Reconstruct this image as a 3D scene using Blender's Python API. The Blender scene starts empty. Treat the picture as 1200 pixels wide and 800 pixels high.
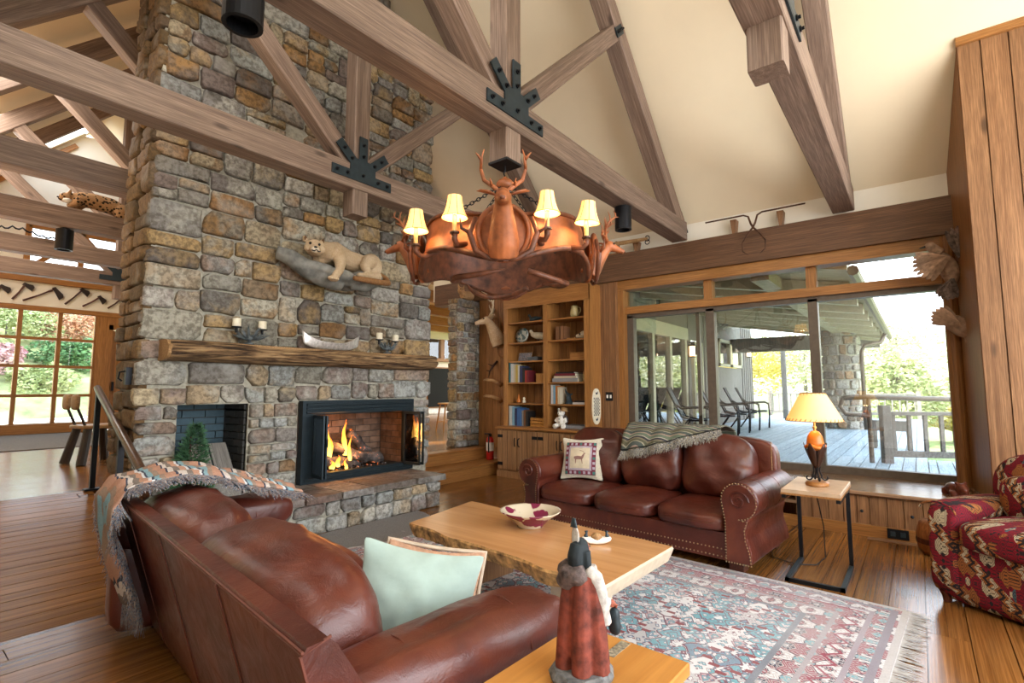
import bpy, math, random
from mathutils import Vector as V, Matrix, noise as mnoise

# ---------------------------------------------------------------- camera, sky, sun, large lights, exposure
SC = bpy.context.scene
COL = SC.collection
R = math.radians
cam = bpy.data.objects.new('camera', bpy.data.cameras.new('camera'))
cam.data.lens = 18.0
cam.data.sensor_width = 36.0
cam.data.clip_start = 0.05
cam.data.clip_end = 400
cam.location = (0, 0, 1.3)
cam.rotation_euler = (R(90 + 5.24), 0, R(38.3 - 90))
COL.objects.link(cam)
SC.camera = cam

world = bpy.data.worlds.new('sky')
SC.world = world
world.use_nodes = True
wn = world.node_tree
bg = wn.nodes['Background']
_tc = wn.nodes.new('ShaderNodeTexCoord')
_sp = wn.nodes.new('ShaderNodeSeparateXYZ')
wn.links.new(_tc.outputs['Generated'], _sp.inputs[0])
_rp = wn.nodes.new('ShaderNodeValToRGB')
_rp.color_ramp.elements[0].position = 0.0
_rp.color_ramp.elements[0].color = (0.93, 0.96, 1.0, 1)
_rp.color_ramp.elements[1].position = 0.8
_rp.color_ramp.elements[1].color = (0.62, 0.80, 1.0, 1)
wn.links.new(_sp.outputs[2], _rp.inputs[0])
wn.links.new(_rp.outputs[0], bg.inputs[0])
bg.inputs[1].default_value = 7.0


def light(name, typ, loc, power, color, rot=None, **kw):
    l = bpy.data.lights.new(name, typ)
    l.energy = power
    l.color = color
    for k, v in kw.items():
        setattr(l, k, v)
    o = bpy.data.objects.new(name, l)
    o.location = loc
    if rot:
        o.rotation_euler = rot
    COL.objects.link(o)
    return o


light('sun', 'SUN', (0, 0, 20), 17.0, (1, 0.93, 0.82), V((0.42, -0.70, -0.58)).to_track_quat('-Z', 'Y').to_euler(), angle=R(1.5))
# added area lights filling the room from behind the camera and below the roof
light('gable_fill', 'AREA', (2.6, -3.3, 2.4), 205, (1.0, 0.93, 0.84), (R(90), 0, 0), shape='RECTANGLE', size=6.0, size_y=3.4)  # added fill at the unseen gable opening behind the camera
light('roof_fill_near', 'AREA', (0.6, 2.6, 4.75), 95, (1.0, 0.94, 0.86), (0, R(-45), 0), shape='RECTANGLE', size=0.9, size_y=3.4)  # added fill under the closed left slope, no skylight above it
light('roof_fill_far', 'AREA', (0.6, 9.6, 4.75), 200, (1.0, 0.94, 0.86), (0, R(-45), 0), shape='RECTANGLE', size=0.9, size_y=5.0)  # added fill over the hall, the slope has no opening here
light('hall_ceiling_fill', 'AREA', (-0.55, 9.2, 2.2), 160, (1.0, 0.66, 0.38), (0, R(-155), 0), shape='RECTANGLE', size=0.3, size_y=7.0)  # added warm fill for the hall ceiling, out of view, no fixture
light('wing_area_light', 'AREA', (12.5, 10.5, 3.2), 220, (1.0, 0.85, 0.62), (0, 0, 0), shape='RECTANGLE', size=5.0, size_y=4.0)  # area light facing down under the closed wing ceiling, no fixture
SC.view_settings.view_transform = 'Standard'
SC.view_settings.look = 'None'
SC.view_settings.gamma = 1.0
SC.view_settings.use_curve_mapping = False
SC.view_settings.exposure = 0.0
SC.cycles.max_bounces = 8
SC.cycles.diffuse_bounces = 4
SC.cycles.glossy_bounces = 4
SC.cycles.transparent_max_bounces = 12
SC.cycles.sample_clamp_indirect = 4.0
SC.cycles.caustics_reflective = False
SC.cycles.caustics_refractive = False

# ---------------------------------------------------------------- helpers
rng = random.Random(7)
I4 = Matrix.Identity(4)
WM = {}


def T(x, y, z):
    return Matrix.Translation((x, y, z))


def RZ(a):
    return Matrix.Rotation(a, 4, 'Z')


def RX(a):
    return Matrix.Rotation(a, 4, 'X')


def RY(a):
    return Matrix.Rotation(a, 4, 'Y')


def SCL(x, y, z):
    return Matrix.Diagonal((x, y, z, 1))


def frame(o, ux, uy, uz):
    m = Matrix.Identity(4)
    for i, a in enumerate((ux, uy, uz)):
        for j in range(3):
            m[j][i] = a[j]
    for j in range(3):
        m[j][3] = o[j]
    return m


def along(p0, p1, up=(0, 0, 1)):
    """A frame at p0 with its X axis towards p1."""
    p0, p1, up = V(p0), V(p1), V(up)
    x = (p1 - p0).normalized()
    y = up.cross(x)
    if y.length < 1e-4:
        y = V((0, 1, 0)).cross(x)
        if y.length < 1e-4:
            y = V((1, 0, 0)).cross(x)
    y.normalize()
    return frame(p0, x, y, x.cross(y))


class MB:
    def __init__(s):
        s.v, s.f = [], []

    def add(s, vs, fs, M=None):
        b = len(s.v)
        if M is None:
            s.v.extend([tuple(p) for p in vs])
        else:
            s.v.extend([tuple(M @ V(p)) for p in vs])
        s.f.extend([tuple(i + b for i in f) for f in fs])
        return s

    def box(s, x0, x1, y0, y1, z0, z1, M=None):
        vs = [(x0, y0, z0), (x1, y0, z0), (x1, y1, z0), (x0, y1, z0), (x0, y0, z1), (x1, y0, z1), (x1, y1, z1), (x0, y1, z1)]
        return s.add(vs, [(0, 3, 2, 1), (4, 5, 6, 7), (0, 1, 5, 4), (1, 2, 6, 5), (2, 3, 7, 6), (3, 0, 4, 7)], M)

    def cbox(s, x0, x1, y0, y1, z0, z1, c=0.01, M=None):
        """A box whose four long X edges are chamfered."""
        pr = [(y0 + c, z0), (y1 - c, z0), (y1, z0 + c), (y1, z1 - c), (y1 - c, z1), (y0 + c, z1), (y0, z1 - c), (y0, z0 + c)]
        vs = [(x0, a, b) for a, b in pr] + [(x1, a, b) for a, b in pr]
        fs = [(i, (i + 1) % 8, (i + 1) % 8 + 8, i + 8) for i in range(8)] + [tuple(range(7, -1, -1)), tuple(range(8, 16))]
        return s.add(vs, fs, M)

    def prism(s, poly, d0, d1, M=None):
        """poly in the local XZ plane, thickness along local Y from d0 to d1."""
        n = len(poly)
        vs = [(a, d0, b) for a, b in poly] + [(a, d1, b) for a, b in poly]
        fs = [(i, (i + 1) % n, (i + 1) % n + n, i + n) for i in range(n)] + [tuple(range(n - 1, -1, -1)), tuple(range(n, 2 * n))]
        return s.add(vs, fs, M)

    def lathe(s, prof, n=16, M=None, caps=True):
        vs, fs = [], []
        for r, z in prof:
            for k in range(n):
                a = 2 * math.pi * k / n
                vs.append((r * math.cos(a), r * math.sin(a), z))
        for i in range(len(prof) - 1):
            for k in range(n):
                k2 = (k + 1) % n
                fs.append((i * n + k, i * n + k2, (i + 1) * n + k2, (i + 1) * n + k))
        if caps:
            fs.append(tuple(range(n - 1, -1, -1)))
            m = (len(prof) - 1) * n
            fs.append(tuple(range(m, m + n)))
        return s.add(vs, fs, M)

    def cyl(s, p0, p1, r0, r1=None, n=12):
        r1 = r0 if r1 is None else r1
        return s.tube([p0, p1], [r0, r1], n)

    def tube(s, pts, r, n=8, closed=False, M=None, flat=1.0):
        pts = [V(p) for p in pts]
        m = len(pts)
        rs = r if isinstance(r, (list, tuple)) else [r] * m
        vs, fs = [], []
        prev = None
        for i, p in enumerate(pts):
            if closed:
                t = pts[(i + 1) % m] - pts[i - 1]
            else:
                t = pts[min(i + 1, m - 1)] - pts[max(i - 1, 0)]
            if t.length < 1e-9:
                t = V((0, 0, 1))
            t.normalize()
            if prev is None:
                a = V((0, 0, 1)) if abs(t.z) < 0.9 else V((1, 0, 0))
                u = t.cross(a).normalized()
            else:
                u = prev - t * prev.dot(t)
                if u.length < 1e-6:
                    u = t.orthogonal()
                u.normalize()
            prev = u
            w = t.cross(u)
            for k in range(n):
                an = 2 * math.pi * k / n
                vs.append(p + (u * math.cos(an) + w * math.sin(an) * flat) * rs[i])
        segs = m if closed else m - 1
        for i in range(segs):
            j = (i + 1) % m
            for k in range(n):
                k2 = (k + 1) % n
                fs.append((i * n + k, i * n + k2, j * n + k2, j * n + k))
        if not closed:
            fs.append(tuple(range(n - 1, -1, -1)))
            fs.append(tuple(range((m - 1) * n, m * n)))
        return s.add(vs, fs, M)

    def ball(s, c, r, n=12, M=None):
        r = (r, r, r) if not isinstance(r, (tuple, list)) else r
        k = max(4, n // 2)
        vs, fs = [], []
        for i in range(1, k):
            a = math.pi * i / k
            for j in range(n):
                b = 2 * math.pi * j / n
                vs.append((c[0] + r[0] * math.sin(a) * math.cos(b), c[1] + r[1] * math.sin(a) * math.sin(b), c[2] - r[2] * math.cos(a)))
        for i in range(k - 2):
            for j in range(n):
                j2 = (j + 1) % n
                fs.append((i * n + j, i * n + j2, (i + 1) * n + j2, (i + 1) * n + j))
        b0 = len(vs)
        vs += [(c[0], c[1], c[2] - r[2]), (c[0], c[1], c[2] + r[2])]
        for j in range(n):
            j2 = (j + 1) % n
            fs.append((b0, j2, j))
            fs.append((b0 + 1, (k - 2) * n + j, (k - 2) * n + j2))
        return s.add(vs, fs, M)

    def rbox(s, c, h, k=6, n=8, fn=None, M=None):
        """A rounded box (superellipsoid) of half sizes h; fn(x, y, z) bends a unit point into a local offset."""
        idx, vs, fs = {}, [], []
        g = [-1 + 2 * i / n for i in range(n + 1)]

        def vert(p):
            key = tuple(round(q, 5) for q in p)
            if key not in idx:
                l = sum(abs(q) ** k for q in p) ** (1.0 / k)
                u = [q / l for q in p]
                w = [c[i] + u[i] * h[i] for i in range(3)]
                if fn:
                    d = fn(*u)
                    w = [w[i] + d[i] for i in range(3)]
                idx[key] = len(vs)
                vs.append(w)
            return idx[key]
        for ax in range(3):
            for sg in (-1, 1):
                for i in range(n):
                    for j in range(n):
                        q = []
                        for a, b in ((i, j), (i + 1, j), (i + 1, j + 1), (i, j + 1)):
                            p = [0, 0, 0]
                            p[ax] = sg
                            p[(ax + 1) % 3] = g[a]
                            p[(ax + 2) % 3] = g[b]
                            q.append(vert(p))
                        fs.append(tuple(q if sg > 0 else q[::-1]))
        return s.add(vs, fs, M)

    def grid(s, nu, nv, fn, M=None, thick=0.0):
        """A sheet fn(u, v) over the unit square; thick > 0 gives it a second side."""
        P = [[V(fn(i / nu, j / nv)) for j in range(nv + 1)] for i in range(nu + 1)]
        vs, fs = [], []
        for i in range(nu + 1):
            for j in range(nv + 1):
                vs.append(P[i][j])
        w = nv + 1
        for i in range(nu):
            for j in range(nv):
                fs.append((i * w + j, (i + 1) * w + j, (i + 1) * w + j + 1, i * w + j + 1))
        if thick:
            m = len(vs)
            for i in range(nu + 1):
                for j in range(nv + 1):
                    a = P[min(i + 1, nu)][j] - P[max(i - 1, 0)][j]
                    b = P[i][min(j + 1, nv)] - P[i][max(j - 1, 0)]
                    nn = a.cross(b)
                    if nn.length > 1e-9:
                        nn.normalize()
                    vs.append(P[i][j] - nn * thick)
            fs += [tuple(q + m for q in f[::-1]) for f in list(fs)]
            edge = [(i, 0) for i in range(nu + 1)] + [(nu, j) for j in range(1, nv + 1)] + [(i, nv) for i in range(nu - 1, -1, -1)] + [(0, j) for j in range(nv - 1, 0, -1)]
            for q in range(len(edge)):
                a = edge[q][0] * w + edge[q][1]
                b = edge[(q + 1) % len(edge)][0] * w + edge[(q + 1) % len(edge)][1]
                fs.append((b, a, a + m, b + m))
        return s.add(vs, fs, M)

    def mesh(s, name, smooth=False):
        me = bpy.data.meshes.new(name)
        me.from_pydata(s.v, [], s.f)
        if smooth:
            me.polygons.foreach_set('use_smooth', [True] * len(me.polygons))
        me.update()
        return me


def obj(name, mb, mat, parent=None, M=None, world=False, smooth=False, label=None, kind=None):
    """Link one mesh object. M is its frame in the parent's frame, or in the world with world=True."""
    me = mb if isinstance(mb, bpy.types.Mesh) else mb.mesh(name, smooth)
    if mat is not None and not me.materials:
        me.materials.append(mat)
    o = bpy.data.objects.new(name, me)
    COL.objects.link(o)
    M = M or I4
    P = WM[parent.name] if parent else I4
    if parent:
        o.parent = parent
    B = (P.inverted() @ M) if world else M
    o.matrix_basis = B
    WM[o.name] = P @ B
    if label:
        o['label'] = label
    if kind:
        o['kind'] = kind
    return o


def tag(o, label, cat, group=None):
    o['label'] = label
    o['category'] = cat
    if group:
        o['group'] = group
    return o


def thing(name, label, cat, M=None, group=None):
    o = bpy.data.objects.new(name, None)
    o.empty_display_size = 0.1
    COL.objects.link(o)
    M = M or I4
    o.matrix_basis = M
    WM[o.name] = M.copy()
    return tag(o, label, cat, group)


def structure(name, mb=None, mat=None, smooth=False):
    if mb is None:
        o = bpy.data.objects.new(name, None)
        COL.objects.link(o)
        WM[o.name] = I4.copy()
    else:
        o = obj(name, mb, mat, smooth=smooth)
    o['kind'] = 'structure'
    return o


def copy_tree(o, M=None, parent=None, label=None, group=None):
    c = o.copy()
    COL.objects.link(c)
    if parent:
        c.parent = parent
    if M is not None:
        c.matrix_basis = M
    WM[c.name] = (WM[parent.name] if parent else I4) @ c.matrix_basis
    if label:
        c['label'] = label
    if group:
        c['group'] = group
    for ch in list(o.children):
        copy_tree(ch, parent=c)
    return c


BLOBS = []


def blob(name, mb, mat, parent=None, M=None, world=False, voxel=0.01, it=4, label=None, fac=0.5):
    """One continuous body: overlapping closed shapes fused by a voxel remesh (baked at the end)."""
    o = obj(name, mb, mat, parent, M, world, True, label)
    m = o.modifiers.new('fuse', 'REMESH')
    m.mode = 'VOXEL'
    m.voxel_size = voxel
    m.use_smooth_shade = True
    if it:
        k = o.modifiers.new('soft', 'SMOOTH')
        k.iterations = it
        k.factor = fac
    BLOBS.append(o)
    return o


def bake_blobs():
    dg = bpy.context.evaluated_depsgraph_get()
    dg.update()
    out = []
    for o in BLOBS:
        me = bpy.data.meshes.new_from_object(o.evaluated_get(dg))
        out.append((o, me))
    for o, me in out:
        mat = o.data.materials[0] if o.data.materials else None
        o.modifiers.clear()
        o.data = me
        if mat and not me.materials:
            me.materials.append(mat)
        me.polygons.foreach_set('use_smooth', [True] * len(me.polygons))


# ---------------------------------------------------------------- materials
def N(nt, typ, ins=None, **props):
    nd = nt.nodes.new(typ)
    for k, v in props.items():
        setattr(nd, k, v)
    for k, v in (ins or {}).items():
        sk = nd.inputs[k]
        if isinstance(v, bpy.types.NodeSocket):
            nt.links.new(v, sk)
        else:
            sk.default_value = v
    return nd


def c4(c):
    return (c[0], c[1], c[2], 1.0)


def ramp(nt, fac, stops, interp='LINEAR'):
    nd = nt.nodes.new('ShaderNodeValToRGB')
    nt.links.new(fac, nd.inputs[0])
    cr = nd.color_ramp
    cr.interpolation = interp
    while len(cr.elements) < len(stops):
        cr.elements.new(0.5)
    for e, (p, c) in zip(cr.elements, stops):
        e.position = p
        e.color = c4(c)
    return nd.outputs[0]


def mixc(nt, fac, a, b, mode='MIX'):
    nd = nt.nodes.new('ShaderNodeMix')
    nd.data_type = 'RGBA'
    nd.blend_type = mode
    for i, v in ((0, fac), (6, a), (7, b)):
        if isinstance(v, bpy.types.NodeSocket):
            nt.links.new(v, nd.inputs[i])
        elif i == 0:
            nd.inputs[0].default_value = v
        else:
            nd.inputs[i].default_value = c4(v)
    return nd.outputs[2]


def mth(nt, op, a, b=0.0, c=None):
    nd = nt.nodes.new('ShaderNodeMath')
    nd.operation = op
    for i, v in enumerate((a, b) if c is None else (a, b, c)):
        if isinstance(v, bpy.types.NodeSocket):
            nt.links.new(v, nd.inputs[i])
        else:
            nd.inputs[i].default_value = v
    return nd.outputs[0]


def new_mat(name):
    m = bpy.data.materials.new(name)
    m.use_nodes = True
    nt = m.node_tree
    return m, nt, nt.nodes['Principled BSDF']


def coords(nt, scale=(1, 1, 1), rand=True, loc=(0, 0, 0)):
    tc = nt.nodes.new('ShaderNodeTexCoord')
    out = tc.outputs['Object']
    if rand:
        oi = nt.nodes.new('ShaderNodeObjectInfo')
        sc_ = N(nt, 'ShaderNodeVectorMath', {0: (31.7, 17.3, 23.9)}, operation='SCALE')
        nt.links.new(oi.outputs['Random'], sc_.inputs['Scale'])
        ad = N(nt, 'ShaderNodeVectorMath', {0: out, 1: sc_.outputs[0]}, operation='ADD')
        out = ad.outputs[0]
    mp = N(nt, 'ShaderNodeMapping', {'Vector': out, 'Scale': scale, 'Location': loc})
    return mp.outputs[0]


def noise_t(nt, vec, scale, detail=4, rough=0.55, dist=0.0):
    return N(nt, 'ShaderNodeTexNoise', {'Vector': vec, 'Scale': scale, 'Detail': detail, 'Roughness': rough, 'Distortion': dist}).outputs[0]


def bump(nt, bsdf, h, strength=0.3, dist=0.01):
    b = N(nt, 'ShaderNodeBump', {'Height': h, 'Strength': strength, 'Distance': dist})
    nt.links.new(b.outputs[0], bsdf.inputs['Normal'])


def setp(nt, b, color=None, rough=None, metal=None, spec=None, coat=None):
    for k, v in (('Base Color', color), ('Roughness', rough), ('Metallic', metal), ('Specular IOR Level', spec), ('Coat Weight', coat)):
        if v is None:
            continue
        if isinstance(v, bpy.types.NodeSocket):
            nt.links.new(v, b.inputs[k])
        else:
            b.inputs[k].default_value = c4(v) if k == 'Base Color' else v


def vary(nt, col, amt=0.25, hue=0.0):
    oi = nt.nodes.new('ShaderNodeObjectInfo')
    val = mth(nt, 'MULTIPLY_ADD', oi.outputs['Random'], 2 * amt, 1 - amt)
    nd = N(nt, 'ShaderNodeHueSaturation', {'Color': col, 'Value': val})
    return nd.outputs[0]


def wood(name, dark, light_, rough=0.5, grain=(1.0, 13, 13), scale=2.2, amt=0.18, bmp=0.25, knots=0.0, coat=0.0, spec=0.4, fib=0.55):
    m, nt, b = new_mat(name)
    if max(grain) / min(grain) > 3:
        grain = tuple(g * 0.36 if g == min(grain) else g * 1.1 for g in grain)
    co = coords(nt, grain)
    n1 = noise_t(nt, co, scale, 6, 0.6, 0.9)
    co2 = coords(nt, tuple(g * 3.1 for g in grain))
    n2 = noise_t(nt, co2, scale * 2.0, 3, 0.6)
    mid = tuple((a + c) / 2 for a, c in zip(dark, light_))
    col = ramp(nt, n1, [(0.3, dark), (0.5, mid), (0.7, light_)])
    col = mixc(nt, mth(nt, 'MULTIPLY', n2, 0.5), col, tuple(q * 0.45 for q in dark), 'MIX') if False else mixc(nt, ramp(nt, n2, [(0.42, (fib, fib, fib)), (0.6, (0, 0, 0))]), col, tuple(q * 0.5 for q in dark))
    if knots:
        co3 = coords(nt, (1.0 if grain[0] < grain[1] else 3.0, 3.0, 1.0 if grain[2] < grain[1] else 3.0))
        vo = N(nt, 'ShaderNodeTexVoronoi', {'Vector': co3, 'Scale': knots})
        col = mixc(nt, ramp(nt, vo.outputs[0], [(0.05, (0.8, 0.8, 0.8)), (0.13, (0, 0, 0))]), col, tuple(q * 0.3 for q in dark))
    setp(nt, b, vary(nt, col, amt), rough, spec=spec, coat=coat)
    bump(nt, b, n2, bmp, 0.004)
    return m


def plain(name, col, rough=0.5, metal=0.0, noise_amt=0.12, nscale=20, bmp=0.0, spec=0.4, coat=0.0, rand=0.0):
    m, nt, b = new_mat(name)
    co = coords(nt)
    n = noise_t(nt, co, nscale, 4)
    c = ramp(nt, n, [(0.3, tuple(q * (1 - noise_amt) for q in col)), (0.7, tuple(min(1, q * (1 + noise_amt)) for q in col))])
    if rand:
        c = vary(nt, c, rand)
    setp(nt, b, c, rough, metal, spec, coat)
    if bmp:
        bump(nt, b, n, bmp, 0.005)
    return m


def stone_mat(name, palette, dirt=(0.05, 0.035, 0.02), scale=5.0, val=0.22):
    m, nt, b = new_mat(name)
    oi = nt.nodes.new('ShaderNodeObjectInfo')
    r1 = oi.outputs['Random']
    r2 = mth(nt, 'FRACT', mth(nt, 'MULTIPLY', r1, 7.31))
    r3 = mth(nt, 'FRACT', mth(nt, 'MULTIPLY', r1, 23.7))
    st = [(i / len(palette), c) for i, c in enumerate(palette)]
    a = ramp(nt, r1, st, 'CONSTANT')
    c = ramp(nt, r2, st, 'CONSTANT')
    co = coords(nt)
    n1 = noise_t(nt, co, scale, 5, 0.6, 0.5)
    n2 = noise_t(nt, co, scale * 5, 5, 0.65)
    n3 = noise_t(nt, co, scale * 0.6, 3, 0.5)
    col = mixc(nt, ramp(nt, n1, [(0.45, (0, 0, 0)), (0.62, (0.75, 0.75, 0.75))]), a, c)
    col = mixc(nt, ramp(nt, n2, [(0.4, (0.6, 0.6, 0.6)), (0.58, (0, 0, 0))]), col, dirt)
    col = mixc(nt, ramp(nt, n3, [(0.55, (0, 0, 0)), (0.75, (0.35, 0.35, 0.35))]), col, (0.5, 0.5, 0.46))
    v = mth(nt, 'MULTIPLY_ADD', r3, 2 * val, 1 - val)
    hs = N(nt, 'ShaderNodeHueSaturation', {'Color': col, 'Value': v})
    setp(nt, b, hs.outputs[0], 0.75, spec=0.3)
    bump(nt, b, mth(nt, 'ADD', n2, mth(nt, 'MULTIPLY', n1, 1.5)), 0.55, 0.02)
    return m


def emit(name, col, strength, base=(0.8, 0.8, 0.8)):
    m, nt, b = new_mat(name)
    setp(nt, b, base, 0.6)
    b.inputs['Emission Color'].default_value = c4(col)
    b.inputs['Emission Strength'].default_value = strength
    return m


def glass_mat(name, tint=(0.97, 0.98, 0.98), refl=2.2):
    m, nt, b = new_mat(name)
    nt.nodes.remove(b)
    fr = N(nt, 'ShaderNodeFresnel', {'IOR': 1.5})
    tr = N(nt, 'ShaderNodeBsdfTransparent', {'Color': c4(tint)})
    gl = N(nt, 'ShaderNodeBsdfGlossy', {'Roughness': 0.0, 'Color': (1, 1, 1, 1)})
    mx = N(nt, 'ShaderNodeMixShader', {0: mth(nt, 'MINIMUM', mth(nt, 'MULTIPLY', fr.outputs[0], refl), 1.0), 1: tr.outputs[0], 2: gl.outputs[0]})
    nt.links.new(mx.outputs[0], nt.nodes['Material Output'].inputs[0])
    return m


PAL = [(0.32, 0.31, 0.26), (0.38, 0.26, 0.12), (0.27, 0.145, 0.06), (0.43, 0.36, 0.24), (0.19, 0.18, 0.165), (0.33, 0.19, 0.075), (0.42, 0.40, 0.33), (0.22, 0.20, 0.17), (0.31, 0.23, 0.15), (0.15, 0.13, 0.12)]
PALG = [(0.36, 0.38, 0.36), (0.44, 0.42, 0.36), (0.26, 0.24, 0.22), (0.40, 0.31, 0.20), (0.33, 0.35, 0.34), (0.22, 0.17, 0.15), (0.47, 0.46, 0.42), (0.30, 0.22, 0.17)]
PAL_SHADE = [(0.16, 0.09, 0.035), (0.20, 0.12, 0.05), (0.11, 0.07, 0.03), (0.15, 0.10, 0.06)]  # dark browns that put the chimney side's shade into the stone colour
M_ = {}
M_['stone'] = stone_mat('rubble_stone', PAL)
M_['stone_grey'] = stone_mat('grey_stone', PALG)
M_['stone_shaded'] = stone_mat('shaded_stone', PAL_SHADE, scale=7)
M_['mortar'] = plain('mortar', (0.40, 0.38, 0.31), 0.9, noise_amt=0.25, nscale=30, bmp=0.5)
M_['ceiling'] = plain('ceiling_plaster', (0.80, 0.69, 0.50), 0.9, noise_amt=0.02, nscale=3)
M_['plaster'] = plain('wall_plaster', (0.82, 0.78, 0.68), 0.9, noise_amt=0.03, nscale=3)
M_['timber'] = wood('weathered_timber', (0.155, 0.10, 0.072), (0.31, 0.22, 0.165), 0.6, (0.8, 10, 10), amt=0.10, knots=1.6)
M_['timber_dark'] = wood('dark_timber', (0.10, 0.045, 0.02), (0.19, 0.095, 0.045), 0.55, (10, 0.8, 10), amt=0.08)
M_['floor'] = wood('oak_floor', (0.15, 0.056, 0.013), (0.34, 0.147, 0.038), 0.2, (0.55, 15, 15), 2.0, amt=0.2, bmp=0.08, knots=0.7, spec=0.5, fib=0.4)
M_['panel_v'] = wood('board_panel', (0.19, 0.085, 0.034), (0.37, 0.19, 0.085), 0.45, (13, 13, 1.0), 2.0, amt=0.16, knots=1.4)
M_['panel_dim'] = wood('cedar_panel', (0.22, 0.09, 0.025), (0.38, 0.17, 0.05), 0.45, (13, 13, 1.0), 2.0, amt=0.12)
M_['trim_y'] = wood('trim_wood', (0.30, 0.125, 0.032), (0.46, 0.21, 0.06), 0.4, (13, 1.0, 13), 2.0, amt=0.06)
M_['trim_x'] = wood('trim_wood_across', (0.30, 0.125, 0.032), (0.46, 0.21, 0.06), 0.4, (1.0, 13, 13), 2.0, amt=0.06)
M_['trim_z'] = wood('trim_wood_upright', (0.30, 0.125, 0.032), (0.46, 0.21, 0.06), 0.4, (13, 13, 1.0), 2.0, amt=0.06)
M_['shelf'] = wood('shelf_wood', (0.30, 0.12, 0.03), (0.47, 0.21, 0.06), 0.4, (13, 1.0, 13), 2.0, amt=0.05)
M_['cab'] = wood('cabinet_wood', (0.27, 0.13, 0.052), (0.42, 0.23, 0.105), 0.5, (13, 13, 1.0), 2.0, amt=0.08)
M_['bench'] = wood('bench_wood', (0.25, 0.14, 0.075), (0.37, 0.22, 0.125), 0.2, (13, 1.0, 13), 2.0, amt=0.05)
M_['bronze'] = plain('bronze_frame', (0.13, 0.10, 0.075), 0.45, 0.3)
M_['black'] = plain('black_iron', (0.012, 0.013, 0.016), 0.42, 0.6)
M_['plate_steel'] = plain('gusset_steel', (0.035, 0.05, 0.06), 0.5, 0.7)
M_['insert'] = plain('insert_steel', (0.02, 0.032, 0.04), 0.45, 0.6)
M_['glass'] = glass_mat('window_glass')
M_['glass_lit'] = glass_mat('door_glass', (0.9, 0.93, 0.95))
M_['white'] = plain('white_paint', (0.78, 0.76, 0.70), 0.6)
M_['candle'] = plain('candle_wax', (0.80, 0.74, 0.58), 0.5)
M_['deck'] = wood('deck_boards', (0.37, 0.45, 0.50), (0.52, 0.61, 0.66), 0.6, (1.0, 9, 9), amt=0.12)
M_['siding'] = wood('grey_siding', (0.15, 0.135, 0.115), (0.25, 0.225, 0.19), 0.7, (11, 11, 1.0), amt=0.1)
M_['deck_rail'] = wood('rail_wood', (0.19, 0.165, 0.14), (0.30, 0.27, 0.23), 0.7, (4, 4, 4), amt=0.1)
M_['soffit'] = wood('soffit_boards', (0.42, 0.33, 0.19), (0.58, 0.48, 0.30), 0.6, (9, 1, 9), amt=0.12)
M_['lawn'] = plain('lawn', (0.26, 0.33, 0.12), 0.9, noise_amt=0.35, nscale=4)
M_['drive'] = plain('pale_drive', (0.62, 0.60, 0.57), 0.9, noise_amt=0.08)


def leather_mat():
    m, nt, b = new_mat('red_brown_leather')
    co = coords(nt)
    n1 = noise_t(nt, co, 3.0, 4, 0.55, 0.4)
    n2 = noise_t(nt, co, 9.0, 5, 0.6, 1.5)
    vo = N(nt, 'ShaderNodeTexVoronoi', {'Vector': co, 'Scale': 230.0})
    col = ramp(nt, n1, [(0.3, (0.042, 0.008, 0.005)), (0.52, (0.088, 0.0165, 0.009)), (0.75, (0.155, 0.037, 0.016))])
    setp(nt, b, col, ramp(nt, n2, [(0.3, (0.3, 0.3, 0.3)), (0.7, (0.45, 0.45, 0.45))]), spec=0.55)
    h = mth(nt, 'ADD', mth(nt, 'MULTIPLY', n2, 1.0), mth(nt, 'MULTIPLY', vo.outputs[0], 0.06))
    bump(nt, b, h, 0.35, 0.012)
    return m


M_['leather'] = leather_mat()


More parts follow.
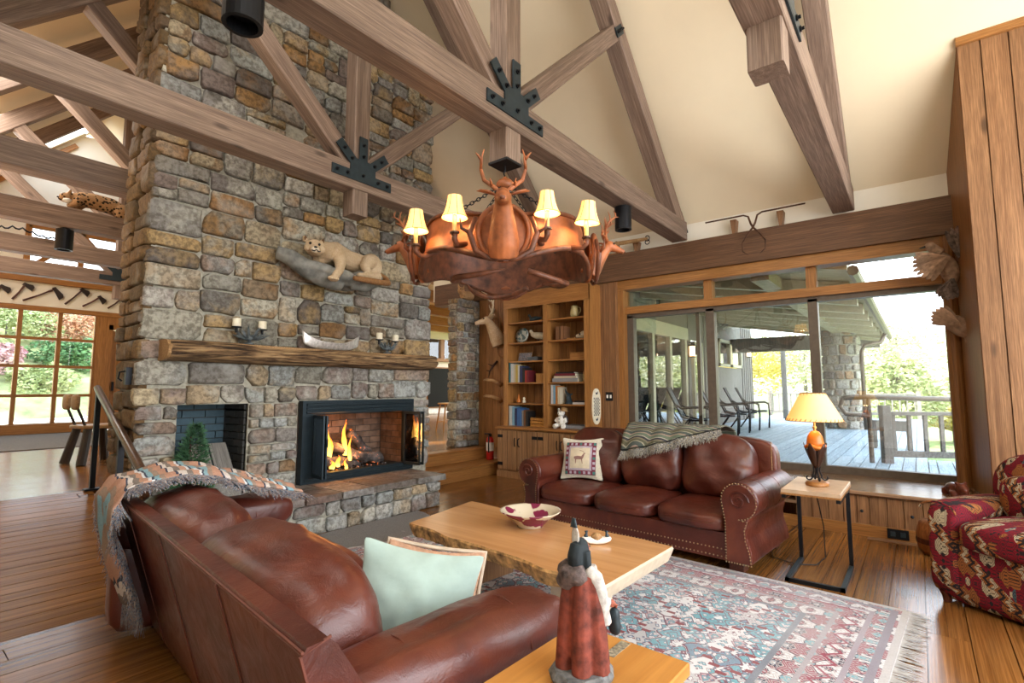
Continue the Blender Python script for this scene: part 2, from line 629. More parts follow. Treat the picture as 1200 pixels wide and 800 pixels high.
def rug_mat(name, lx, ly):
    """Angular mirrored motifs inside striped borders; lx, ly are the rug's half sizes."""
    m, nt, b = new_mat(name)
    tc = nt.nodes.new('ShaderNodeTexCoord')
    sp = N(nt, 'ShaderNodeSeparateXYZ', {0: tc.outputs['Object']})
    x, y = sp.outputs[0], sp.outputs[1]
    ax, ay = mth(nt, 'ABSOLUTE', x), mth(nt, 'ABSOLUTE', y)
    dx, dy = mth(nt, 'SUBTRACT', lx, ax), mth(nt, 'SUBTRACT', ly, ay)
    d = mth(nt, 'MINIMUM', dx, dy)

    def motif(px, py, sc_, rnd, stops, edge=0.035):
        wob = mth(nt, 'MULTIPLY', mth(nt, 'PINGPONG', mth(nt, 'MULTIPLY', y, 1.0), 0.05), 0.6)
        q = N(nt, 'ShaderNodeCombineXYZ', {0: mth(nt, 'ADD', mth(nt, 'PINGPONG', x, px), wob), 1: mth(nt, 'PINGPONG', y, py), 2: rnd})
        v1 = N(nt, 'ShaderNodeTexVoronoi', {'Vector': q.outputs[0], 'Scale': sc_, 'Randomness': 0.9}, distance='MANHATTAN')
        s2 = N(nt, 'ShaderNodeSeparateColor', {0: v1.outputs['Color']})
        colr = ramp(nt, s2.outputs[0], stops, 'CONSTANT')
        ring = mth(nt, 'FRACT', mth(nt, 'MULTIPLY', v1.outputs['Distance'], 3.2))
        v2 = N(nt, 'ShaderNodeTexVoronoi', {'Vector': q.outputs[0], 'Scale': sc_, 'Randomness': 0.9}, feature='DISTANCE_TO_EDGE')
        return colr, ring, v2.outputs[0]
    cream = (0.66, 0.67, 0.69)
    blue = (0.19, 0.28, 0.37)
    teal = (0.18, 0.38, 0.45)
    red = (0.29, 0.08, 0.11)
    pink = (0.48, 0.36, 0.39)
    ink = (0.06, 0.06, 0.09)
    f = None
    base = mixc(nt, mth(nt, 'LESS_THAN', mth(nt, 'PINGPONG', mth(nt, 'ADD', x, mth(nt, 'PINGPONG', y, 0.36)), 0.42), 0.12), cream, (0.50, 0.50, 0.52))
    f = base
    for px, py, sc_, rnd, k, stops in ((0.42, 0.36, 5.5, 3.1, 0.66, [(0, blue), (0.28, cream), (0.36, teal), (0.5, pink), (0.62, blue), (0.8, (0.40, 0.42, 0.45)), (0.92, red)]),
                                       (0.21, 0.18, 12.0, 8.7, 0.54, [(0, teal), (0.25, red), (0.4, cream), (0.5, pink), (0.65, blue), (0.85, teal)]),
                                       (0.14, 0.12, 22.0, 5.2, 0.46, [(0, cream), (0.3, blue), (0.5, pink), (0.6, cream), (0.75, teal), (0.9, ink)])):
        q = N(nt, 'ShaderNodeCombineXYZ', {0: mth(nt, 'PINGPONG', mth(nt, 'ADD', x, mth(nt, 'MULTIPLY', mth(nt, 'PINGPONG', y, 0.06), 0.5)), px), 1: mth(nt, 'PINGPONG', y, py), 2: rnd})
        v1 = N(nt, 'ShaderNodeTexVoronoi', {'Vector': q.outputs[0], 'Scale': sc_, 'Randomness': 0.75}, distance='MANHATTAN')
        s2 = N(nt, 'ShaderNodeSeparateColor', {0: v1.outputs['Color']})
        dd = v1.outputs['Distance']
        c1 = ramp(nt, s2.outputs[0], stops, 'CONSTANT')
        c2 = ramp(nt, s2.outputs[1], stops, 'CONSTANT')
        shp = mixc(nt, mth(nt, 'LESS_THAN', dd, k * 0.55), c1, c2)
        shp = mixc(nt, mth(nt, 'LESS_THAN', dd, k * 0.25), shp, cream)
        line = mth(nt, 'LESS_THAN', mth(nt, 'ABSOLUTE', mth(nt, 'SUBTRACT', dd, k)), 0.04)
        f = mixc(nt, mth(nt, 'LESS_THAN', dd, k), f, shp)
        f = mixc(nt, line, f, (0.20, 0.10, 0.13))
    # a stepped medallion outline wandering through the field
    zz = mth(nt, 'PINGPONG', mth(nt, 'SNAP', y, 0.05), 0.3)
    w = mth(nt, 'ABSOLUTE', mth(nt, 'SUBTRACT', mth(nt, 'PINGPONG', mth(nt, 'ADD', ax, zz), 0.3), 0.15))
    f = mixc(nt, mth(nt, 'LESS_THAN', w, 0.013), f, (0.25, 0.08, 0.09))
    # border bands
    bord, rb, eb = motif(0.11, 0.11, 17.0, 1.3, [(0, cream), (0.25, teal), (0.4, red), (0.55, pink), (0.7, cream), (0.85, blue)])
    bord = mixc(nt, mth(nt, 'LESS_THAN', eb, 0.04), bord, ink)
    bord = mixc(nt, mth(nt, 'GREATER_THAN', rb, 0.6), bord, (0.44, 0.40, 0.40))
    f = mixc(nt, mth(nt, 'LESS_THAN', d, 0.46), f, bord)
    for lo, hi, cc in ((0.44, 0.47, (0.20, 0.22, 0.26)), (0.30, 0.325, (0.36, 0.33, 0.36)), (0.15, 0.175, (0.33, 0.29, 0.33)), (0.05, 0.085, (0.25, 0.23, 0.27)), (0.0, 0.035, (0.47, 0.45, 0.45))):
        k = mth(nt, 'MULTIPLY', mth(nt, 'GREATER_THAN', d, lo), mth(nt, 'LESS_THAN', d, hi))
        f = mixc(nt, k, f, cc)
    zg = mth(nt, 'ABSOLUTE', mth(nt, 'SUBTRACT', mth(nt, 'SUBTRACT', d, 0.2), mth(nt, 'PINGPONG', mth(nt, 'MAXIMUM', mth(nt, 'MULTIPLY', mth(nt, 'LESS_THAN', dx, dy), y), mth(nt, 'MULTIPLY', mth(nt, 'LESS_THAN', dy, dx), x)), 0.07)))
    f = mixc(nt, mth(nt, 'LESS_THAN', zg, 0.009), f, red)
    co = coords(nt, rand=False)
    n = noise_t(nt, co, 160, 2)
    f = mixc(nt, ramp(nt, noise_t(nt, co, 2.0, 2), [(0.35, (0.0, 0.0, 0.0)), (0.7, (0.25, 0.25, 0.25))]), f, cream)
    f = mixc(nt, 0.22, f, n, 'OVERLAY')
    setp(nt, b, f, 0.95, spec=0.1)
    bump(nt, b, n, 0.4, 0.004)
    return m


def kilim_mat():
    m, nt, b = new_mat('kilim_upholstery')
    tc = nt.nodes.new('ShaderNodeTexCoord')
    sp = N(nt, 'ShaderNodeSeparateXYZ', {0: tc.outputs['Object']})
    x, y, z = sp.outputs
    u = mth(nt, 'ADD', x, mth(nt, 'MULTIPLY', y, 1.0))
    q = N(nt, 'ShaderNodeCombineXYZ', {0: mth(nt, 'PINGPONG', u, 0.10), 1: mth(nt, 'PINGPONG', z, 0.085), 2: mth(nt, 'PINGPONG', y, 0.11)})
    v1 = N(nt, 'ShaderNodeTexVoronoi', {'Vector': q.outputs[0], 'Scale': 19.0}, distance='MANHATTAN')
    s2 = N(nt, 'ShaderNodeSeparateColor', {0: v1.outputs['Color']})
    red, blk, crm, och, tl = (0.17, 0.011, 0.02), (0.022, 0.018, 0.02), (0.42, 0.36, 0.25), (0.27, 0.10, 0.03), (0.06, 0.10, 0.12)
    col = ramp(nt, s2.outputs[0], [(0, red), (0.3, och), (0.42, tl), (0.52, red), (0.7, crm), (0.8, blk), (0.88, red)], 'CONSTANT')
    zig = mth(nt, 'PINGPONG', mth(nt, 'ADD', u, mth(nt, 'PINGPONG', mth(nt, 'MULTIPLY', z, 1.0), 0.024)), 0.034)
    band = mth(nt, 'LESS_THAN', mth(nt, 'PINGPONG', mth(nt, 'ADD', mth(nt, 'ADD', z, y), mth(nt, 'MULTIPLY', x, 0.5)), 0.13), 0.040)
    stripe = mixc(nt, mth(nt, 'LESS_THAN', zig, 0.011), och, crm)
    stripe = mixc(nt, mth(nt, 'GREATER_THAN', zig, 0.026), stripe, blk)
    col = mixc(nt, band, col, stripe)
    ring = mth(nt, 'FRACT', mth(nt, 'MULTIPLY', v1.outputs['Distance'], 3.0))
    col = mixc(nt, mth(nt, 'GREATER_THAN', ring, 0.78), col, blk)
    n = noise_t(nt, tc.outputs['Object'], 220, 2)
    col = mixc(nt, 0.3, col, n, 'OVERLAY')
    setp(nt, b, col, 0.95, spec=0.15)
    bump(nt, b, n, 0.5, 0.003)
    return m


M_['kilim'] = kilim_mat()


def stripe_cloth(name, stops, scale=6.0, dist=1.2, axis=1, rough=0.95):
    m, nt, b = new_mat(name)
    co = coords(nt, rand=False)
    n = noise_t(nt, co, 3.0, 3, 0.5)
    sp = N(nt, 'ShaderNodeSeparateXYZ', {0: co})
    t = mth(nt, 'FRACT', mth(nt, 'ADD', mth(nt, 'MULTIPLY', sp.outputs[axis], scale), mth(nt, 'MULTIPLY', n, dist)))
    col = ramp(nt, t, stops, 'CONSTANT')
    w = noise_t(nt, co, 150, 2)
    col = mixc(nt, 0.35, col, w, 'OVERLAY')
    setp(nt, b, col, rough, spec=0.1)
    bump(nt, b, w, 0.6, 0.004)
    return m


def thread_mat(name, cols):
    m, nt, b = new_mat(name)
    co = coords(nt, rand=False)
    n = noise_t(nt, co, 75, 1, 0.4)
    setp(nt, b, ramp(nt, n, [(0.30 + 0.4 * i / len(cols), c) for i, c in enumerate(cols)], 'CONSTANT'), 0.95, spec=0.1)
    return m


def fur(name, base, tipc, spots=None, scale=40, rough=0.9):
    m, nt, b = new_mat(name)
    co = coords(nt, rand=False)
    n = noise_t(nt, co, scale, 4, 0.6)
    n2 = noise_t(nt, co, 3.0, 3)
    col = ramp(nt, mth(nt, 'ADD', mth(nt, 'MULTIPLY', n, 0.4), mth(nt, 'MULTIPLY', n2, 0.6)), [(0.35, base), (0.65, tipc)])
    if spots:
        vo = N(nt, 'ShaderNodeTexVoronoi', {'Vector': co, 'Scale': spots})
        col = mixc(nt, mth(nt, 'LESS_THAN', vo.outputs[0], 0.38), col, (0.03, 0.02, 0.012))
    setp(nt, b, col, rough, spec=0.15)
    bump(nt, b, n, 0.5, 0.006)
    return m

# ================================================================ the setting
def boards(parent, name, mat, x0, x1, y0, y1, w, seg, M=None, th=0.02, gap=0.005, seed=1, zj=0.0015):
    """Boards running along local X, each its own mesh, sunk joints between them; top at local z = 0."""
    r = random.Random(seed)
    y = y0
    while y < y1 - 0.02:
        ww = min(w * r.uniform(0.85, 1.15), y1 - y)
        x = x0 - r.uniform(0, seg)
        while x < x1:
            l = seg * r.uniform(0.75, 1.3)
            a, b = max(x, x0), min(x + l, x1)
            x += l
            if b - a < 0.05:
                continue
            cx, cy, dz = (a + b) / 2, y + ww / 2, r.uniform(-zj, 0)
            hx, hy = (b - a) / 2 - gap / 2, ww / 2 - gap / 2
            mb = MB().box(-hx, hx, -hy, hy, -th, 0)
            obj(name, mb, mat, parent, (M or I4) @ T(cx, cy, dz))
        y += ww


def upright_boards(parent, name, mat, o, du, L, z0, z1fn, w, th=0.018, gap=0.006, seed=1, n_out=(0, 0, 0)):
    """Upright boards side by side from o along the horizontal unit vector du."""
    r = random.Random(seed)
    du = V(du)
    nn = V((0, 0, 1)).cross(du)
    u = 0.0
    while u < L - 0.01:
        ww = min(w * r.uniform(0.8, 1.25), L - u)
        z1 = z1fn(u + ww / 2) if callable(z1fn) else z1fn
        h = (z1 - z0) / 2
        mb = MB().box(-ww / 2 + gap / 2, ww / 2 - gap / 2, -th / 2, th / 2, -h, h)
        c = V(o) + du * (u + ww / 2) + V((0, 0, z0 + h))
        obj(name, mb, mat, parent, frame(c, du, nn, (0, 0, 1)), world=True)
        u += ww


# ---- floors
floor = structure('floor', MB().box(-0.86, 6.75, -3.45, 5.6, -0.14, -0.024), M_['floor'])
boards(floor, 'board', M_['floor'], -0.86, 6.4, -1.3, 3.78, 0.165, 2.9, seed=11)
boards(floor, 'board', M_['floor'], 1.4, 6.4, 3.78, 5.15, 0.165, 2.6, seed=12)
ramp_l = math.hypot(6.1 - 3.78, 0.36)
RAMP = frame((0, 3.78, 0), (1, 0, 0), V((0, 6.1 - 3.78, 0.36)).normalized(), V((0, -0.36, 6.1 - 3.78)).normalized())
ramp_o = structure('floor_ramp', MB().prism([(-0.86, -0.13), (1.4, -0.13), (1.4, -0.024), (-0.86, -0.024)], 0, ramp_l, RAMP), M_['floor'])
boards(ramp_o, 'board', M_['floor'], -0.86, 1.4, 0.0, ramp_l, 0.115, 6.0, M=RAMP, seed=13, gap=0.007)
floor_u = structure('floor_upper', MB().box(-0.86, 1.4, 6.1, 14.5, 0.2, 0.335).box(1.4, 4.5, 5.62, 14.5, 0.2, 0.335).box(4.5, 16, 5.62, 14.5, 0.2, 0.335), M_['floor'])
UP = T(0, 0, 0.36)
boards(floor_u, 'board', M_['floor'], -0.86, 4.2, 6.1, 14.45, 0.19, 5.0, M=UP, seed=14)
boards(floor_u, 'board', M_['floor'], 4.5, 10.5, 5.76, 14.45, 0.24, 6.5, M=UP, seed=15)
steps = structure('floor_steps')
obj('riser', MB().box(4.5, 6.4, 5.16, 5.18, -0.02, 0.15), M_['trim_x'], steps)
obj('tread', MB().cbox(4.5, 6.4, 5.13, 5.57, 0.15, 0.18, 0.008), M_['trim_x'], steps)
obj('riser', MB().box(4.5, 6.4, 5.555, 5.59, 0.17, 0.33), M_['trim_x'], steps)
obj('tread', MB().cbox(4.5, 6.4, 5.53, 5.75, 0.33, 0.362, 0.008), M_['trim_x'], steps)

# ---- ceiling: two slopes meeting over x = 2.83
ceil = structure('ceiling')
E0 = (6.75, 3.17)
RID = (2.83, 7.09)


def slope_piece(name, x0, x1, y0, y1, left):
    zf = (lambda x: 4.26 + x) if left else (lambda x: 9.92 - x)
    p = [(x0, zf(x0)), (x1, zf(x1)), (x1, zf(x1) + 0.12), (x0, zf(x0) + 0.12)]
    return obj(name, MB().prism(p, y0, y1), M_['ceiling'], ceil)


slope_piece('slope_right', 2.83, 6.75, -3.45, 6.6, False)
slope_piece('slope_right', 2.83, 6.45, 6.6, 14.6, False)
slope_piece('slope_left', -0.95, 2.83, -3.45, 13.3, True)
slope_piece('slope_left', -0.95, 1.7, 13.3, 14.6, True)
slope_piece('slope_left', 2.72, 2.83, 13.3, 14.6, True)
slope_piece('slope_left', 1.7, 2.72, 14.2, 14.6, True)
obj('skylight_curb', MB().prism([(1.66, 5.86), (1.72, 5.92), (1.6, 6.2), (1.54, 6.1)], 13.3, 14.2).prism([(2.70, 6.92), (2.76, 6.98), (2.64, 7.2), (2.58, 7.12)], 13.3, 14.2), M_['white'], ceil)
wing_c = structure('ceiling_wing', MB().box(6.45, 16, 6.6, 14.6, 3.62, 3.75), M_['ceiling'])
for yb in (7.4, 9.0, 10.6, 12.2, 13.6):
    t = thing('ceiling_beam', 'orange brown beam across the wing ceiling seen through the opening', 'beam', T(11, yb, 3.36), 'wing ceiling beams')
    obj('timber', MB().cbox(-4.6, 4.9, -0.09, 0.09, 0, 0.27), M_['trim_x'], t)

# ---- outer walls
wall_l = structure('wall_left', MB().box(-1.0, -0.86, -3.45, 14.6, -0.1, 3.45), M_['plaster'])
wall_b = structure('wall_back', MB().box(-1.0, 6.7, -3.6, -3.45, -0.1, 0.5).prism([(-1.0, 4.2), (6.7, 4.2), (6.7, 3.3), (2.83, 7.2), (-1.0, 3.4)][:2] + [(5.7, 4.22), (2.83, 7.1), (-0.05, 4.22)], -3.6, -3.45), M_['plaster'])
M_['far_plaster'] = M_['plaster']
wall_f = structure('wall_far', MB().box(-1.0, 3.2, 14.5, 14.7, 0.1, 0.58).box(3.3, 3.42, 14.5, 14.7, 0.3, 2.95).box(4.45, 12.6, 14.5, 14.7, 0.3, 3.7).box(12.6, 16, 14.5, 14.7, 0.3, 2.45).box(12.6, 16, 14.5, 14.7, 3.2, 3.7).box(-1.0, 4.5, 14.5, 14.7, 3.0, 3.62)
                   .box(-1.0, 1.95, 14.5, 14.7, 3.62, 6.15).box(3.65, 6.5, 14.5, 14.7, 3.6, 6.3).box(1.95, 3.65, 14.5, 14.7, 4.75, 7.0), M_['plaster'])
obj('far_sill', MB().cbox(-0.9, 3.25, 14.42, 14.5, 0.36, 0.56, 0.01), M_['trim_x'], wall_f, world=True)
obj('far_header', MB().cbox(-0.9, 4.5, 14.42, 14.5, 2.92, 3.03, 0.01), M_['trim_x'], wall_f, world=True)
obj('far_plate', MB().cbox(-0.9, 4.5, 14.38, 14.5, 3.52, 3.72, 0.01), M_['trim_x'], wall_f, world=True)
# entry window grid
win_e = structure('window_2')
ZR = (0.57, 1.15, 1.765, 2.35, 2.94)
XR_ = [3.2 - 0.632 * i for i in range(7)]
for i, x in enumerate(XR_):
    obj('mullion', MB().box(x - 0.035, x + 0.035, 14.46, 14.56, 0.56, 2.94), M_['trim_z'], win_e)
for z in ZR[1:-1]:
    obj('muntin', MB().box(-0.65, 3.2, 14.47, 14.55, z - 0.03, z + 0.03), M_['trim_x'], win_e)
for i in range(6):
    for j in range(4):
        obj('pane', MB().box(XR_[i + 1] + 0.03, XR_[i] - 0.03, 14.505, 14.512, ZR[j] + 0.02, ZR[j + 1] - 0.02), M_['glass'], win_e)
obj('casing', MB().box(3.2, 3.42, 14.44, 14.5, 0.4, 2.94), M_['trim_z'], win_e)
# entry door with a fan light
door_e = structure('door_1', MB().box(3.5, 4.4, 14.46, 14.52, 0.38, 2.62), M_['panel_dim'])
for x in (3.72, 4.18):
    for z0, z1 in ((0.5, 1.0), (1.12, 2.1)):
        obj('panel', MB().cbox(-0.14, 0.14, -0.012, 0.012, z0, z1, 0.006), M_['trim_z'], door_e, T(x, 14.45, 0))
obj('fan_light', MB().prism([(0.33 * math.cos(a), 0.3 * math.sin(a)) for a in [math.pi * i / 12 for i in range(13)]], -0.01, 0.01), M_['glass'], door_e, T(3.95, 14.45, 2.2))
obj('door_handle', MB().box(3.53, 3.57, 14.40, 14.45, 1.25, 1.45), M_['black'], door_e)
obj('casing', MB().box(3.42, 3.5, 14.44, 14.5, 0.37, 2.75).box(3.42, 4.5, 14.44, 14.5, 2.64, 2.92), M_['trim_z'], door_e)
# gable glazing above the entry
win_g = structure('window_3')
for p, q in (((1.95, 3.72), (1.95, 4.75)), ((2.83, 3.72), (2.83, 4.75)), ((3.65, 3.72), (3.65, 4.75)), ((1.95, 4.72), (3.65, 4.72)), ((1.95, 3.75), (2.83, 4.7)), ((3.65, 3.75), (2.83, 4.7)), ((1.0, 5.1), (2.6, 6.7))):
    M = along((p[0], 14.47, p[1]), (q[0], 14.47, q[1]), (0, 1, 0))
    L = math.dist(p, q)
    obj('rail', MB().cbox(0, L, -0.05, 0.05, -0.05, 0.05), M_['trim_x'], win_g, M)
obj('pane', MB().box(1.95, 3.65, 14.53, 14.54, 3.7, 4.75), M_['glass'], win_g)
# wing far window and its ledge
win_w = structure('window_4')
obj('ledge', MB().cbox(12.4, 16, 14.3, 14.5, 2.33, 2.45), M_['trim_x'], win_w)
for x in (12.6, 13.95, 15.3):
    obj('mullion', MB().box(x - 0.09, x + 0.09, 14.45, 14.6, 2.45, 3.2), M_['trim_z'], win_w)
obj('pane', MB().box(12.6, 16, 14.53, 14.54, 2.45, 3.2), M_['glass'], win_w)
obj('baseboard_wing', MB().box(8, 16, 14.46, 14.5, 0.36, 0.55), M_['white'], wall_f, world=True)

# ---- right wall: boarded column, window recess, bench, beam
wall_r = structure('wall_right', MB().box(5.67, 5.83, -3.45, -0.44, -0.02, 4.28), M_['panel_v'])
upright_boards(wall_r, 'board', M_['panel_v'], (5.655, -0.425, 0.0), (0, -1, 0), 3.0, 0.0, 4.24, 0.165, gap=0.009, seed=3)
obj('corner_return', MB().add([(5.665, -0.425, 0), (6.66, -0.325, 0), (6.66, -0.36, 0), (5.665, -0.45, 0), (5.665, -0.425, 4.24), (6.66, -0.325, 3.26), (6.66, -0.36, 3.26), (5.665, -0.45, 4.24)], [(0, 1, 5, 4), (1, 2, 6, 5), (2, 3, 7, 6), (3, 0, 4, 7), (4, 5, 6, 7), (3, 2, 1, 0)]), M_['panel_dim'], wall_r, world=True)
obj('cap_trim', MB().cbox(-3.0, 0.0, -0.03, 0.03, -0.07, 0.0, 0.008, frame((5.64, -0.42, 4.30), (0, 1, 0), (-1, 0, 0), (0, 0, 1))), M_['trim_y'], wall_r, world=True)
# wall between window and bookcase, and behind the bookcase
wall_c = structure('wall_right_middle', MB().box(6.45, 6.6, 3.2, 5.78, -0.1, 3.2), M_['panel_dim'])
upright_boards(wall_c, 'board', M_['panel_v'], (6.43, 3.52, 0.0), (0, -1, 0), 0.31, 0.0, 2.8, 0.10, seed=4)
upright_boards(wall_c, 'board', M_['panel_dim'], (6.43, 5.78, 0.36), (0, -1, 0), 0.83, 0.0, 2.44, 0.14, seed=5)
strip = structure('wall_right_upper', MB().box(6.5, 6.62, -0.4, 7.0, 2.9, 3.5), M_['plaster'])
beam = thing('wall_beam', 'long dark brown wall beam above the big window', 'beam', T(6.38, -0.36, 2.785))
obj('timber', MB().box(0, 0.24, 0, 7.2, 0, 0.375), M_['timber_dark'], beam)
# bench
bench = thing('window_bench', 'long wooden window bench with a boarded front below the big window', 'bench', T(5.61, -0.42, 0))
obj('seat_board', MB().cbox(0, 3.62, -1.06, 0.03, 0.355, 0.39, 0.008, frame((0, 0, 0), (0, 1, 0), (-1, 0, 0), (0, 0, 1))), M_['bench'], bench)
upright_boards(bench, 'front_board', M_['panel_v'], (5.63, 0.98, 0.09), (0, -1, 0), 1.4, 0.0, 0.265, 0.115, seed=6)
obj('base_rail', MB().box(5.60 - 5.61, 0.03, 0, 3.6, 0, 0.10), M_['trim_y'], bench)
obj('lower_shelf', MB().box(-0.02, 0.35, 1.36, 3.6, 0.215, 0.24), M_['bench'], bench)
obj('back_panel', MB().box(0.05, 0.08, 0.0, 1.4, 0.02, 0.35).box(0.35, 0.38, 1.4, 3.6, 0.02, 0.35), M_['panel_dim'], bench)
for yk in (0.455, 0.10):
    obj('knob', MB().ball((-0.012, yk + 0.42, 0.215), 0.014, 8), M_['black'], bench)

# ---- the big window
win = structure('window_1')
WX = 6.6
bar = lambda name, y0, y1, z0, z1, mat, x0=-0.05, x1=0.05: obj(name, MB().box(WX + x0, WX + x1, y0, y1, z0, z1), M_[mat], win)
bar('head_casing', -0.34, 3.23, 2.655, 2.80, 'trim_y', -0.16, 0.05)
bar('jamb_casing', 3.13, 3.235, 0.39, 2.66, 'trim_z', -0.16, 0.05)
bar('transom_bar', -0.34, 3.14, 2.325, 2.42, 'trim_y', -0.10, 0.05)
for y in (2.01, 0.875):
    bar('transom_post', y - 0.05, y + 0.05, 2.42, 2.66, 'trim_z', -0.08, 0.05)
for y0, y1 in ((2.06, 3.13), (0.925, 1.96), (-0.30, 0.825)):
    bar('transom_pane', y0, y1, 2.42, 2.66, 'glass', 0.0, 0.006)
bar('sill_frame', -0.32, 3.14, 0.385, 0.465, 'bronze', -0.04, 0.06)
bar('head_frame', -0.32, 3.14, 2.27, 2.325, 'bronze', -0.05, 0.06)
bar('sash_post', 1.955, 2.055, 0.46, 2.3, 'bronze', -0.05, 0.06)
bar('sash_post', 0.83, 0.925, 0.46, 2.3, 'bronze', -0.05, 0.06)
bar('side_frame', 3.04, 3.135, 0.46, 2.3, 'bronze', -0.05, 0.06)
bar('side_frame', -0.325, -0.255, 0.46, 2.66, 'bronze', -0.05, 0.06)
bar('sash_post', 2.16, 2.205, 0.46, 2.27, 'bronze', 0.02, 0.07)
for y0, y1 in ((2.055, 3.04), (0.925, 1.955), (-0.255, 0.83)):
    bar('pane', y0, y1, 0.46, 2.28, 'glass', 0.0, 0.008)
obj('round_jamb', MB().tube([(6.47, -0.30, 0.39), (6.47, -0.30, 2.8)], 0.062, 12), M_['panel_dim'], win)
obj('latch', MB().box(6.535, 6.56, 0.86, 0.90, 1.25, 1.48), M_['bronze'], win)


# ================================================================ fireplace
def stone(parent, rect, O, ux, uz, un, mat, r, depth=0.035, gap=0.008, name='stone', clip=None):
    """One rough stone filling rect (a0, a1, b0, b1) of the plane O + a ux + b uz, proud along un."""
    a0, a1, b0, b1 = rect
    w, h = a1 - a0 - 2 * gap, b1 - b0 - 2 * gap
    if w < 0.03 or h < 0.025:
        return
    ca, cb = (a0 + a1) / 2, (b0 + b1) / 2
    j = min(w, h) * 0.085
    cut = [min(w, h) * (r.uniform(0.03, 0.13) if r.random() < 0.7 else r.uniform(0.13, 0.36)) for _ in range(4)]
    out = []
    W, H = w / 2, h / 2
    for (sx, sy, c, first) in ((-1, -1, cut[0], 1), (1, -1, cut[1], 0), (1, 1, cut[2], 1), (-1, 1, cut[3], 0)):
        p = [(sx * W, sy * (H - c)), (sx * (W - c), sy * H)]
        if not first:
            p.reverse()
        out += p
    ring = []
    for i in range(8):
        p, q = out[i], out[(i + 1) % 8]
        ring.append(p)
        if i % 2 == 1:
            ring.append(((p[0] + q[0]) / 2, (p[1] + q[1]) / 2))
    ring = [(p[0] + r.uniform(-j, j) * 0.6, p[1] + r.uniform(-j, j) * 0.6) for p in ring]
    d = depth * r.uniform(0.6, 1.3)
    n = len(ring)
    vs, fs = [], []
    for k, (sc_, dd) in enumerate(((1.0, -0.03), (1.0, d * 0.55), (0.95, d * 0.92), (0.72, d))):
        for p in ring:
            q = (p[0] * sc_, p[1] * sc_)
            e = r.uniform(-0.006, 0.006) if k >= 2 else 0
            vs.append(ux * q[0] + uz * q[1] + un * (dd + e))
    vs.append(un * (d * r.uniform(0.9, 1.15)))
    for k in range(3):
        for i in range(n):
            i2 = (i + 1) % n
            fs.append((k * n + i, k * n + i2, (k + 1) * n + i2, (k + 1) * n + i))
    for i in range(n):
        fs.append((3 * n + i, 3 * n + (i + 1) % n, 4 * n))
    c = O + ux * ca + uz * cb
    return obj(name, MB().add(vs, fs), mat, parent, T(*c), world=True, smooth=True)


def parts_of(rect, r, wmax=0.52, hmax=0.25, out=None):
    out = [] if out is None else out
    if rect[3] - rect[2] < 0.04 or rect[1] - rect[0] < 0.04:
        return out
    a0, a1, b0, b1 = rect
    w, h = a1 - a0, b1 - b0
    W, Hh = wmax * r.uniform(0.5, 1.1), hmax * r.uniform(0.55, 1.1)
    if w <= W and h <= Hh or (w < 0.16 and h < 0.16):
        out.append(rect)
    elif w / max(h, 1e-3) > 1.7 * r.uniform(0.8, 1.3) or h < 0.17:
        k = a0 + w * r.uniform(0.35, 0.65)
        parts_of((a0, k, b0, b1), r, wmax, hmax, out)
        parts_of((k, a1, b0, b1), r, wmax, hmax, out)
    else:
        k = b0 + h * r.uniform(0.38, 0.62)
        parts_of((a0, a1, b0, k), r, wmax, hmax, out)
        parts_of((a0, a1, k, b1), r, wmax, hmax, out)
    return out


X_, Y_, Z_ = V((1, 0, 0)), V((0, 1, 0)), V((0, 0, 1))
YF = 4.93
fire = thing('fireplace', 'tall rubble stone chimney with a log mantel and two openings', 'fireplace', T(2.93, 5.2, 0))
core = MB()
for x0, x1, z0, z1 in ((1.41, 1.67, -0.02, 1.16), (2.26, 2.75, -0.02, 1.16), (4.2, 4.48, -0.02, 1.16), (1.41, 4.48, 1.16, 5.1), (1.67, 2.26, -0.02, 0.33), (2.75, 4.2, -0.02, 0.33)):
    core.box(x0, x1, YF, 5.5, z0, z1)
core.prism([(1.41, 5.1), (4.48, 5.1), (4.48, 5.35), (2.83, 7.0), (1.46, 5.65)], YF, 5.5)
obj('mortar_core', core, M_['mortar'], fire, world=True)
r = random.Random(21)
rects = []
for q in ((1.36, 1.67, 0.33, 1.16), (2.26, 2.74, 0.345, 1.16), (4.21, 4.5, 0.345, 1.17), (1.37, 1.6, 1.54, 1.70), (4.36, 4.5, 1.54, 1.70)):
    parts_of(q, r, 0.34, 0.22, rects)
parts_of((1.34, 2.7, 1.16, 1.54), r, 0.55, 0.36, rects)
parts_of((2.7, 4.5, 1.18, 1.54), r, 0.55, 0.36, rects)
parts_of((1.36, 2.5, 1.70, 2.9), r, 0.60, 0.31, rects)
parts_of((2.5, 4.5, 1.70, 2.6), r, 0.58, 0.30, rects)
parts_of((2.5, 4.5, 2.6, 3.75), r, 0.62, 0.31, rects)
parts_of((1.38, 2.5, 2.9, 4.0), r, 0.62, 0.31, rects)
parts_of((1.42, 2.7, 4.0, 5.6), r, 0.55, 0.30, rects)
parts_of((2.7, 4.5, 3.75, 5.2), r, 0.55, 0.30, rects)
parts_of((2.4, 4.4, 5.2, 6.6), r, 0.6, 0.34, rects)
for q in rects:
    if q[0] + 0.5 * (q[1] - q[0]) + q[3] > 9.86:
        continue
    lo = M_['stone_grey'] if (q[3] < 1.56 and r.random() < 0.75) or r.random() < 0.22 else M_['stone']
    stone(fire, q, V((0, YF, 0)), X_, Z_, -Y_, lo, r, depth=0.05)
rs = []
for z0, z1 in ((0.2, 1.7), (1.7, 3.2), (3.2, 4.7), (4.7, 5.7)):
    parts_of((0.0, 0.62, z0, z1), r, 0.5, 0.28, rs)
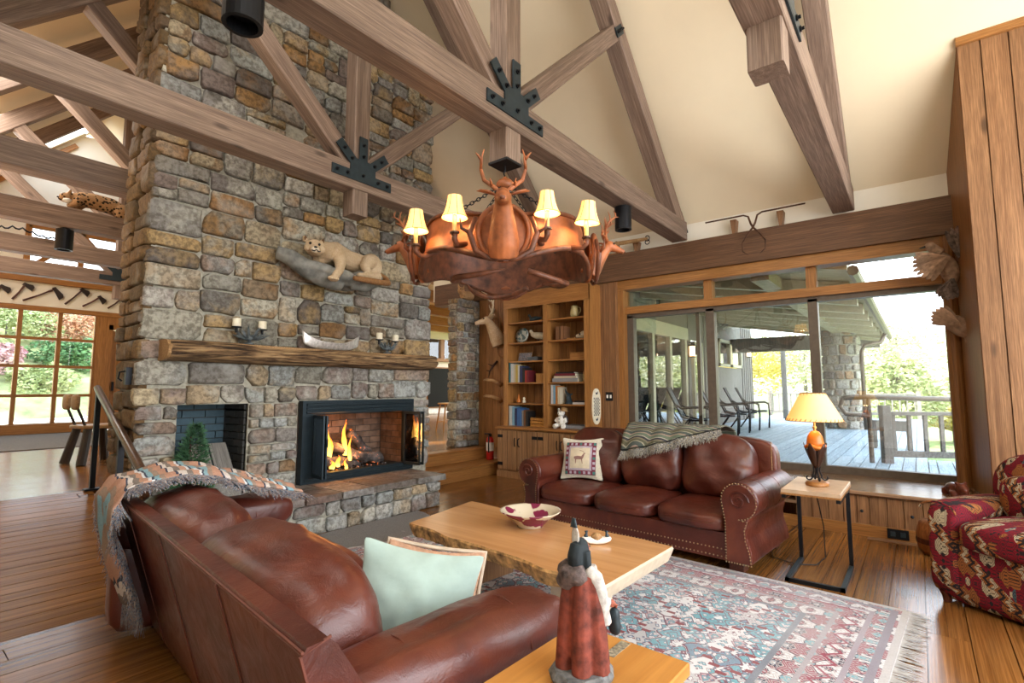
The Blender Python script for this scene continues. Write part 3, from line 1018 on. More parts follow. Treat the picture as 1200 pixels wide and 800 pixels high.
for q in rs:
    stone(fire, q, V((1.405, 4.9, 0)), Y_, Z_, -X_, M_['stone_shaded'], r, depth=0.05)  # side face shade is painted in with the darker palette
# firewood niche lined with painted brick
def brick_face(parent, O, du, dn, L, z0, z1, mat, r, bw=0.2, bh=0.068):
    k, z = 0, z0
    while z < z1 - 0.02:
        u = -bw / 2 if k % 2 else 0.0
        while u < L - 0.01:
            a, b = max(u, 0), min(u + bw, L)
            if b - a > 0.03:
                hw, hh = (b - a) / 2 - 0.004, min(bh, z1 - z) / 2 - 0.004
                obj('brick', MB().box(-hw, hw, -0.012, 0.012, -hh, hh), mat, parent, frame(V(O) + V(du) * ((a + b) / 2) + Z_ * (z + bh / 2), du, dn, (0, 0, 1)), world=True)
            u += bw
        z += bh
        k += 1


M_['brick_blue'] = plain('slate_blue_brick', (0.045, 0.085, 0.11), 0.7, rand=0.15, bmp=0.3)
M_['brick_dark'] = plain('sooty_brick', (0.05, 0.05, 0.047), 0.8, rand=0.3, bmp=0.3)
M_['brick_fire'] = plain('fire_brick', (0.17, 0.105, 0.07), 0.85, rand=0.25, bmp=0.3, noise_amt=0.4, nscale=9)
obj('niche_lining', MB().box(1.6, 2.3, 5.42, 5.5, 0.3, 1.2).box(2.26, 2.30, 4.95, 5.5, 0.3, 1.2).box(1.62, 1.67, 4.95, 5.5, 0.3, 1.2), M_['brick_dark'], fire, world=True)
brick_face(fire, (1.67, 5.41, 0.345), (1, 0, 0), (0, 1, 0), 0.59, 0, 0.8, M_['brick_blue'], r)
brick_face(fire, (2.255, 4.97, 0.345), (0, 1, 0), (-1, 0, 0), 0.44, 0, 0.8, M_['brick_dark'], r)
obj('firebox_lining', MB().box(2.75, 4.2, 5.46, 5.5, 0.3, 1.2).box(2.72, 2.77, 4.95, 5.5, 0.3, 1.2).box(4.18, 4.23, 4.95, 5.5, 0.3, 1.2), M_['brick_dark'], fire, world=True)
brick_face(fire, (2.8, 5.45, 0.40), (1, 0, 0), (0, 1, 0), 1.36, 0, 0.66, M_['brick_fire'], r, 0.22, 0.075)
brick_face(fire, (4.175, 5.0, 0.40), (0, 1, 0), (-1, 0, 0), 0.44, 0, 0.66, M_['brick_fire'], r, 0.22, 0.075)

# mantel log with deep bark
def bark_mat():
    m, nt, b = new_mat('mantel_bark')
    co = coords(nt, (2.6, 34, 34), rand=False)
    n = noise_t(nt, co, 1.0, 5, 0.62, 0.8)
    col = ramp(nt, n, [(0.36, (0.035, 0.022, 0.015)), (0.46, (0.16, 0.095, 0.05)), (0.57, (0.38, 0.24, 0.12)), (0.72, (0.52, 0.37, 0.21))])
    setp(nt, b, col, 0.8, spec=0.2)
    bump(nt, b, n, 1.0, 0.05)
    return m


M_['bark'] = bark_mat()
M_['cut_end'] = wood('cut_log_end', (0.33, 0.18, 0.07), (0.48, 0.29, 0.13), 0.6, (6, 6, 6), amt=0.02)
mant = thing('mantel_log', 'long split log mantel shelf with rough bark along the stone chimney', 'mantel', T(1.52, 4.93, 1.53))


def mantel(u, v):
    x = u * 2.9
    a = math.pi * (-0.5 + 1.0 * v)
    wob = 0.012 * math.sin(x * 5) + 0.012 * mnoise.noise((x * 3, v * 9, 0.3)) + 0.02 * mnoise.noise((x * 1.2, v * 26, 4))
    return (x, -0.02 - (0.24 + wob) * math.cos(a) ** 0.55 if math.cos(a) > 0 else -0.02, 0.085 + 0.085 * math.sin(a) * 1.05 + wob * 0.4)


mb = MB().grid(120, 26, mantel)
mb.f = [f[::-1] for f in mb.f]
obj('bark_face', mb, M_['bark'], mant, smooth=True)
obj('end_grain', MB().prism([(-mantel(0, i / 10)[1], mantel(0, i / 10)[2]) for i in range(11)], -0.02, 0.004, frame((0, 0, 0), (0, -1, 0), (1, 0, 0), (0, 0, 1))), M_['cut_end'], mant)
obj('top_face', MB().box(0, 2.9, -0.2, 0.0, 0.05, 0.165), M_['cut_end'], mant)

# hearth
hearth = thing('hearth', 'raised stone hearth with slate cap slabs below the fireplace', 'hearth', T(2.8, 4.6, 0))
obj('mortar_core', MB().box(1.3, 4.08, 4.30, 4.94, 0, 0.29), M_['mortar'], hearth, world=True)
rr = random.Random(5)
hr = []
parts_of((1.3, 4.1, 0.0, 0.275), rr, 0.42, 0.2, hr)
for q in hr:
    stone(hearth, q, V((0, 4.30, 0)), X_, Z_, -Y_, M_['stone_grey'], rr, depth=0.045)
for q in parts_of((0.0, 0.62, 0.0, 0.275), rr, 0.4, 0.2):
    stone(hearth, q, V((4.08, 4.30, 0)), Y_, Z_, X_, M_['stone_grey'], rr, depth=0.04)
x = 1.3
M_['slate'] = stone_mat('slate_slab', [(0.16, 0.15, 0.14), (0.19, 0.13, 0.11), (0.22, 0.21, 0.20), (0.17, 0.14, 0.12)], scale=4)
while x < 4.14:
    w = min(rr.uniform(0.28, 0.62), 4.16 - x)
    if 4.16 - x - w < 0.2:
        w = 4.16 - x
    yo = 4.235 + rr.uniform(-0.02, 0.02)
    for (y0, y1) in ((yo, 4.6 + rr.uniform(-0.08, 0.08)),):
        hw = w / 2 - 0.007
        yc = [(-hw, yo), (hw * 0.2, yo - 0.012), (hw, yo + rr.uniform(-0.01, 0.015)), (hw, y1 - 0.01), (-hw, y1 - 0.01)]
        sl = MB()
        vs = [(a, b - 4.6, 0) for a, b in yc] + [(a * 0.985, (b - 4.6) * 0.99, 0.06) for a, b in yc]
        sl.add(vs, [(i, (i + 1) % 5, (i + 1) % 5 + 5, i + 5) for i in range(5)] + [(4, 3, 2, 1, 0), (5, 6, 7, 8, 9)])
        obj('slab', sl, M_['slate'], hearth, T(x + w / 2, 4.6, 0.285), world=True)
        hw2 = hw
        obj('slab', MB().cbox(-hw2, hw2, y1 + 0.006 - 4.6, 0.335, 0, 0.058, 0.006), M_['slate'], hearth, T(x + w / 2, 4.6, 0.285), world=True)
    x += w

# steel insert with folding glass doors
ins = thing('fireplace_insert', 'dark steel fireplace insert with open folding glass doors', 'fireplace insert', T(3.475, 4.86, 0.345))
fr = MB()
fr.box(-0.72, 0.72, -0.02, 0.06, 0.69, 0.83).box(-0.72, -0.60, -0.02, 0.06, 0, 0.69).box(0.60, 0.72, -0.02, 0.06, 0, 0.69).box(-0.60, 0.60, -0.02, 0.06, 0, 0.085)
obj('frame', fr, M_['insert'], ins)
for i in range(3):
    obj('louver', MB().cbox(-0.68, 0.68, -0.035, -0.018, 0.70 + i * 0.038, 0.728 + i * 0.038, 0.006), M_['insert'], ins)
obj('bottom_louver', MB().cbox(-0.68, 0.68, -0.03, -0.018, 0.02, 0.06, 0.006), M_['insert'], ins)


def leaf(p0, p1):
    M = along((p0[0], p0[1], 0), (p1[0], p1[1], 0))
    L = math.dist(p0, p1)
    d = obj('door', MB().box(0, L, -0.008, 0.008, 0.07, 0.10).box(0, L, -0.008, 0.008, 0.655, 0.685).box(0, 0.022, -0.008, 0.008, 0.10, 0.655).box(L - 0.022, L, -0.008, 0.008, 0.10, 0.655), M_['insert'], ins, M)
    obj('door_pane', MB().box(0.022, L - 0.022, -0.002, 0.002, 0.10, 0.655), M_['glass_lit'], d)


leaf((-0.60, -0.03), (-0.64, -0.28))
leaf((-0.57, -0.03), (-0.605, -0.28))
leaf((0.60, -0.03), (0.655, -0.28))
leaf((0.565, -0.03), (0.60, -0.28))
obj('handle', MB().cyl((-0.605, -0.29, 0.38), (-0.605, -0.29, 0.46), 0.007), M_['black'], ins)
# log grate and fire
grate = thing('fire_grate', 'black iron grate under the burning logs', 'grate', T(3.48, 5.12, 0.345))
g = MB()
for i in range(7):
    xx = -0.36 + i * 0.12
    g.tube([(xx, -0.16, 0.10), (xx, 0.15, 0.08), (xx, 0.19, 0.16)], 0.009, 6)
obj('bars', g, M_['black'], grate)
for fx in (-0.29, 0.29):
    for fy in (-0.13, 0.13):
        obj('foot', MB().box(fx - 0.01, fx + 0.01, fy - 0.01, fy + 0.01, 0, 0.1), M_['black'], grate)


def ember_mat():
    m, nt, b = new_mat('charred_log')
    co = coords(nt)
    n = noise_t(nt, co, 9, 5, 0.65)
    n2 = noise_t(nt, co, 30, 3)
    setp(nt, b, ramp(nt, n, [(0.35, (0.02, 0.017, 0.016)), (0.55, (0.10, 0.085, 0.08)), (0.72, (0.28, 0.26, 0.25))]), 0.85)
    b.inputs['Emission Color'].default_value = (1, 0.2, 0.02, 1)
    nt.links.new(mth(nt, 'MULTIPLY', ramp(nt, mth(nt, 'MULTIPLY', n, n2), [(0.33, (0, 0, 0)), (0.42, (1, 1, 1))]), 2.0), b.inputs['Emission Strength'])
    bump(nt, b, n, 0.8, 0.02)
    return m


M_['char'] = ember_mat()


def logmesh(L, rad, seed):
    q = random.Random(seed)
    pts, rads = [], []
    for i in range(9):
        t = i / 8
        pts.append(((t - 0.5) * L, q.uniform(-.01, .01), q.uniform(-.01, .01)))
        rads.append(rad * q.uniform(0.88, 1.1))
    m = MB().tube(pts, rads, 10)
    m.v = [tuple(V(p) * (1 + 0.12 * mnoise.noise(V(p) * 14))) for p in m.v]
    return m


LOGS = [((3.30, 5.05, 0.50), 0.66, 0.055, (0, 10, 8), 'lowest front log of the fire, glowing underneath'),
        ((3.62, 5.10, 0.515), 0.52, 0.065, (0, 4, -14), 'short grey ashen log at the right of the fire'),
        ((3.36, 5.24, 0.53), 0.72, 0.06, (0, 0, 4), 'rear dark log at the back of the grate'),
        ((3.38, 5.10, 0.62), 0.58, 0.055, (0, 22, -28), 'blackened log crossing over the front log between the flames'),
        ((3.68, 5.20, 0.66), 0.46, 0.055, (0, 36, 20), 'thick charred log leaning upright against the back of the fire')]
for i, (c, L, ra, e, lb) in enumerate(LOGS):
    o = obj('fire_log', logmesh(L, ra, i + 40), M_['char'], None, T(*c) @ RZ(R(e[2])) @ RY(R(e[1])), smooth=True)
    tag(o, lb, 'log', 'burning logs')
emb = MB()
q = random.Random(9)
for i in range(160):
    s_ = q.uniform(0.008, 0.022)
    emb.ball((q.uniform(-0.5, 0.5), q.uniform(-0.14, 0.2), s_ * 0.7 + q.uniform(0, 0.05)), s_, 5)
o = obj('embers', emb, M_['char'], None, T(3.46, 5.12, 0.36), kind='stuff')
tag(o, 'grey and glowing embers scattered under the grate', 'embers')
fl = thing('flames', 'tall orange flames rising from the logs', 'fire', T(3.4, 5.1, 0.55))


def flame_mat():
    m, nt, b = new_mat('flame')
    tc = nt.nodes.new('ShaderNodeTexCoord')
    sp = N(nt, 'ShaderNodeSeparateXYZ', {0: tc.outputs['Generated']})
    c = ramp(nt, sp.outputs[2], [(0.0, (1.0, 0.55, 0.12)), (0.45, (1.0, 0.38, 0.04)), (1.0, (0.9, 0.13, 0.01))])
    setp(nt, b, (0, 0, 0), 1.0)
    nt.links.new(c, b.inputs['Emission Color'])
    b.inputs['Emission Strength'].default_value = 4.0
    return m


M_['flame'] = flame_mat()


def flame(x, y, z, h, w, seed):
    q = random.Random(seed)
    pts, rads = [], []
    for i in range(10):
        t = i / 9
        pts.append((x + 0.03 * math.sin(t * 5 + seed) * t + 0.02 * t * math.cos(seed), y, z + h * t))
        rads.append(max(0.002, w * (math.sin(math.pi * min(1, t * 0.8 + 0.2)) ** 0.9) * (1 - t) ** 0.6 * q.uniform(0.8, 1.15)))
    obj('flame', MB().tube(pts, rads, 9, flat=0.6), M_['flame'], fl, world=True, smooth=True)


for a in ((3.06, 5.0, 0.56, 0.30, 0.045, 11), (3.10, 5.02, 0.54, 0.22, 0.04, 13), (3.15, 5.0, 0.58, 0.34, 0.045, 1), (3.185, 5.02, 0.56, 0.22, 0.04, 5), (3.40, 5.06, 0.56, 0.36, 0.05, 2), (3.44, 5.02, 0.5, 0.28, 0.04, 3), (3.42, 5.1, 0.62, 0.33, 0.035, 9), (3.26, 4.97, 0.46, 0.12, 0.05, 4), (3.18, 4.97, 0.44, 0.10, 0.05, 6), (3.02, 5.0, 0.47, 0.08, 0.03, 7), (3.36, 4.97, 0.42, 0.12, 0.03, 8)):
    flame(*a)
light('fire_glow', 'POINT', (3.35, 4.98, 0.72), 14, (1.0, 0.36, 0.08), shadow_soft_size=0.12)

# ================================================================ roof trusses
def bolt_mesh():
    return MB().lathe([(0.017, 0), (0.017, 0.012), (0.010, 0.012), (0.010, 0.026)], 8).mesh('bolt', False)


BOLT = bolt_mesh()
BOLT.materials.append(M_['black'])
FACE = frame((0, 0, 0), (1, 0, 0), (0, 0, 1), (0, -1, 0))      # local z points to -Y


def truss(label, y, detail=True, posts=True, cut=None):
    t = thing('roof_truss', label, 'roof truss', T(2.83, y, 3.18), 'roof trusses')
    def bm_(name, p0, p1, w, h, mat='timber'):
        M = along((p0[0], 0.10, p0[1]), (p1[0], 0.10, p1[1]))
        L = math.dist(p0, p1)
        return obj(name, MB().cbox(0, L, -w / 2, w / 2, -h / 2, h / 2, 0.008), M_[mat], t, M)
    if cut is None:
        bm_('bottom_chord', (-3.66, 0.12), (3.56, 0.12), 0.20, 0.24)
    else:
        for a, b in cut:
            bm_('bottom_chord', (a - 2.83, 0.12), (b - 2.83, 0.12), 0.20, 0.24)
    if posts:
        bm_('king_post', (0, -0.24), (0, 3.45), 0.17, 0.17)
    for s in (1, -1):
        bm_('rafter', (s * 3.52, 0.10), (s * 0.02, 3.60), 0.18, 0.2)
        if posts or s < 0:
            bm_('brace', (s * 0.12, 0.27), (s * 1.76, 1.80), 0.15, 0.16)
    if not posts:
        return t
    pl = MB()
    for ang in (0, 180, 42, 138, 90):
        L = 0.33 if ang in (0, 180) else 0.36
        pl.box(0, L, -0.045, 0.045, -0.004, 0.008, FACE @ T(0, 0.14 if ang not in (0, 180) else 0.10, 0) @ RZ(R(ang)))
    pl.box(-0.14, 0.14, -0.0, 0.2, -0.004, 0.009, FACE @ T(0, 0.07, 0))
    plate = obj('gusset_plate', pl, M_['plate_steel'], t, T(0, -0.006, 0.02))
    foot = obj('foot_plate', MB().box(-0.19, 0.12, -0.008, 0.008, -0.075, 0.075, along((3.47, 0.10, 0.19), (3.1, 0.10, 0.56)) @ T(0, 0, 0.105) @ RX(R(90))), M_['plate_steel'], t)
    tie = obj('tie_plate', MB().box(-0.09, 0.09, -0.05, 0.05, 0, 0.012, FACE @ T(1.76, 1.80, -0.02) @ RZ(R(43))), M_['plate_steel'], t)
    if detail:
        for ang in (0, 180, 42, 138, 90):
            for d in (0.17, 0.28):
                b0 = 0.14 if ang not in (0, 180) else 0.10
                obj('bolt', BOLT, None, plate, FACE @ T(math.cos(R(ang)) * d, b0 + math.sin(R(ang)) * d, 0.006))
        obj('bolt', BOLT, None, plate, FACE @ T(0, 0.12, 0.006))
        for d in (-0.06, -0.02, 0.02, 0.06):
            obj('bolt', BOLT, None, tie, FACE @ T(1.76 + d * 0.73, 1.80 + d * 0.68, -0.005))
        Mf = along((3.47, 0.10, 0.19), (3.1, 0.10, 0.56))
        for d in (-0.14, -0.05, 0.04):
            obj('bolt', BOLT, None, foot, Mf @ T(d, 0.03, 0.11))
    return t


truss('weathered roof truss nearest the tall boarded wall, seen almost end on', 0.42)
truss('weathered roof truss that carries the antler chandelier', 2.2)
truss('weathered roof truss running close in front of the stone chimney', 4.06)
truss('roof truss ending at the side of the stone chimney', 5.9, False, True)
truss('roof truss carrying the mounted bobcat over the entry hall', 7.7, False)
truss('roof truss with a dark garland along it over the entry hall', 9.6, False)
truss('roof truss farthest away, in front of the entry windows', 11.4, False)
# garland on the far truss
g = MB()
pts = [(0.7 + i * 0.035, 9.57 + 0.02 * math.sin(i * 1.9), 3.36 - 0.03 * math.sin(i * 0.35) + 0.018 * math.cos(i * 2.1) + 0.1) for i in range(28)]
g.tube(pts, 0.012, 6)
o = obj('garland', g, M_['black'], None, smooth=True)
tag(o, 'dark twisted garland lying along a truss beam in the entry hall', 'garland')

# ---- cylinder down lights
def down_light(c, label, ztop=3.18):
    t = thing('cylinder_light', label, 'spotlight', T(*c), 'black cylinder spotlights')
    h = 0.24
    obj('canister', MB().lathe([(0.066, 0.0), (0.085, 0.0), (0.085, h), (0.078, h + 0.004), (0.06, h + 0.004)], 24, caps=False).lathe([(0.0, 0.06), (0.066, 0.06), (0.066, 0.0)], 24, caps=False).lathe([(0.0, h + 0.004), (0.06, h + 0.004)], 24, caps=False), M_['black'], t, smooth=False)
    obj('stem', MB().cyl((0, 0, h), (0, 0, ztop - c[2]), 0.05), M_['black'], t)
    return t


down_light((4.77, 2.3, 2.93), 'black cylinder spotlight under the truss beam right of the chandelier')
down_light((0.95, 2.3, 2.93), 'black cylinder spotlight cut by the top of the frame before the chimney')
down_light((1.36, 7.8, 2.92), 'black cylinder spotlight under the bobcat beam in the entry hall')

# ================================================================ furniture
def fringe_mesh(line, drop, n, L, wid=0.006, seed=1, splay=0.3):
    """Loose threads hanging from a polyline; drop is the mean direction."""
    q = random.Random(seed)
    mb = MB()
    line = [V(p) for p in line]
    for i in range(n):
        t = (i + q.random()) / n * (len(line) - 1)
        k = min(int(t), len(line) - 2)
        p = line[k].lerp(line[k + 1], t - k)
        a = (line[k + 1] - line[k]).normalized()
        d = V(drop).normalized() + a * q.uniform(-splay, splay) + V((q.uniform(-1, 1), q.uniform(-1, 1), q.uniform(-1, 1))) * splay * 0.3
        d.normalize()
        l = L * q.uniform(0.65, 1.15)
        s = a * wid * q.uniform(0.5, 1)
        m1 = p + d * l * 0.5 + V((q.uniform(-1, 1), q.uniform(-1, 1), q.uniform(-1, 1))) * 0.004
        e = p + d * l
        mb.add([p - s, p + s, m1 + s * 0.8, m1 - s * 0.8, e + s * 0.3, e - s * 0.3], [(0, 1, 2, 3), (3, 2, 4, 5)])
    return mb


def seam(name, pts, parent, r_=0.003, mat='stitch'):
    return obj(name, MB().tube(pts, r_, 5), M_[mat], parent)


M_['stitch'] = plain('leather_welt', (0.13, 0.038, 0.024), 0.5)
M_['foot_wood'] = wood('dark_foot_wood', (0.05, 0.012, 0.006), (0.12, 0.03, 0.014), 0.4)
M_['nail'] = plain('brass_nailhead', (0.30, 0.22, 0.13), 0.35, 0.9)

# ---- rug
RW, RL = 1.25, 1.75
M_['rug'] = rug_mat('rug_pattern', RW, RL)
rug = thing('rug', 'large cream blue and red patterned rug under the coffee table', 'rug', T(2.75, 1.94, 0.001) @ RZ(R(-4)))
obj('pile', MB().grid(24, 34, lambda u, v: ((u * 2 - 1) * RW, (v * 2 - 1) * RL, 0.010 + 0.0015 * mnoise.noise((u * 9, v * 12, 0))), thick=0.009), M_['rug'], rug)
M_['fringe'] = plain('rug_fringe', (0.50, 0.48, 0.46), 0.95, rand=0.1)
for s in (-1, 1):
    f = obj('fringe', fringe_mesh([(-RW, s * RL, 0.006), (0, s * RL, 0.006), (RW, s * RL, 0.006)], (0, s, -0.02), 420, 0.10, 0.006, 3, 0.25), M_['fringe'], rug, kind='stuff')
mat_o = thing('hearth_mat', 'grey half round mat on the floor in front of the hearth', 'mat', T(3.0, 4.24, 0.001))
pl = [(0.76 * math.cos(a), -0.66 * math.sin(a)) for a in [math.pi * i / 24 for i in range(25)]]
M_['mat_grey'] = plain('grey_mat', (0.20, 0.19, 0.185), 0.95, noise_amt=0.25, nscale=90, bmp=0.5)
mb = MB()
n_ = len(pl)
mb.add([(a, b, 0) for a, b in pl] + [(a * 0.985, b * 0.985, 0.012) for a, b in pl], [(i, i + 1, i + 1 + n_, i + n_) for i in range(n_ - 1)] + [tuple(range(n_, 2 * n_))[::-1]])
obj('pile', mb, M_['mat_grey'], mat_o)

# ---- near sofa, seen from behind
SA = T(1.17, 2.2, 0) @ RZ(R(-6.2))
sa = thing('leather_sofa', 'red brown leather sofa seen from behind with a fringed blanket over its far end', 'sofa', SA, 'leather sofas')
LE = M_['leather']


def sag(px, amp, s=1.0):
    return lambda x, y, z: (0, 0, amp * mnoise.noise((x * 1.7 * s + px, y * 2.1 * s, z * 2)))


back = MB()
prof = [(-0.235, 0.05), (-0.425, 0.735), (-0.415, 0.75), (-0.365, 0.755), (-0.345, 0.735), (-0.08, 0.30), (-0.08, 0.05)]
back.prism(prof, -1.2, 1.25)
bo = obj('back_panel', back, LE, sa)
for yy in (-0.62, 0.1, 0.75):
    seam('seam', [(-0.24, yy, 0.06), (-0.33, yy, 0.38), (-0.428, yy, 0.735)], bo, 0.0025)
seam('seam', [(-0.424, -1.2, 0.742), (-0.424, 1.25, 0.742)], bo, 0.004)
seam('seam', [(-0.238, -1.198, 0.06), (-0.428, -1.198, 0.735), (-0.36, -1.198, 0.757)], bo, 0.004)
obj('base', MB().cbox(-0.2, 0.42, -1.15, 1.2, 0.06, 0.28, 0.02), LE, sa)
for s in (-1, 1):
    y = -1.10 if s < 0 else 1.15
    a = MB()
    a.rbox((0.03, y, 0.525), (0.47, 0.135, 0.115), 3.2, 12, lambda x, yy, z: (0.02 * (1 - z * z) if x > 0.7 else 0, 0, 0.012 * mnoise.noise((x * 3, yy * 3, z * 3))))
    a.rbox((0.03, y, 0.27), (0.45, 0.105, 0.24), 8, 8)
    ar = obj('arm', a, LE, sa, smooth=True)
    for xx in (-0.12, 0.26):
        seam('seam', [(xx, y + 0.134 * math.cos(t) ** (1 if True else 1), 0.525 + 0.116 * math.sin(t)) for t in [math.pi * i / 10 for i in range(11)]], ar, 0.002)
for s in (-1, 1):
    y0 = 0.03 + s * 0.505
    sc_ = obj('seat_cushion', MB().rbox((0.16, y0, 0.36), (0.36, 0.50, 0.095), 5, 14, lambda x, y, z: (0.01 * y, 0, 0.02 * (1 - x * x) * (1 - y * y) * (1 if z > 0 else 0) + 0.008 * mnoise.noise((x * 3, y * 3, s)))), LE, sa, smooth=True)
    Mb = T(-0.19, y0, 0.575) @ RY(R(-14))

    def puff(x, y, z):
        w = 0.05 * (1 - y * y) * (1 - z * z)
        return ((w if x > 0 else -0.2 * w) + 0.012 * mnoise.noise((x * 2.5, y * 4, z * 4 + s)), 0.02 * y * (1 - abs(z)), -0.02 * y * y * (1 if z > 0 else 0) + 0.014 * mnoise.noise((x * 2, y * 5, z * 3)))
    bc = obj('back_cushion', MB().rbox((0, 0, 0), (0.15, 0.495, 0.225), 4.2, 16, puff), LE, sa, Mb, smooth=True)
    seam('seam', [(-0.163 + 0.01 * abs(i - 8) / 8, -0.44 + 0.88 * i / 16, 0.17 + 0.006 * math.sin(i * 0.4)) for i in range(17)], bc, 0.002)
for (fx, fy) in ((-0.2, -1.1), (-0.2, 1.15), (0.38, -1.1), (0.38, 1.15)):
    obj('foot', MB().lathe([(0.02, 0), (0.028, 0.06)], 10), M_['black'], sa, T(fx, fy, 0))

# blanket over the far end of the near sofa
M_['throw_a'] = stripe_cloth('striped_blanket', [(0, (0.42, 0.24, 0.17)), (0.2, (0.05, 0.06, 0.09)), (0.25, (0.55, 0.50, 0.46)), (0.36, (0.20, 0.17, 0.15)), (0.5, (0.46, 0.27, 0.19)), (0.66, (0.60, 0.62, 0.64)), (0.72, (0.06, 0.07, 0.10)), (0.77, (0.22, 0.36, 0.42)), (0.88, (0.30, 0.22, 0.17))], 5.2, 0.75, 0)
M_['throw_a_fringe'] = thread_mat('mixed_fringe', [(0.05, 0.07, 0.12), (0.20, 0.24, 0.32), (0.40, 0.26, 0.20), (0.10, 0.20, 0.30), (0.50, 0.48, 0.46), (0.24, 0.14, 0.12)])
bl = thing('blanket', 'striped blanket with long blue grey fringe draped over the back of the near sofa', 'blanket', SA, 'throws')
PTH = [(-0.36, 0.16), (-0.41, 0.40), (-0.45, 0.60), (-0.462, 0.74), (-0.43, 0.805), (-0.34, 0.815), (-0.20, 0.84), (-0.06, 0.835), (0.07, 0.775), (0.20, 0.74), (0.34, 0.70)]


def path(v, P):
    t = v * (len(P) - 1)
    k = min(int(t), len(P) - 2)
    f = t - k
    return P[k][0] + (P[k + 1][0] - P[k][0]) * f, P[k][1] + (P[k + 1][1] - P[k][1]) * f


def blanket(u, v):
    x, z = path(v, PTH)
    y0 = 0.62 + 0.10 * math.sin(v * 3.0) - 0.12 * max(0, v - 0.45)
    y = y0 + (1.24 - y0) * u
    if v < 0.3:
        z += (0.25 * (1 - u) * (1 - v / 0.3)) * 0.55
    wr = 0.018 * math.sin(u * 17 + v * 4) * (0.4 + v) + 0.03 * mnoise.noise((u * 3, v * 6, 2.2))
    if v < 0.38:
        return (x - abs(wr) * 0.8 - 0.01, y + 0.02 * math.sin(v * 9), z)
    return (x, y, z + abs(wr) + 0.012)


b_ = obj('cloth', MB().grid(30, 46, blanket, thick=0.008), M_['throw_a'], bl, smooth=True)
obj('fringe', fringe_mesh([blanket(0, i / 20) for i in range(0, 8)], (0, -0.5, -0.9), 420, 0.11, 0.005, 4, 0.5), M_['throw_a_fringe'], bl, kind='stuff')
obj('fringe', fringe_mesh([blanket(0, i / 20) for i in range(8, 21)], (-0.1, -1, -0.25), 620, 0.11, 0.005, 5, 0.5), M_['throw_a_fringe'], bl, kind='stuff')
obj('fringe', fringe_mesh([blanket(i / 10, 0) for i in range(11)], (0.05, 0, -1), 420, 0.12, 0.005, 6, 0.35), M_['throw_a_fringe'], bl, kind='stuff')
obj('fringe', fringe_mesh([blanket(1, i / 20) for i in range(0, 9)], (0, 0.5, -1), 240, 0.08, 0.005, 7, 0.4), M_['throw_a_fringe'], bl, kind='stuff')


# pillows of the near sofa
def pillow(name, label, M, hx, hy, mat, th=0.075, group='throw pillows', piping=None):
    t = thing(name, label, 'pillow', M, group)

    def fn(x, y, z):
        e = (1 - x * x) * (1 - y * y)
        pin = 0.06 * (1 - abs(x)) * y * abs(y) + 0
        return (-0.13 * hx * x * (1 - y * y), -0.13 * hy * y * (1 - x * x), (th * e - 0.0) * (1 if z > 0 else -1) + 0.010 * mnoise.noise((x * 2.5 + y, y * 3 - x, z + hx * 9)) + 0.006 * math.sin(9 * x + 7 * y) * e * (1 - e))
    obj('cover', MB().rbox((0, 0, 0), (hx, hy, 0.012), 22, 20, fn), mat, t, smooth=True)
    if piping:
        e = []
        for i in range(41):
            a = 4 * i / 40
            k = int(a) % 4
            f = (a - int(a)) * 2 - 1
            p = ((f, -1), (1, f), (-f, 1), (-1, -f))[k]
            e.append((p[0] * hx * (0.985 - 0.05 * (1 - p[1] * p[1])), p[1] * hy * (0.985 - 0.05 * (1 - p[0] * p[0])), 0))
        obj('piping', MB().tube(e, 0.008, 6), piping, t)
    return t


def facing(c, n, roll=0.0):
    """A frame at c whose Z axis is n and whose Y axis leans upwards."""
    n = V(n).normalized()
    y = (V((0, 0, 1)) - n * n.z).normalized()
    return frame(V(c), y.cross(n), y, n) @ RZ(roll)


M_['mint'] = plain('mint_linen', (0.34, 0.44, 0.40), 0.9, noise_amt=0.08, nscale=14, bmp=0.35)
M_['tan_cloth'] = plain('tan_embossed_cloth', (0.42, 0.24, 0.15), 0.85, noise_amt=0.3, nscale=40, bmp=0.6)
M_['tan_pipe'] = plain('tan_piping', (0.50, 0.40, 0.30), 0.85)
pillow('throw_pillow', 'pale mint linen pillow leaning against the arm of the near sofa', facing((1.245, 1.416, 0.552), (-0.60, -0.80, 0.36), R(-13)), 0.225, 0.195, M_['mint'], 0.075)
pillow('throw_pillow', 'tan embossed pillow with light piping behind the mint pillow', facing((1.41, 1.52, 0.492), (-0.60, -0.80, 0.36), R(-12)), 0.20, 0.20, M_['tan_cloth'], 0.05, piping=M_['tan_pipe'])

# ---- far sofa below the window
SB = T(4.43, 1.98, 0) @ RZ(math.pi - R(4.5))
sb = thing('leather_sofa', 'long three seat leather sofa with rolled nailhead arms below the big window', 'sofa', SB, 'leather sofas')
obj('base', MB().cbox(-0.46, 0.42, -0.95, 0.95, 0.07, 0.26, 0.012), LE, sb)
nh = MB()
for i in range(64):
    y = -0.92 + 1.84 * i / 63
    nh.ball((0.422, y, 0.092), 0.006, 6)
    nh.ball((0.422, y, 0.145), 0.006, 6)


def arm_profile():
    p = []
    for i in range(14):
        a = R(-150 + 300 * i / 13)
        p.append((0.02 + 0.125 * math.sin(a + math.pi) * -1 * -1, 0.50 + 0.125 * -math.cos(a)))
    return p


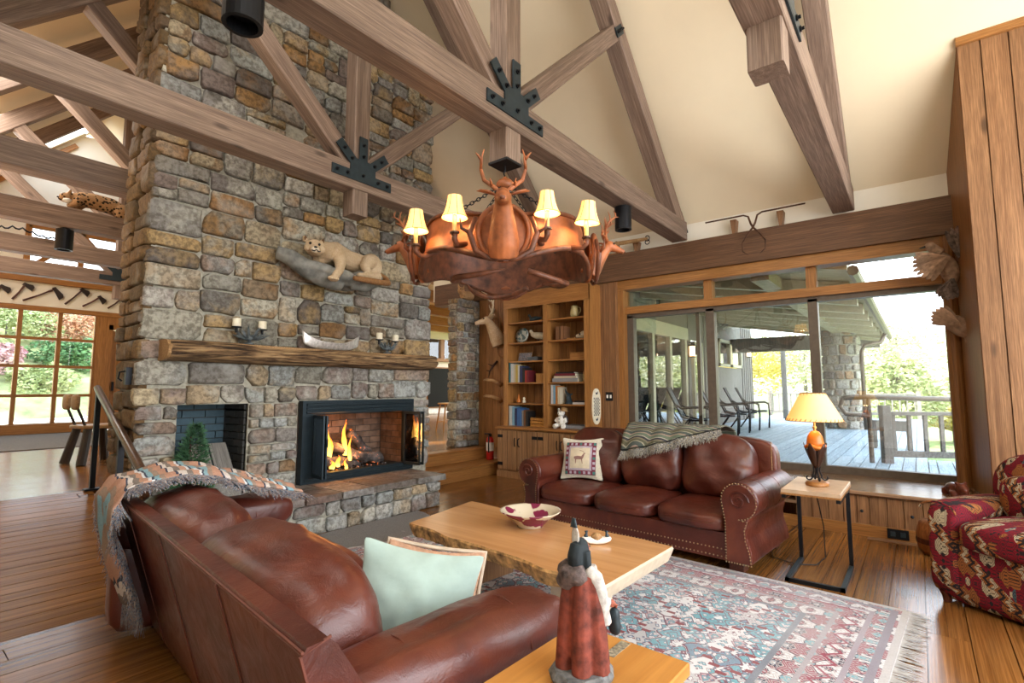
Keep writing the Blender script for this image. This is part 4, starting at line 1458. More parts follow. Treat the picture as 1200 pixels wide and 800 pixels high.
for s in (-1, 1):
    # outline of the arm front: scroll on top, waist, flared foot (local y outward = s)
    pr = [(-0.10, 0.08), (-0.10, 0.36)]
    for i in range(15):
        a = R(200 - 290 * i / 14)
        pr.append((0.0 + 0.125 * math.cos(a), 0.505 + 0.125 * math.sin(a)))
    pr += [(0.055, 0.37), (0.035, 0.31), (0.04, 0.24), (0.065, 0.16), (0.075, 0.08)]
    y = s * 0.98
    Pm = frame((0, y, 0), (0, s, 0), (-1, 0, 0), (0, 0, 1))
    arm = MB().prism(pr[:2] + [(-0.10, 0.5), (0.055, 0.5)] + pr[-6:], -0.44, 0.46, Pm)
    arm.tube([(-0.46, y, 0.505), (0.44, y, 0.505)], 0.127, 20)
    ao = blob('arm', arm, LE, sb, voxel=0.012, it=3)
    fp = [(a * 0.93, 0.30 + (b - 0.30) * 0.97) for a, b in pr]
    obj('arm_front', MB().prism(fp, -0.468, -0.43, Pm), LE, ao)
    for k in range(len(pr)):
        p, q_ = pr[k], pr[(k + 1) % len(pr)]
        L = math.dist(p, q_)
        for j in range(max(1, int(L / 0.019))):
            f = j / max(1, int(L / 0.019))
            nh.ball((0.470, y + s * (p[0] + (q_[0] - p[0]) * f) * 0.965, p[1] + (q_[1] - p[1]) * f * 1.0), 0.0058, 6)
    obj('scroll', MB().tube([(0.470, y + s * (0.07 * (1 - i / 26) * math.cos(i * 0.42)), 0.51 + 0.07 * (1 - i / 26) * math.sin(i * 0.42)) for i in range(24)], 0.008, 6), LE, ao)
    for xx in (-0.1, 0.22):
        seam('seam', [(xx, y + s * 0.127 * math.cos(R(t)), 0.505 + 0.127 * math.sin(R(t))) for t in range(-70, 190, 20)], ao, 0.002)
# the flat tops of the arms read as one rounded roll
bk = MB()
bk.rbox((-0.43, 0, 0.47), (0.075, 1.0, 0.405), 9, 14, lambda x, y, z: (-0.03 * (z + 1) * 0.5, 0, 0.015 * (1 - y * y) * (1 if z > 0 else 0)))
obj('back_panel', bk, LE, sb, smooth=True)
for s in (-1, 1):
    for i in range(26):
        nh.ball((-0.352, s * 0.972, 0.60 + i * 0.0102), 0.0055, 6)
obj('nailheads', nh, M_['nail'], sb, kind='stuff')
for k, y0 in enumerate((-0.60, 0.0, 0.60)):
    def sfn(x, y, z, k=k):
        top = 1 if z > 0 else 0
        return (0.012 * (1 - y * y), 0, 0.02 * (1 - x * x) * (1 - y * y) * top + 0.006 * mnoise.noise((x * 4, y * 5, k)) - 0.012 * top * max(0, x) ** 3)
    obj('seat_cushion', MB().rbox((0.10, y0, 0.325), (0.36, 0.298, 0.075), 5, 14, sfn), LE, sb, smooth=True)
    tilt = (-16, -10, -14)[k]

    def bfn(x, y, z, k=k):
        w = 0.05 * (1 - y * y) * (1 - z * z)
        fold = 0.018 * math.sin(6 * y + 3 * z + k * 2) * (1 - z * z) * (1 if x > 0 else 0)
        return (w * (1 if x > 0 else 0.3) + fold * 0.7 + 0.02 * mnoise.noise((y * 3 + k * 5, z * 3, x)), 0, 0.02 * mnoise.noise((y * 2, k * 3.3, z)) - 0.03 * y * y * (1 if z > 0 else 0))
    obj('back_cushion', MB().rbox((0, 0, 0), (0.12, 0.302, 0.265), 4, 16, bfn), LE, sb, T(-0.19, y0, 0.64) @ RY(R(tilt)), smooth=True)
for (fx, fy) in ((0.36, 0.93), (0.36, -0.93), (-0.4, 0.93), (-0.4, -0.93)):
    obj('foot', MB().cbox(-0.05, 0.05, -0.05, 0.05, 0, 0.082, 0.006), M_['foot_wood'], sb, T(fx, fy, 0))

# picture pillow on the far sofa
pp = pillow('throw_pillow', 'cream pillow with a printed deer inside a patterned square border', SB @ facing((0.02, -0.66, 0.61), (0.93, 0.25, 0.30), R(2)), 0.22, 0.21, plain('cream_canvas', (0.62, 0.58, 0.47), 0.9, bmp=0.3, nscale=60), 0.06)
M_['p_maroon'] = plain('maroon_print', (0.17, 0.03, 0.055), 0.9)
M_['p_teal'] = plain('teal_print', (0.06, 0.17, 0.15), 0.9)
M_['p_lav'] = plain('lavender_print', (0.42, 0.36, 0.42), 0.9)
M_['p_cream'] = plain('cream_print', (0.62, 0.53, 0.38), 0.9)
M_['p_deer'] = plain('deer_print', (0.26, 0.14, 0.12), 0.9)


def pz(x, y):
    a, b = x / 0.22, y / 0.21
    return 0.0165 + 0.06 * max(0, (1 - a * a)) * max(0, (1 - b * b)) + 0.004


def patch(name, poly, mat, lift, parent, sub=6):
    """A printed patch following the pillow's bulge."""
    mb = MB()
    (x0, y0), (x1, y1) = poly
    return obj(name, mb.grid(sub, sub, lambda u, v: (x0 + (x1 - x0) * u, y0 + (y1 - y0) * v, pz(x0 + (x1 - x0) * u, y0 + (y1 - y0) * v) + lift)), mat, parent, smooth=True)


patch('border_print', ((-0.155, -0.16), (0.155, 0.15)), M_['p_maroon'], 0.002, pp, 12)
for i in range(7):
    k = -0.14 + i * 0.0467
    mt = M_['p_teal'] if i % 3 == 0 else M_['p_lav']
    for sd in (-1, 1):
        patch('border_square', ((k - 0.012, sd * 0.137 - 0.012 - 0.005), (k + 0.012, sd * 0.137 + 0.012 - 0.005)), mt, 0.004, pp, 2)
        patch('border_square', ((sd * 0.139 - 0.012, k - 0.017), (sd * 0.139 + 0.012, k + 0.007)), mt, 0.004, pp, 2)
patch('inner_band', ((-0.118, -0.122), (0.118, 0.112)), M_['p_lav'], 0.0045, pp, 10)
patch('picture_ground', ((-0.10, -0.104), (0.10, 0.094)), M_['p_cream'], 0.0065, pp, 10)
dp = [(-0.055, 0.005), (-0.02, 0.012), (0.02, 0.008), (0.035, 0.03), (0.05, 0.045), (0.06, 0.035), (0.05, 0.03), (0.042, 0.0), (0.03, -0.02), (0.034, -0.06), (0.028, -0.06), (0.02, -0.022), (-0.03, -0.022), (-0.035, -0.06), (-0.042, -0.06), (-0.043, -0.02), (-0.058, -0.012)]
deer = MB().add([(a, b, pz(a, b) + 0.009) for a, b in dp], [(0, 1, 2, 7, 8, 11, 12, 15, 16), (2, 3, 4, 5, 6, 7), (8, 9, 10, 11), (12, 13, 14, 15)])
obj('deer_print', deer, M_['p_deer'], pp)
obj('deer_print_antlers', MB().tube([(0.045, 0.045, pz(0, 0) - 0.006 + 0.009), (0.03, 0.06, pz(0, 0) + 0.003), (0.0, 0.065, pz(0, 0) + 0.004)], 0.0025, 4), M_['p_deer'], pp)

# throw over the far sofa
M_['throw_b'] = stripe_cloth('woven_throw', [(0, (0.12, 0.12, 0.08)), (0.16, (0.34, 0.33, 0.25)), (0.22, (0.09, 0.11, 0.10)), (0.42, (0.36, 0.27, 0.22)), (0.5, (0.15, 0.19, 0.14)), (0.70, (0.42, 0.40, 0.34)), (0.76, (0.06, 0.06, 0.07)), (0.9, (0.22, 0.20, 0.14))], 13.0, 0.45, 0)
M_['throw_b_fringe'] = thread_mat('black_white_fringe', [(0.03, 0.035, 0.05), (0.50, 0.48, 0.42), (0.10, 0.12, 0.16), (0.42, 0.36, 0.24), (0.03, 0.03, 0.04), (0.55, 0.54, 0.52)])
tb = thing('throw_blanket', 'green and black woven throw with white fringe over the back of the far sofa', 'blanket', SB, 'throws')
PB = [(-0.55, 0.62), (-0.545, 0.80), (-0.50, 0.905), (-0.40, 0.93), (-0.28, 0.955), (-0.18, 0.95), (-0.10, 0.88), (-0.045, 0.79), (-0.02, 0.70)]


def throw(u, v):
    y = -0.26 + 0.90 * u
    vm = 1.0 - 0.36 * u ** 1.3
    x, z = path(v * vm, PB)
    w = 0.012 * math.sin(u * 14 + v * 5) + 0.02 * mnoise.noise((u * 4, v * 4, 5))
    return (x + (abs(w) + 0.02 if v * vm > 0.6 else (-0.01 if v * vm < 0.2 else 0)), y + 0.03 * v * (1 - u), z + abs(w) * 0.6 + 0.014)


obj('cloth', MB().grid(34, 30, throw, thick=0.008), M_['throw_b'], tb, smooth=True)
obj('hem', MB().tube([tuple(V(throw(i / 16, 0.985)) + V((0.006, 0, 0))) for i in range(17)], 0.006, 5), M_['black'], tb)
obj('fringe', fringe_mesh([throw(i / 16, 1) for i in range(17)], (0.35, 0, -1), 620, 0.085, 0.005, 8, 0.45), M_['throw_b_fringe'], tb, kind='stuff')

# ---- coffee table of live-edge slab
M_['slab'] = wood('pale_maple_slab', (0.46, 0.225, 0.085), (0.62, 0.34, 0.145), 0.24, (5, 0.8, 5), 1.0, amt=0.02, bmp=0.02, spec=0.5, fib=0.12)
M_['slab_edge'] = plain('rough_live_edge', (0.46, 0.26, 0.095), 0.7, noise_amt=0.75, nscale=22, bmp=1.0)
M_['slab_end'] = plain('sawn_slab_end', (0.55, 0.45, 0.33), 0.6, noise_amt=0.1)
ct = thing('coffee_table', 'pale live edge slab coffee table with two thick panel legs on the rug', 'coffee table', T(2.64, 1.98, 0.012))
Q = {'FL': V((3.10 - 2.64, 2.86 - 1.98)), 'FR': V((2.945 - 2.64, 1.155 - 1.98)), 'NR': V((2.165 - 2.64, 1.18 - 1.98)), 'NL': V((2.36 - 2.64, 2.74 - 1.98))}
out = []
q = random.Random(4)
for (a, b, n_, amp) in (('FL', 'FR', 18, 0.016), ('FR', 'NR', 6, 0.0), ('NR', 'NL', 30, 0.022), ('NL', 'FL', 8, 0.01)):
    p0, p1 = Q[a], Q[b]
    d = (p1 - p0)
    nn = V((d.y, -d.x)).normalized()
    for i in range(n_):
        t = i / n_
        w = amp * (mnoise.noise((t * 5, p0.x * 7, 1)) * 1.6 + 0.35 * mnoise.noise((t * 19, p0.y * 3, 4)))
        if i == 0:
            w = 0
        out.append((p0 + d * t + nn * w, a))
n_ = len(out)
vs, fs = [], []
ZT, TH = 0.388, 0.082
for k, (zz, ins_) in enumerate(((ZT, 0.0), (ZT - 0.012, -0.008), (ZT - 0.05, 0.012), (ZT - TH, 0.035))):
    for i, (p, a) in enumerate(out):
        c_ = 1 - ins_ / 0.6
        rough_ = 0.010 * mnoise.noise((p.x * 23, p.y * 23, k * 3.1)) if a in ('NR', 'FL') and k in (1, 2, 3) else 0
        vs.append((p.x * c_ + rough_, p.y * (1 - ins_ / 1.4), zz + (rough_ * 0.8 if k else 0)))
mt_top = MB().add([vs[i] for i in range(n_)], [tuple(range(n_))[::-1]])
edge = MB()
endm = {'FR': MB(), 'NL': MB()}
for k in range(3):
    for i in range(n_):
        i2 = (i + 1) % n_
        fq = (k * n_ + i, k * n_ + i2, (k + 1) * n_ + i2, (k + 1) * n_ + i)
        endm.get(out[i][1], edge).add([vs[j] for j in fq], [(0, 1, 2, 3)])
edge.add([vs[3 * n_ + i] for i in range(n_)], [tuple(range(n_))])
tp = obj('table_top', mt_top, M_['slab'], ct)
obj('live_edge', edge, M_['slab_edge'], tp)
for e_ in endm.values():
    obj('sawn_end', e_, M_['slab_end'], tp)
for yc, xs in ((-0.47, (-0.26, 0.18)), (0.40, (-0.16, 0.26))):
    obj('leg', MB().cbox(xs[0], xs[1], yc - 0.045, yc + 0.045, 0, 0.305, 0.006), M_['cab'] if yc > 0 else M_['slab_end'], ct, RZ(R(-6)))


def splash_mat(name, a, b_, scale=16, stretch=(1, 1, 1)):
    m, nt, b = new_mat(name)
    co = coords(nt, stretch, rand=False)
    vo = N(nt, 'ShaderNodeTexVoronoi', {'Vector': co, 'Scale': scale})
    n = noise_t(nt, co, scale * 0.7, 2, 0.5, 1.0)
    col = mixc(nt, ramp(nt, mth(nt, 'ADD', mth(nt, 'MULTIPLY', vo.outputs[0], 0.5), mth(nt, 'MULTIPLY', n, 0.8)), [(0.60, (0, 0, 0)), (0.63, (1, 1, 1))]), a, b_)
    setp(nt, b, col, 0.18, spec=0.6)
    return m


bowl = thing('bowl', 'wide cream bowl painted with dark red leaves on the coffee table', 'bowl', T(2.79, 2.05, 0.401))
obj('body', MB().lathe([(0.0, 0.0), (0.085, 0.0), (0.09, 0.012), (0.125, 0.045), (0.165, 0.075), (0.20, 0.098), (0.202, 0.104), (0.19, 0.102), (0.155, 0.08), (0.11, 0.05), (0.06, 0.026), (0.0, 0.022)], 36, caps=False), splash_mat('leaf_painted_glaze', (0.19, 0.02, 0.06), (0.60, 0.53, 0.40), 9), bowl, smooth=True)
cn = thing('table_ornament', 'small white canoe ornament with two dark figures on the coffee table', 'ornament', T(2.72, 1.52, 0.401) @ RZ(R(-52)))
obj('canoe', MB().rbox((0, 0, 0.018), (0.085, 0.028, 0.018), 3, 8, lambda x, y, z: (0, 0, 0.012 * x * x)), M_['white'], cn, smooth=True)
M_['ink'] = plain('dark_painted_figure', (0.02, 0.035, 0.045), 0.5, noise_amt=0.5)
for s in (-1, 1):
    obj('figure', MB().tube([(s * 0.062, 0, 0.02), (s * 0.062, 0, 0.05), (s * 0.058, 0, 0.058), (s * 0.06, 0, 0.072)], [0.014, 0.011, 0.006, 0.010], 8), M_['ink'], cn, smooth=True)
obj('dome', MB().ball((0, 0, 0.035), (0.034, 0.03, 0.028), 12), M_['cut_end'], cn, smooth=True)

# ---- end table and the statue
M_['honey'] = wood('honey_slab', (0.42, 0.17, 0.035), (0.66, 0.32, 0.08), 0.3, (0.8, 6, 6), 1.2, amt=0.02, bmp=0.02, fib=0.15)
M_['inlay'] = plain('stone_inlay', (0.25, 0.22, 0.16), 0.6, noise_amt=0.8, nscale=70)
et = thing('end_table', 'honey coloured end table with an inlaid strip and dark metal legs in the foreground', 'end table', T(1.16, 0.73, 0) @ RZ(R(-2)))
tt = obj('table_top', MB().cbox(-0.32, 0.31, -0.185, 0.185, 0.515, 0.55, 0.004), M_['honey'], et)
obj('inlay_strip', MB().box(0.20, 0.30, -0.012, 0.018, 0.549, 0.5515), M_['inlay'], tt)
for sx in (-0.28, 0.27):
    for sy in (-0.15, 0.15):
        obj('leg', MB().box(sx - 0.015, sx + 0.015, sy - 0.015, sy + 0.015, 0, 0.515), M_['black'], et)

st = thing('statue', 'carved figure of a person in a red robe and white sleeve holding a dark pouch', 'statue', T(1.225, 0.735, 0.551) @ RZ(R(-8)))
M_['robe'] = plain('red_robe', (0.17, 0.036, 0.022), 0.75, noise_amt=0.6, nscale=30, bmp=0.6)
M_['hair'] = plain('dark_hair', (0.010, 0.016, 0.02), 0.75, noise_amt=0.4)
M_['sleeve'] = plain('whitewashed_sleeve', (0.48, 0.45, 0.42), 0.8, noise_amt=0.35, nscale=45, bmp=0.6)
M_['pelt'] = plain('brown_grey_pelt', (0.09, 0.065, 0.06), 0.85, noise_amt=0.7, nscale=60, bmp=0.8)
M_['skin_paint'] = plain('painted_skin', (0.35, 0.10, 0.06), 0.6)
M_['rock_base'] = plain('painted_rock', (0.13, 0.13, 0.13), 0.85, noise_amt=0.7, nscale=35, bmp=0.8)
obj('base', MB().lathe([(0.088, 0), (0.092, 0.012), (0.080, 0.026), (0.0, 0.030)], 11, SCL(1, 0.9, 1), caps=False), M_['rock_base'], st)
body = MB()
for (fx, fy, wr) in ((0.0, 0.045, 0.026), (0.02, 0.0, 0.03), (0.01, -0.045, 0.028), (-0.03, 0.025, 0.026), (-0.03, -0.025, 0.026), (0.045, 0.03, 0.018), (0.045, -0.03, 0.018)):
    body.tube([(fx * 1.15, fy * 1.1, 0.022), (fx, fy, 0.10), (fx * 0.75, fy * 0.85, 0.19), (fx * 0.5, fy * 0.8, 0.262)], [wr * 1.0, wr, wr * 0.95, wr * 0.75], 10)
body.tube([(0, 0, 0.06), (0, 0, 0.15), (0, 0, 0.25)], [0.045, 0.042, 0.036], 12)
blob('robe', body, M_['robe'], st, voxel=0.004, it=2)
hd = MB()
hd.ball((0.0, 0, 0.322), (0.026, 0.023, 0.030), 14)
hd.tube([(-0.010, 0, 0.335), (-0.020, 0, 0.305), (-0.020, 0, 0.272), (-0.018, 0, 0.255)], [0.02, 0.022, 0.020, 0.010], 10)
hd.tube([(0.0, -0.018, 0.32), (0.0, -0.024, 0.285), (0.004, -0.022, 0.258)], [0.014, 0.012, 0.007], 8)
ho = blob('hair', hd, M_['hair'], st, voxel=0.003, it=2)
fc = MB()
fc.ball((0.014, 0, 0.318), (0.0175, 0.018, 0.025), 12).ball((0.0325, 0, 0.316), (0.005, 0.004, 0.006), 8).ball((0.028, 0, 0.303), (0.005, 0.008, 0.003), 8).tube([(0, 0, 0.30), (0, 0, 0.275)], [0.014, 0.016], 8)
blob('face', fc, M_['skin_paint'], st, voxel=0.003, it=1)
for e in (-0.008, 0.008):
    obj('eye', MB().ball((0.030, e, 0.324), 0.0028, 6), M_['ink'], st)
obj('feather', MB().grid(3, 8, lambda u, v: (-0.016 + 0.004 * math.sin(v * 3), (u - 0.5) * 0.024 * math.sin(math.pi * (0.12 + 0.8 * v)) + 0.004, 0.325 + 0.062 * v), thick=0.003), M_['sleeve'], st, smooth=True)
obj('feather_tip', MB().grid(3, 4, lambda u, v: (-0.018, (u - 0.5) * 0.022 * (1 - 0.6 * v) + 0.004, 0.380 + 0.024 * v), thick=0.004), M_['ink'], st, smooth=True)
pel = MB()
pel.tube([(-0.034, 0.030, 0.232), (-0.030, 0.012, 0.262), (-0.024, -0.012, 0.262), (-0.020, -0.030, 0.245)], [0.024, 0.032, 0.030, 0.016], 12)
pel.tube([(0.012, 0.046, 0.225), (-0.006, 0.044, 0.262), (-0.02, 0.022, 0.278)], [0.018, 0.026, 0.02], 10)
blob('shoulder_pelt', pel, M_['pelt'], st, voxel=0.004, it=1)
sl = MB()
sl.tube([(0.0, -0.022, 0.275), (0.008, -0.042, 0.255), (0.016, -0.052, 0.215), (0.022, -0.054, 0.175), (0.030, -0.054, 0.140)], [0.018, 0.022, 0.020, 0.018, 0.020], 12)
sl.tube([(0.026, -0.012, 0.275), (0.034, -0.018, 0.225), (0.038, -0.024, 0.175), (0.036, -0.03, 0.14)], [0.018, 0.02, 0.016, 0.010], 10)
sl.tube([(0.016, -0.052, 0.20), (0.042, -0.062, 0.190)], [0.014, 0.012], 8)
blob('sleeve', sl, M_['sleeve'], st, voxel=0.004, it=1)
hn = MB()
hn.ball((0.050, -0.064, 0.186), (0.010, 0.009, 0.010), 10)
for k in range(4):
    hn.tube([(0.055, -0.071 + k * 0.005, 0.186), (0.062, -0.071 + k * 0.005, 0.181), (0.060, -0.071 + k * 0.005, 0.173 + 0.001 * k)], [0.003, 0.003, 0.0022], 6)
hn.tube([(0.048, -0.072, 0.188), (0.056, -0.078, 0.183)], [0.003, 0.0022], 6)
blob('hand', hn, M_['skin_paint'], st, voxel=0.0016, it=1)
obj('pouch', MB().rbox((0.058, -0.066, 0.140), (0.012, 0.014, 0.034), 3, 8, lambda x, y, z: (0, 0.003 * y * (z < 0), 0)), M_['ink'], st, smooth=True)

# ---- C-shaped side table, lamp
M_['marble'] = plain('light_table_top', (0.46, 0.33, 0.22), 0.3, noise_amt=0.15, nscale=12)
cs = thing('side_table', 'C shaped side table with pale top and black metal frame beside the sofa', 'side table', T(4.3, 0.61, 0))
obj('table_top', MB().cbox(-0.31, 0.31, -0.175, 0.175, 0.585, 0.612, 0.004), M_['marble'], cs)
obj('top_edge', MB().box(-0.312, 0.312, -0.177, 0.177, 0.575, 0.588), M_['trim_x'], cs)
for s in (-1, 1):
    obj('leg', MB().box(0.23, 0.255, s * 0.16 - 0.0125, s * 0.16 + 0.0125, 0, 0.575), M_['black'], cs)
    obj('foot', MB().box(-0.32, 0.24, s * 0.16 - 0.0125, s * 0.16 + 0.0125, 0, 0.025), M_['plate_steel'], cs)
    obj('top_rail', MB().box(-0.30, 0.255, s * 0.16 - 0.0125, s * 0.16 + 0.0125, 0.55, 0.575), M_['black'], cs)
obj('foot_bar', MB().box(-0.32, -0.295, -0.1725, 0.1725, 0, 0.025), M_['black'], cs)

lamp = thing('table_lamp', 'table lamp with a glowing parchment shade over an orange gourd and iron scroll base', 'lamp', T(4.3, 0.605, 0.612))
obj('base', MB().lathe([(0.0, 0), (0.092, 0), (0.095, 0.012), (0.085, 0.024), (0.05, 0.028), (0.0, 0.028)], 20, SCL(1.15, 0.8, 1), caps=False), M_['trim_x'], lamp, smooth=True)
for k in range(4):
    a = k * math.pi / 2 + 0.4
    pts = []
    for i in range(18):
        t = i / 17
        an = t * 4.6
        rr_ = 0.028 * (1 - t * 0.72)
        pts.append((0.055 + rr_ * math.cos(an + 2.6) * 1.0, 0.055 + rr_ * math.sin(an + 2.6)))
    pts = [(0.02, 0.13), (0.018, 0.10), (0.024, 0.078)] + pts
    obj('scroll', MB().tube([(p[0] * math.cos(a), p[0] * math.sin(a), p[1]) for p in pts], 0.0055, 6), M_['black'], lamp)
M_['copper'] = plain('dark_bronze_leaf', (0.06, 0.028, 0.018), 0.45, 0.5, bmp=0.4, nscale=60)
for k in range(5):
    a = k * 2 * math.pi / 5 + 0.3
    prf = []

    def petal(u, v, a=a):
        r_ = 0.016 + 0.062 * v ** 0.8
        w = (0.95 - 0.25 * v) * (1 - 0.8 * max(0, v - 0.75) / 0.25)
        an = a + (u - 0.5) * w * 1.25
        return (r_ * math.cos(an), r_ * math.sin(an), 0.12 + 0.165 * v + (0.012 if v > 0.9 else 0))
    obj('leaf', MB().grid(5, 8, petal, thick=0.003), M_['copper'], lamp, smooth=True)
M_['gourd'] = plain('orange_gourd', (0.50, 0.15, 0.018), 0.3, noise_amt=0.25, nscale=12)
obj('gourd', MB().lathe([(0.0, 0.24), (0.04, 0.245), (0.056, 0.27), (0.056, 0.30), (0.047, 0.345), (0.03, 0.375), (0.012, 0.385), (0.0, 0.386)], 22, caps=False), M_['gourd'], lamp, smooth=True)
obj('gourd_rim', MB().tube([(0.058 * math.cos(a), 0.058 * math.sin(a), 0.272 + 0.006 * math.sin(a * 3)) for a in [2 * math.pi * i / 24 for i in range(24)]], 0.013, 7, closed=True), M_['gourd'], lamp, smooth=True)
obj('neck', MB().lathe([(0.009, 0.385), (0.009, 0.40), (0.015, 0.402), (0.015, 0.412), (0.008, 0.414), (0.008, 0.46)], 12), plain('brass', (0.55, 0.32, 0.10), 0.35, 0.9), lamp)


def shade_mat(name, top, bot, strength):
    m, nt, b = new_mat(name)
    tc = nt.nodes.new('ShaderNodeTexCoord')
    n = noise_t(nt, tc.outputs['Object'], 14, 4)
    c = mixc(nt, n, top, bot)
    setp(nt, b, (0.75, 0.55, 0.28), 0.8)
    nt.links.new(c, b.inputs['Emission Color'])
    b.inputs['Emission Strength'].default_value = strength
    return m


M_['shade'] = shade_mat('lit_parchment', (1.0, 0.42, 0.05), (1.0, 0.56, 0.14), 0.85)
sh = obj('lamp_shade', MB().lathe([(0.185, 0.455), (0.080, 0.655)], 40, caps=False).lathe([(0.182, 0.455), (0.078, 0.655)][::-1], 40, caps=False), M_['shade'], lamp, smooth=True)
M_['lace'] = plain('dark_lacing', (0.15, 0.06, 0.015), 0.7)
lc = MB()
for k in range(36):
    a = 2 * math.pi * k / 36
    lc.tube([(0.1865 * math.cos(a), 0.1865 * math.sin(a), 0.457), (0.180 * math.cos(a + 0.05), 0.180 * math.sin(a + 0.05), 0.472)], 0.0018, 4)
for k in range(20):
    a = 2 * math.pi * k / 20
    lc.tube([(0.082 * math.cos(a), 0.082 * math.sin(a), 0.654), (0.089 * math.cos(a + 0.08), 0.089 * math.sin(a + 0.08), 0.642)], 0.0018, 4)
lc.tube([(0.186 * math.cos(a), 0.186 * math.sin(a), 0.455) for a in [2 * math.pi * i / 40 for i in range(40)]], 0.002, 5, closed=True)
lc.tube([(0.081 * math.cos(a), 0.081 * math.sin(a), 0.655) for a in [2 * math.pi * i / 30 for i in range(30)]], 0.0025, 5, closed=True)
obj('lacing', lc, M_['lace'], sh, kind='stuff')
obj('bulb', MB().ball((0, 0, 0.53), (0.028, 0.028, 0.038), 12), emit('warm_bulb', (1, 0.75, 0.4), 8), lamp, smooth=True)
light('table_lamp_glow', 'POINT', (4.3, 0.605, 1.10), 3.2, (1.0, 0.62, 0.28), shadow_soft_size=0.05)
o = obj('lamp_cord', MB().tube([(4.32, 0.66, 0.62), (4.50, 0.70, 0.60), (4.60, 0.66, 0.50), (4.66, 0.63, 0.25), (4.60, 0.62, 0.03), (4.45, 0.66, 0.008), (4.38, 0.78, 0.007), (4.45, 0.95, 0.007), (4.70, 1.02, 0.007), (5.1, 1.0, 0.007), (5.58, 0.96, 0.02)], 0.004, 5), M_['black'])
tag(o, 'thin black lamp cord hanging from the side table and running along the floor', 'cord')

# ---- upholstered armchair at the right edge
AC = frame((4.22, 0.03, 0), (-0.84, 0.5426, 0), (-0.5426, -0.84, 0), (0, 0, 1))
ac = thing('armchair', 'red and black kilim patterned armchair at the right edge of the picture', 'armchair', AC)
K = M_['kilim']
obj('base', MB().rbox((-0.42, 0.46, 0.205), (0.40, 0.44, 0.185), 14, 8), K, ac, smooth=True)
obj('seat_cushion', MB().rbox((-0.29, 0.46, 0.43), (0.33, 0.29, 0.085), 5, 12, lambda x, y, z: (0.01 * (1 - y * y) * (1 if x > 0 else 0), 0, 0.025 * (1 - x * x) * (1 - y * y) * (1 if z > 0 else 0))), K, ac, smooth=True)
for s, yc in ((-1, 0.10), (1, 0.82)):
    a = MB()
    a.rbox((-0.40, yc, 0.32), (0.40, 0.085, 0.27), 9, 10)
    a.rbox((-0.42, yc + s * 0.015, 0.545), (0.40, 0.115, 0.062), 2.8, 12)
    ao = obj('arm', a, K, ac, smooth=True)
    obj('piping', MB().tube([(-0.012, yc + s * 0.015 + 0.10 * math.cos(t), 0.545 + 0.055 * math.sin(t)) for t in [math.pi * i / 12 - 0.1 for i in range(13)]], 0.006, 6), K, ao)
obj('backrest', MB().rbox((-0.66, 0.46, 0.58), (0.115, 0.43, 0.325), 4.5, 14, lambda x, y, z: (-0.10 * (z + 1) * 0.5 + 0.05 * (1 - y * y) * (1 - z * z) * (1 if x > 0 else 0), 0.02 * y * z, -0.06 * y * y * (1 if z > 0 else 0))), K, ac, smooth=True)
obj('back_cushion', MB().rbox((-0.50, 0.46, 0.62), (0.09, 0.29, 0.15), 3.6, 12, lambda x, y, z: (0.05 * (1 - y * y) * (1 - z * z), 0, 0)), K, ac, smooth=True)
for fx, fy in ((-0.06, 0.08), (-0.06, 0.86), (-0.76, 0.08), (-0.76, 0.86)):
    obj('foot', MB().lathe([(0.022, 0), (0.03, 0.06)], 8), M_['foot_wood'], ac, T(fx, fy, 0))

# ---- iron handrail beside the ramp
hr_ = thing('handrail', 'black iron handrail with a wooden grip running down beside the floor ramp', 'handrail', T(1.40, 5.6, 0))
M_['rail_top'] = wood('rail_grip', (0.05, 0.022, 0.012), (0.13, 0.065, 0.035), 0.3, (4, 4, 4))
P0, P1 = V((1.40, 6.15, 1.305)), V((1.25, 4.20, 0.70))
obj('grip', MB().tube([tuple(P0), tuple(P0.lerp(P1, 0.5)), tuple(P1), tuple(P1 + V((0.0, -0.05, -0.05))), tuple(P1 + V((0, -0.05, -0.11))), tuple(P1 + V((0, -0.01, -0.14))), tuple(P1 + V((0, 0.03, -0.12)))], [0.030, 0.030, 0.030, 0.032, 0.032, 0.028, 0.02], 10), M_['rail_top'], hr_, world=True, smooth=True)
obj('under_bar', MB().tube([tuple(P0 + V((0, 0, -0.045))), tuple(P1 + V((0, 0.02, -0.045)))], 0.014, 8), M_['black'], hr_, world=True)
for (x, y, z0, z1) in ((1.40, 6.10, 0.362, 1.26), (1.295, 4.93, 0.185, 0.90)):
    p = obj('post', MB().box(x - 0.02, x + 0.02, y - 0.02, y + 0.02, z0, z1), M_['black'], hr_, world=True)
    obj('foot_plate', MB().box(x - 0.06, x + 0.06, y - 0.045, y + 0.045, z0 - 0.004, z0 + 0.012), M_['black'], p, world=True)

# ---- rustic chair and mat in the entry hall, bar chair in the wing
rc = thing('rustic_chair', 'rustic plank seat chair with thick splayed legs by the entry windows', 'chair', T(1.90, 8.3, 0.361) @ RZ(R(12)))
M_['rustic'] = wood('pale_rustic_wood', (0.33, 0.19, 0.08), (0.52, 0.34, 0.17), 0.4, (1, 8, 8))
M_['dark_leg'] = plain('dark_chair_leg', (0.035, 0.022, 0.015), 0.5)
obj('seat', MB().rbox((0.02, 0, 0.46), (0.24, 0.22, 0.025), 6, 8), M_['rustic'], rc, smooth=True)
for sx, sy in ((-1, -1), (-1, 1), (1, -1), (1, 1)):
    obj('leg', MB().tube([(sx * 0.22, sy * 0.2, 0), (sx * 0.14, sy * 0.13, 0.44)], [0.052, 0.045], 10), M_['dark_leg'], rc)
for sy in (-0.12, 0.12):
    obj('back_spindle', MB().tube([(-0.17, sy, 0.48), (-0.27, sy, 0.72)], 0.016, 8), M_['dark_leg'], rc)
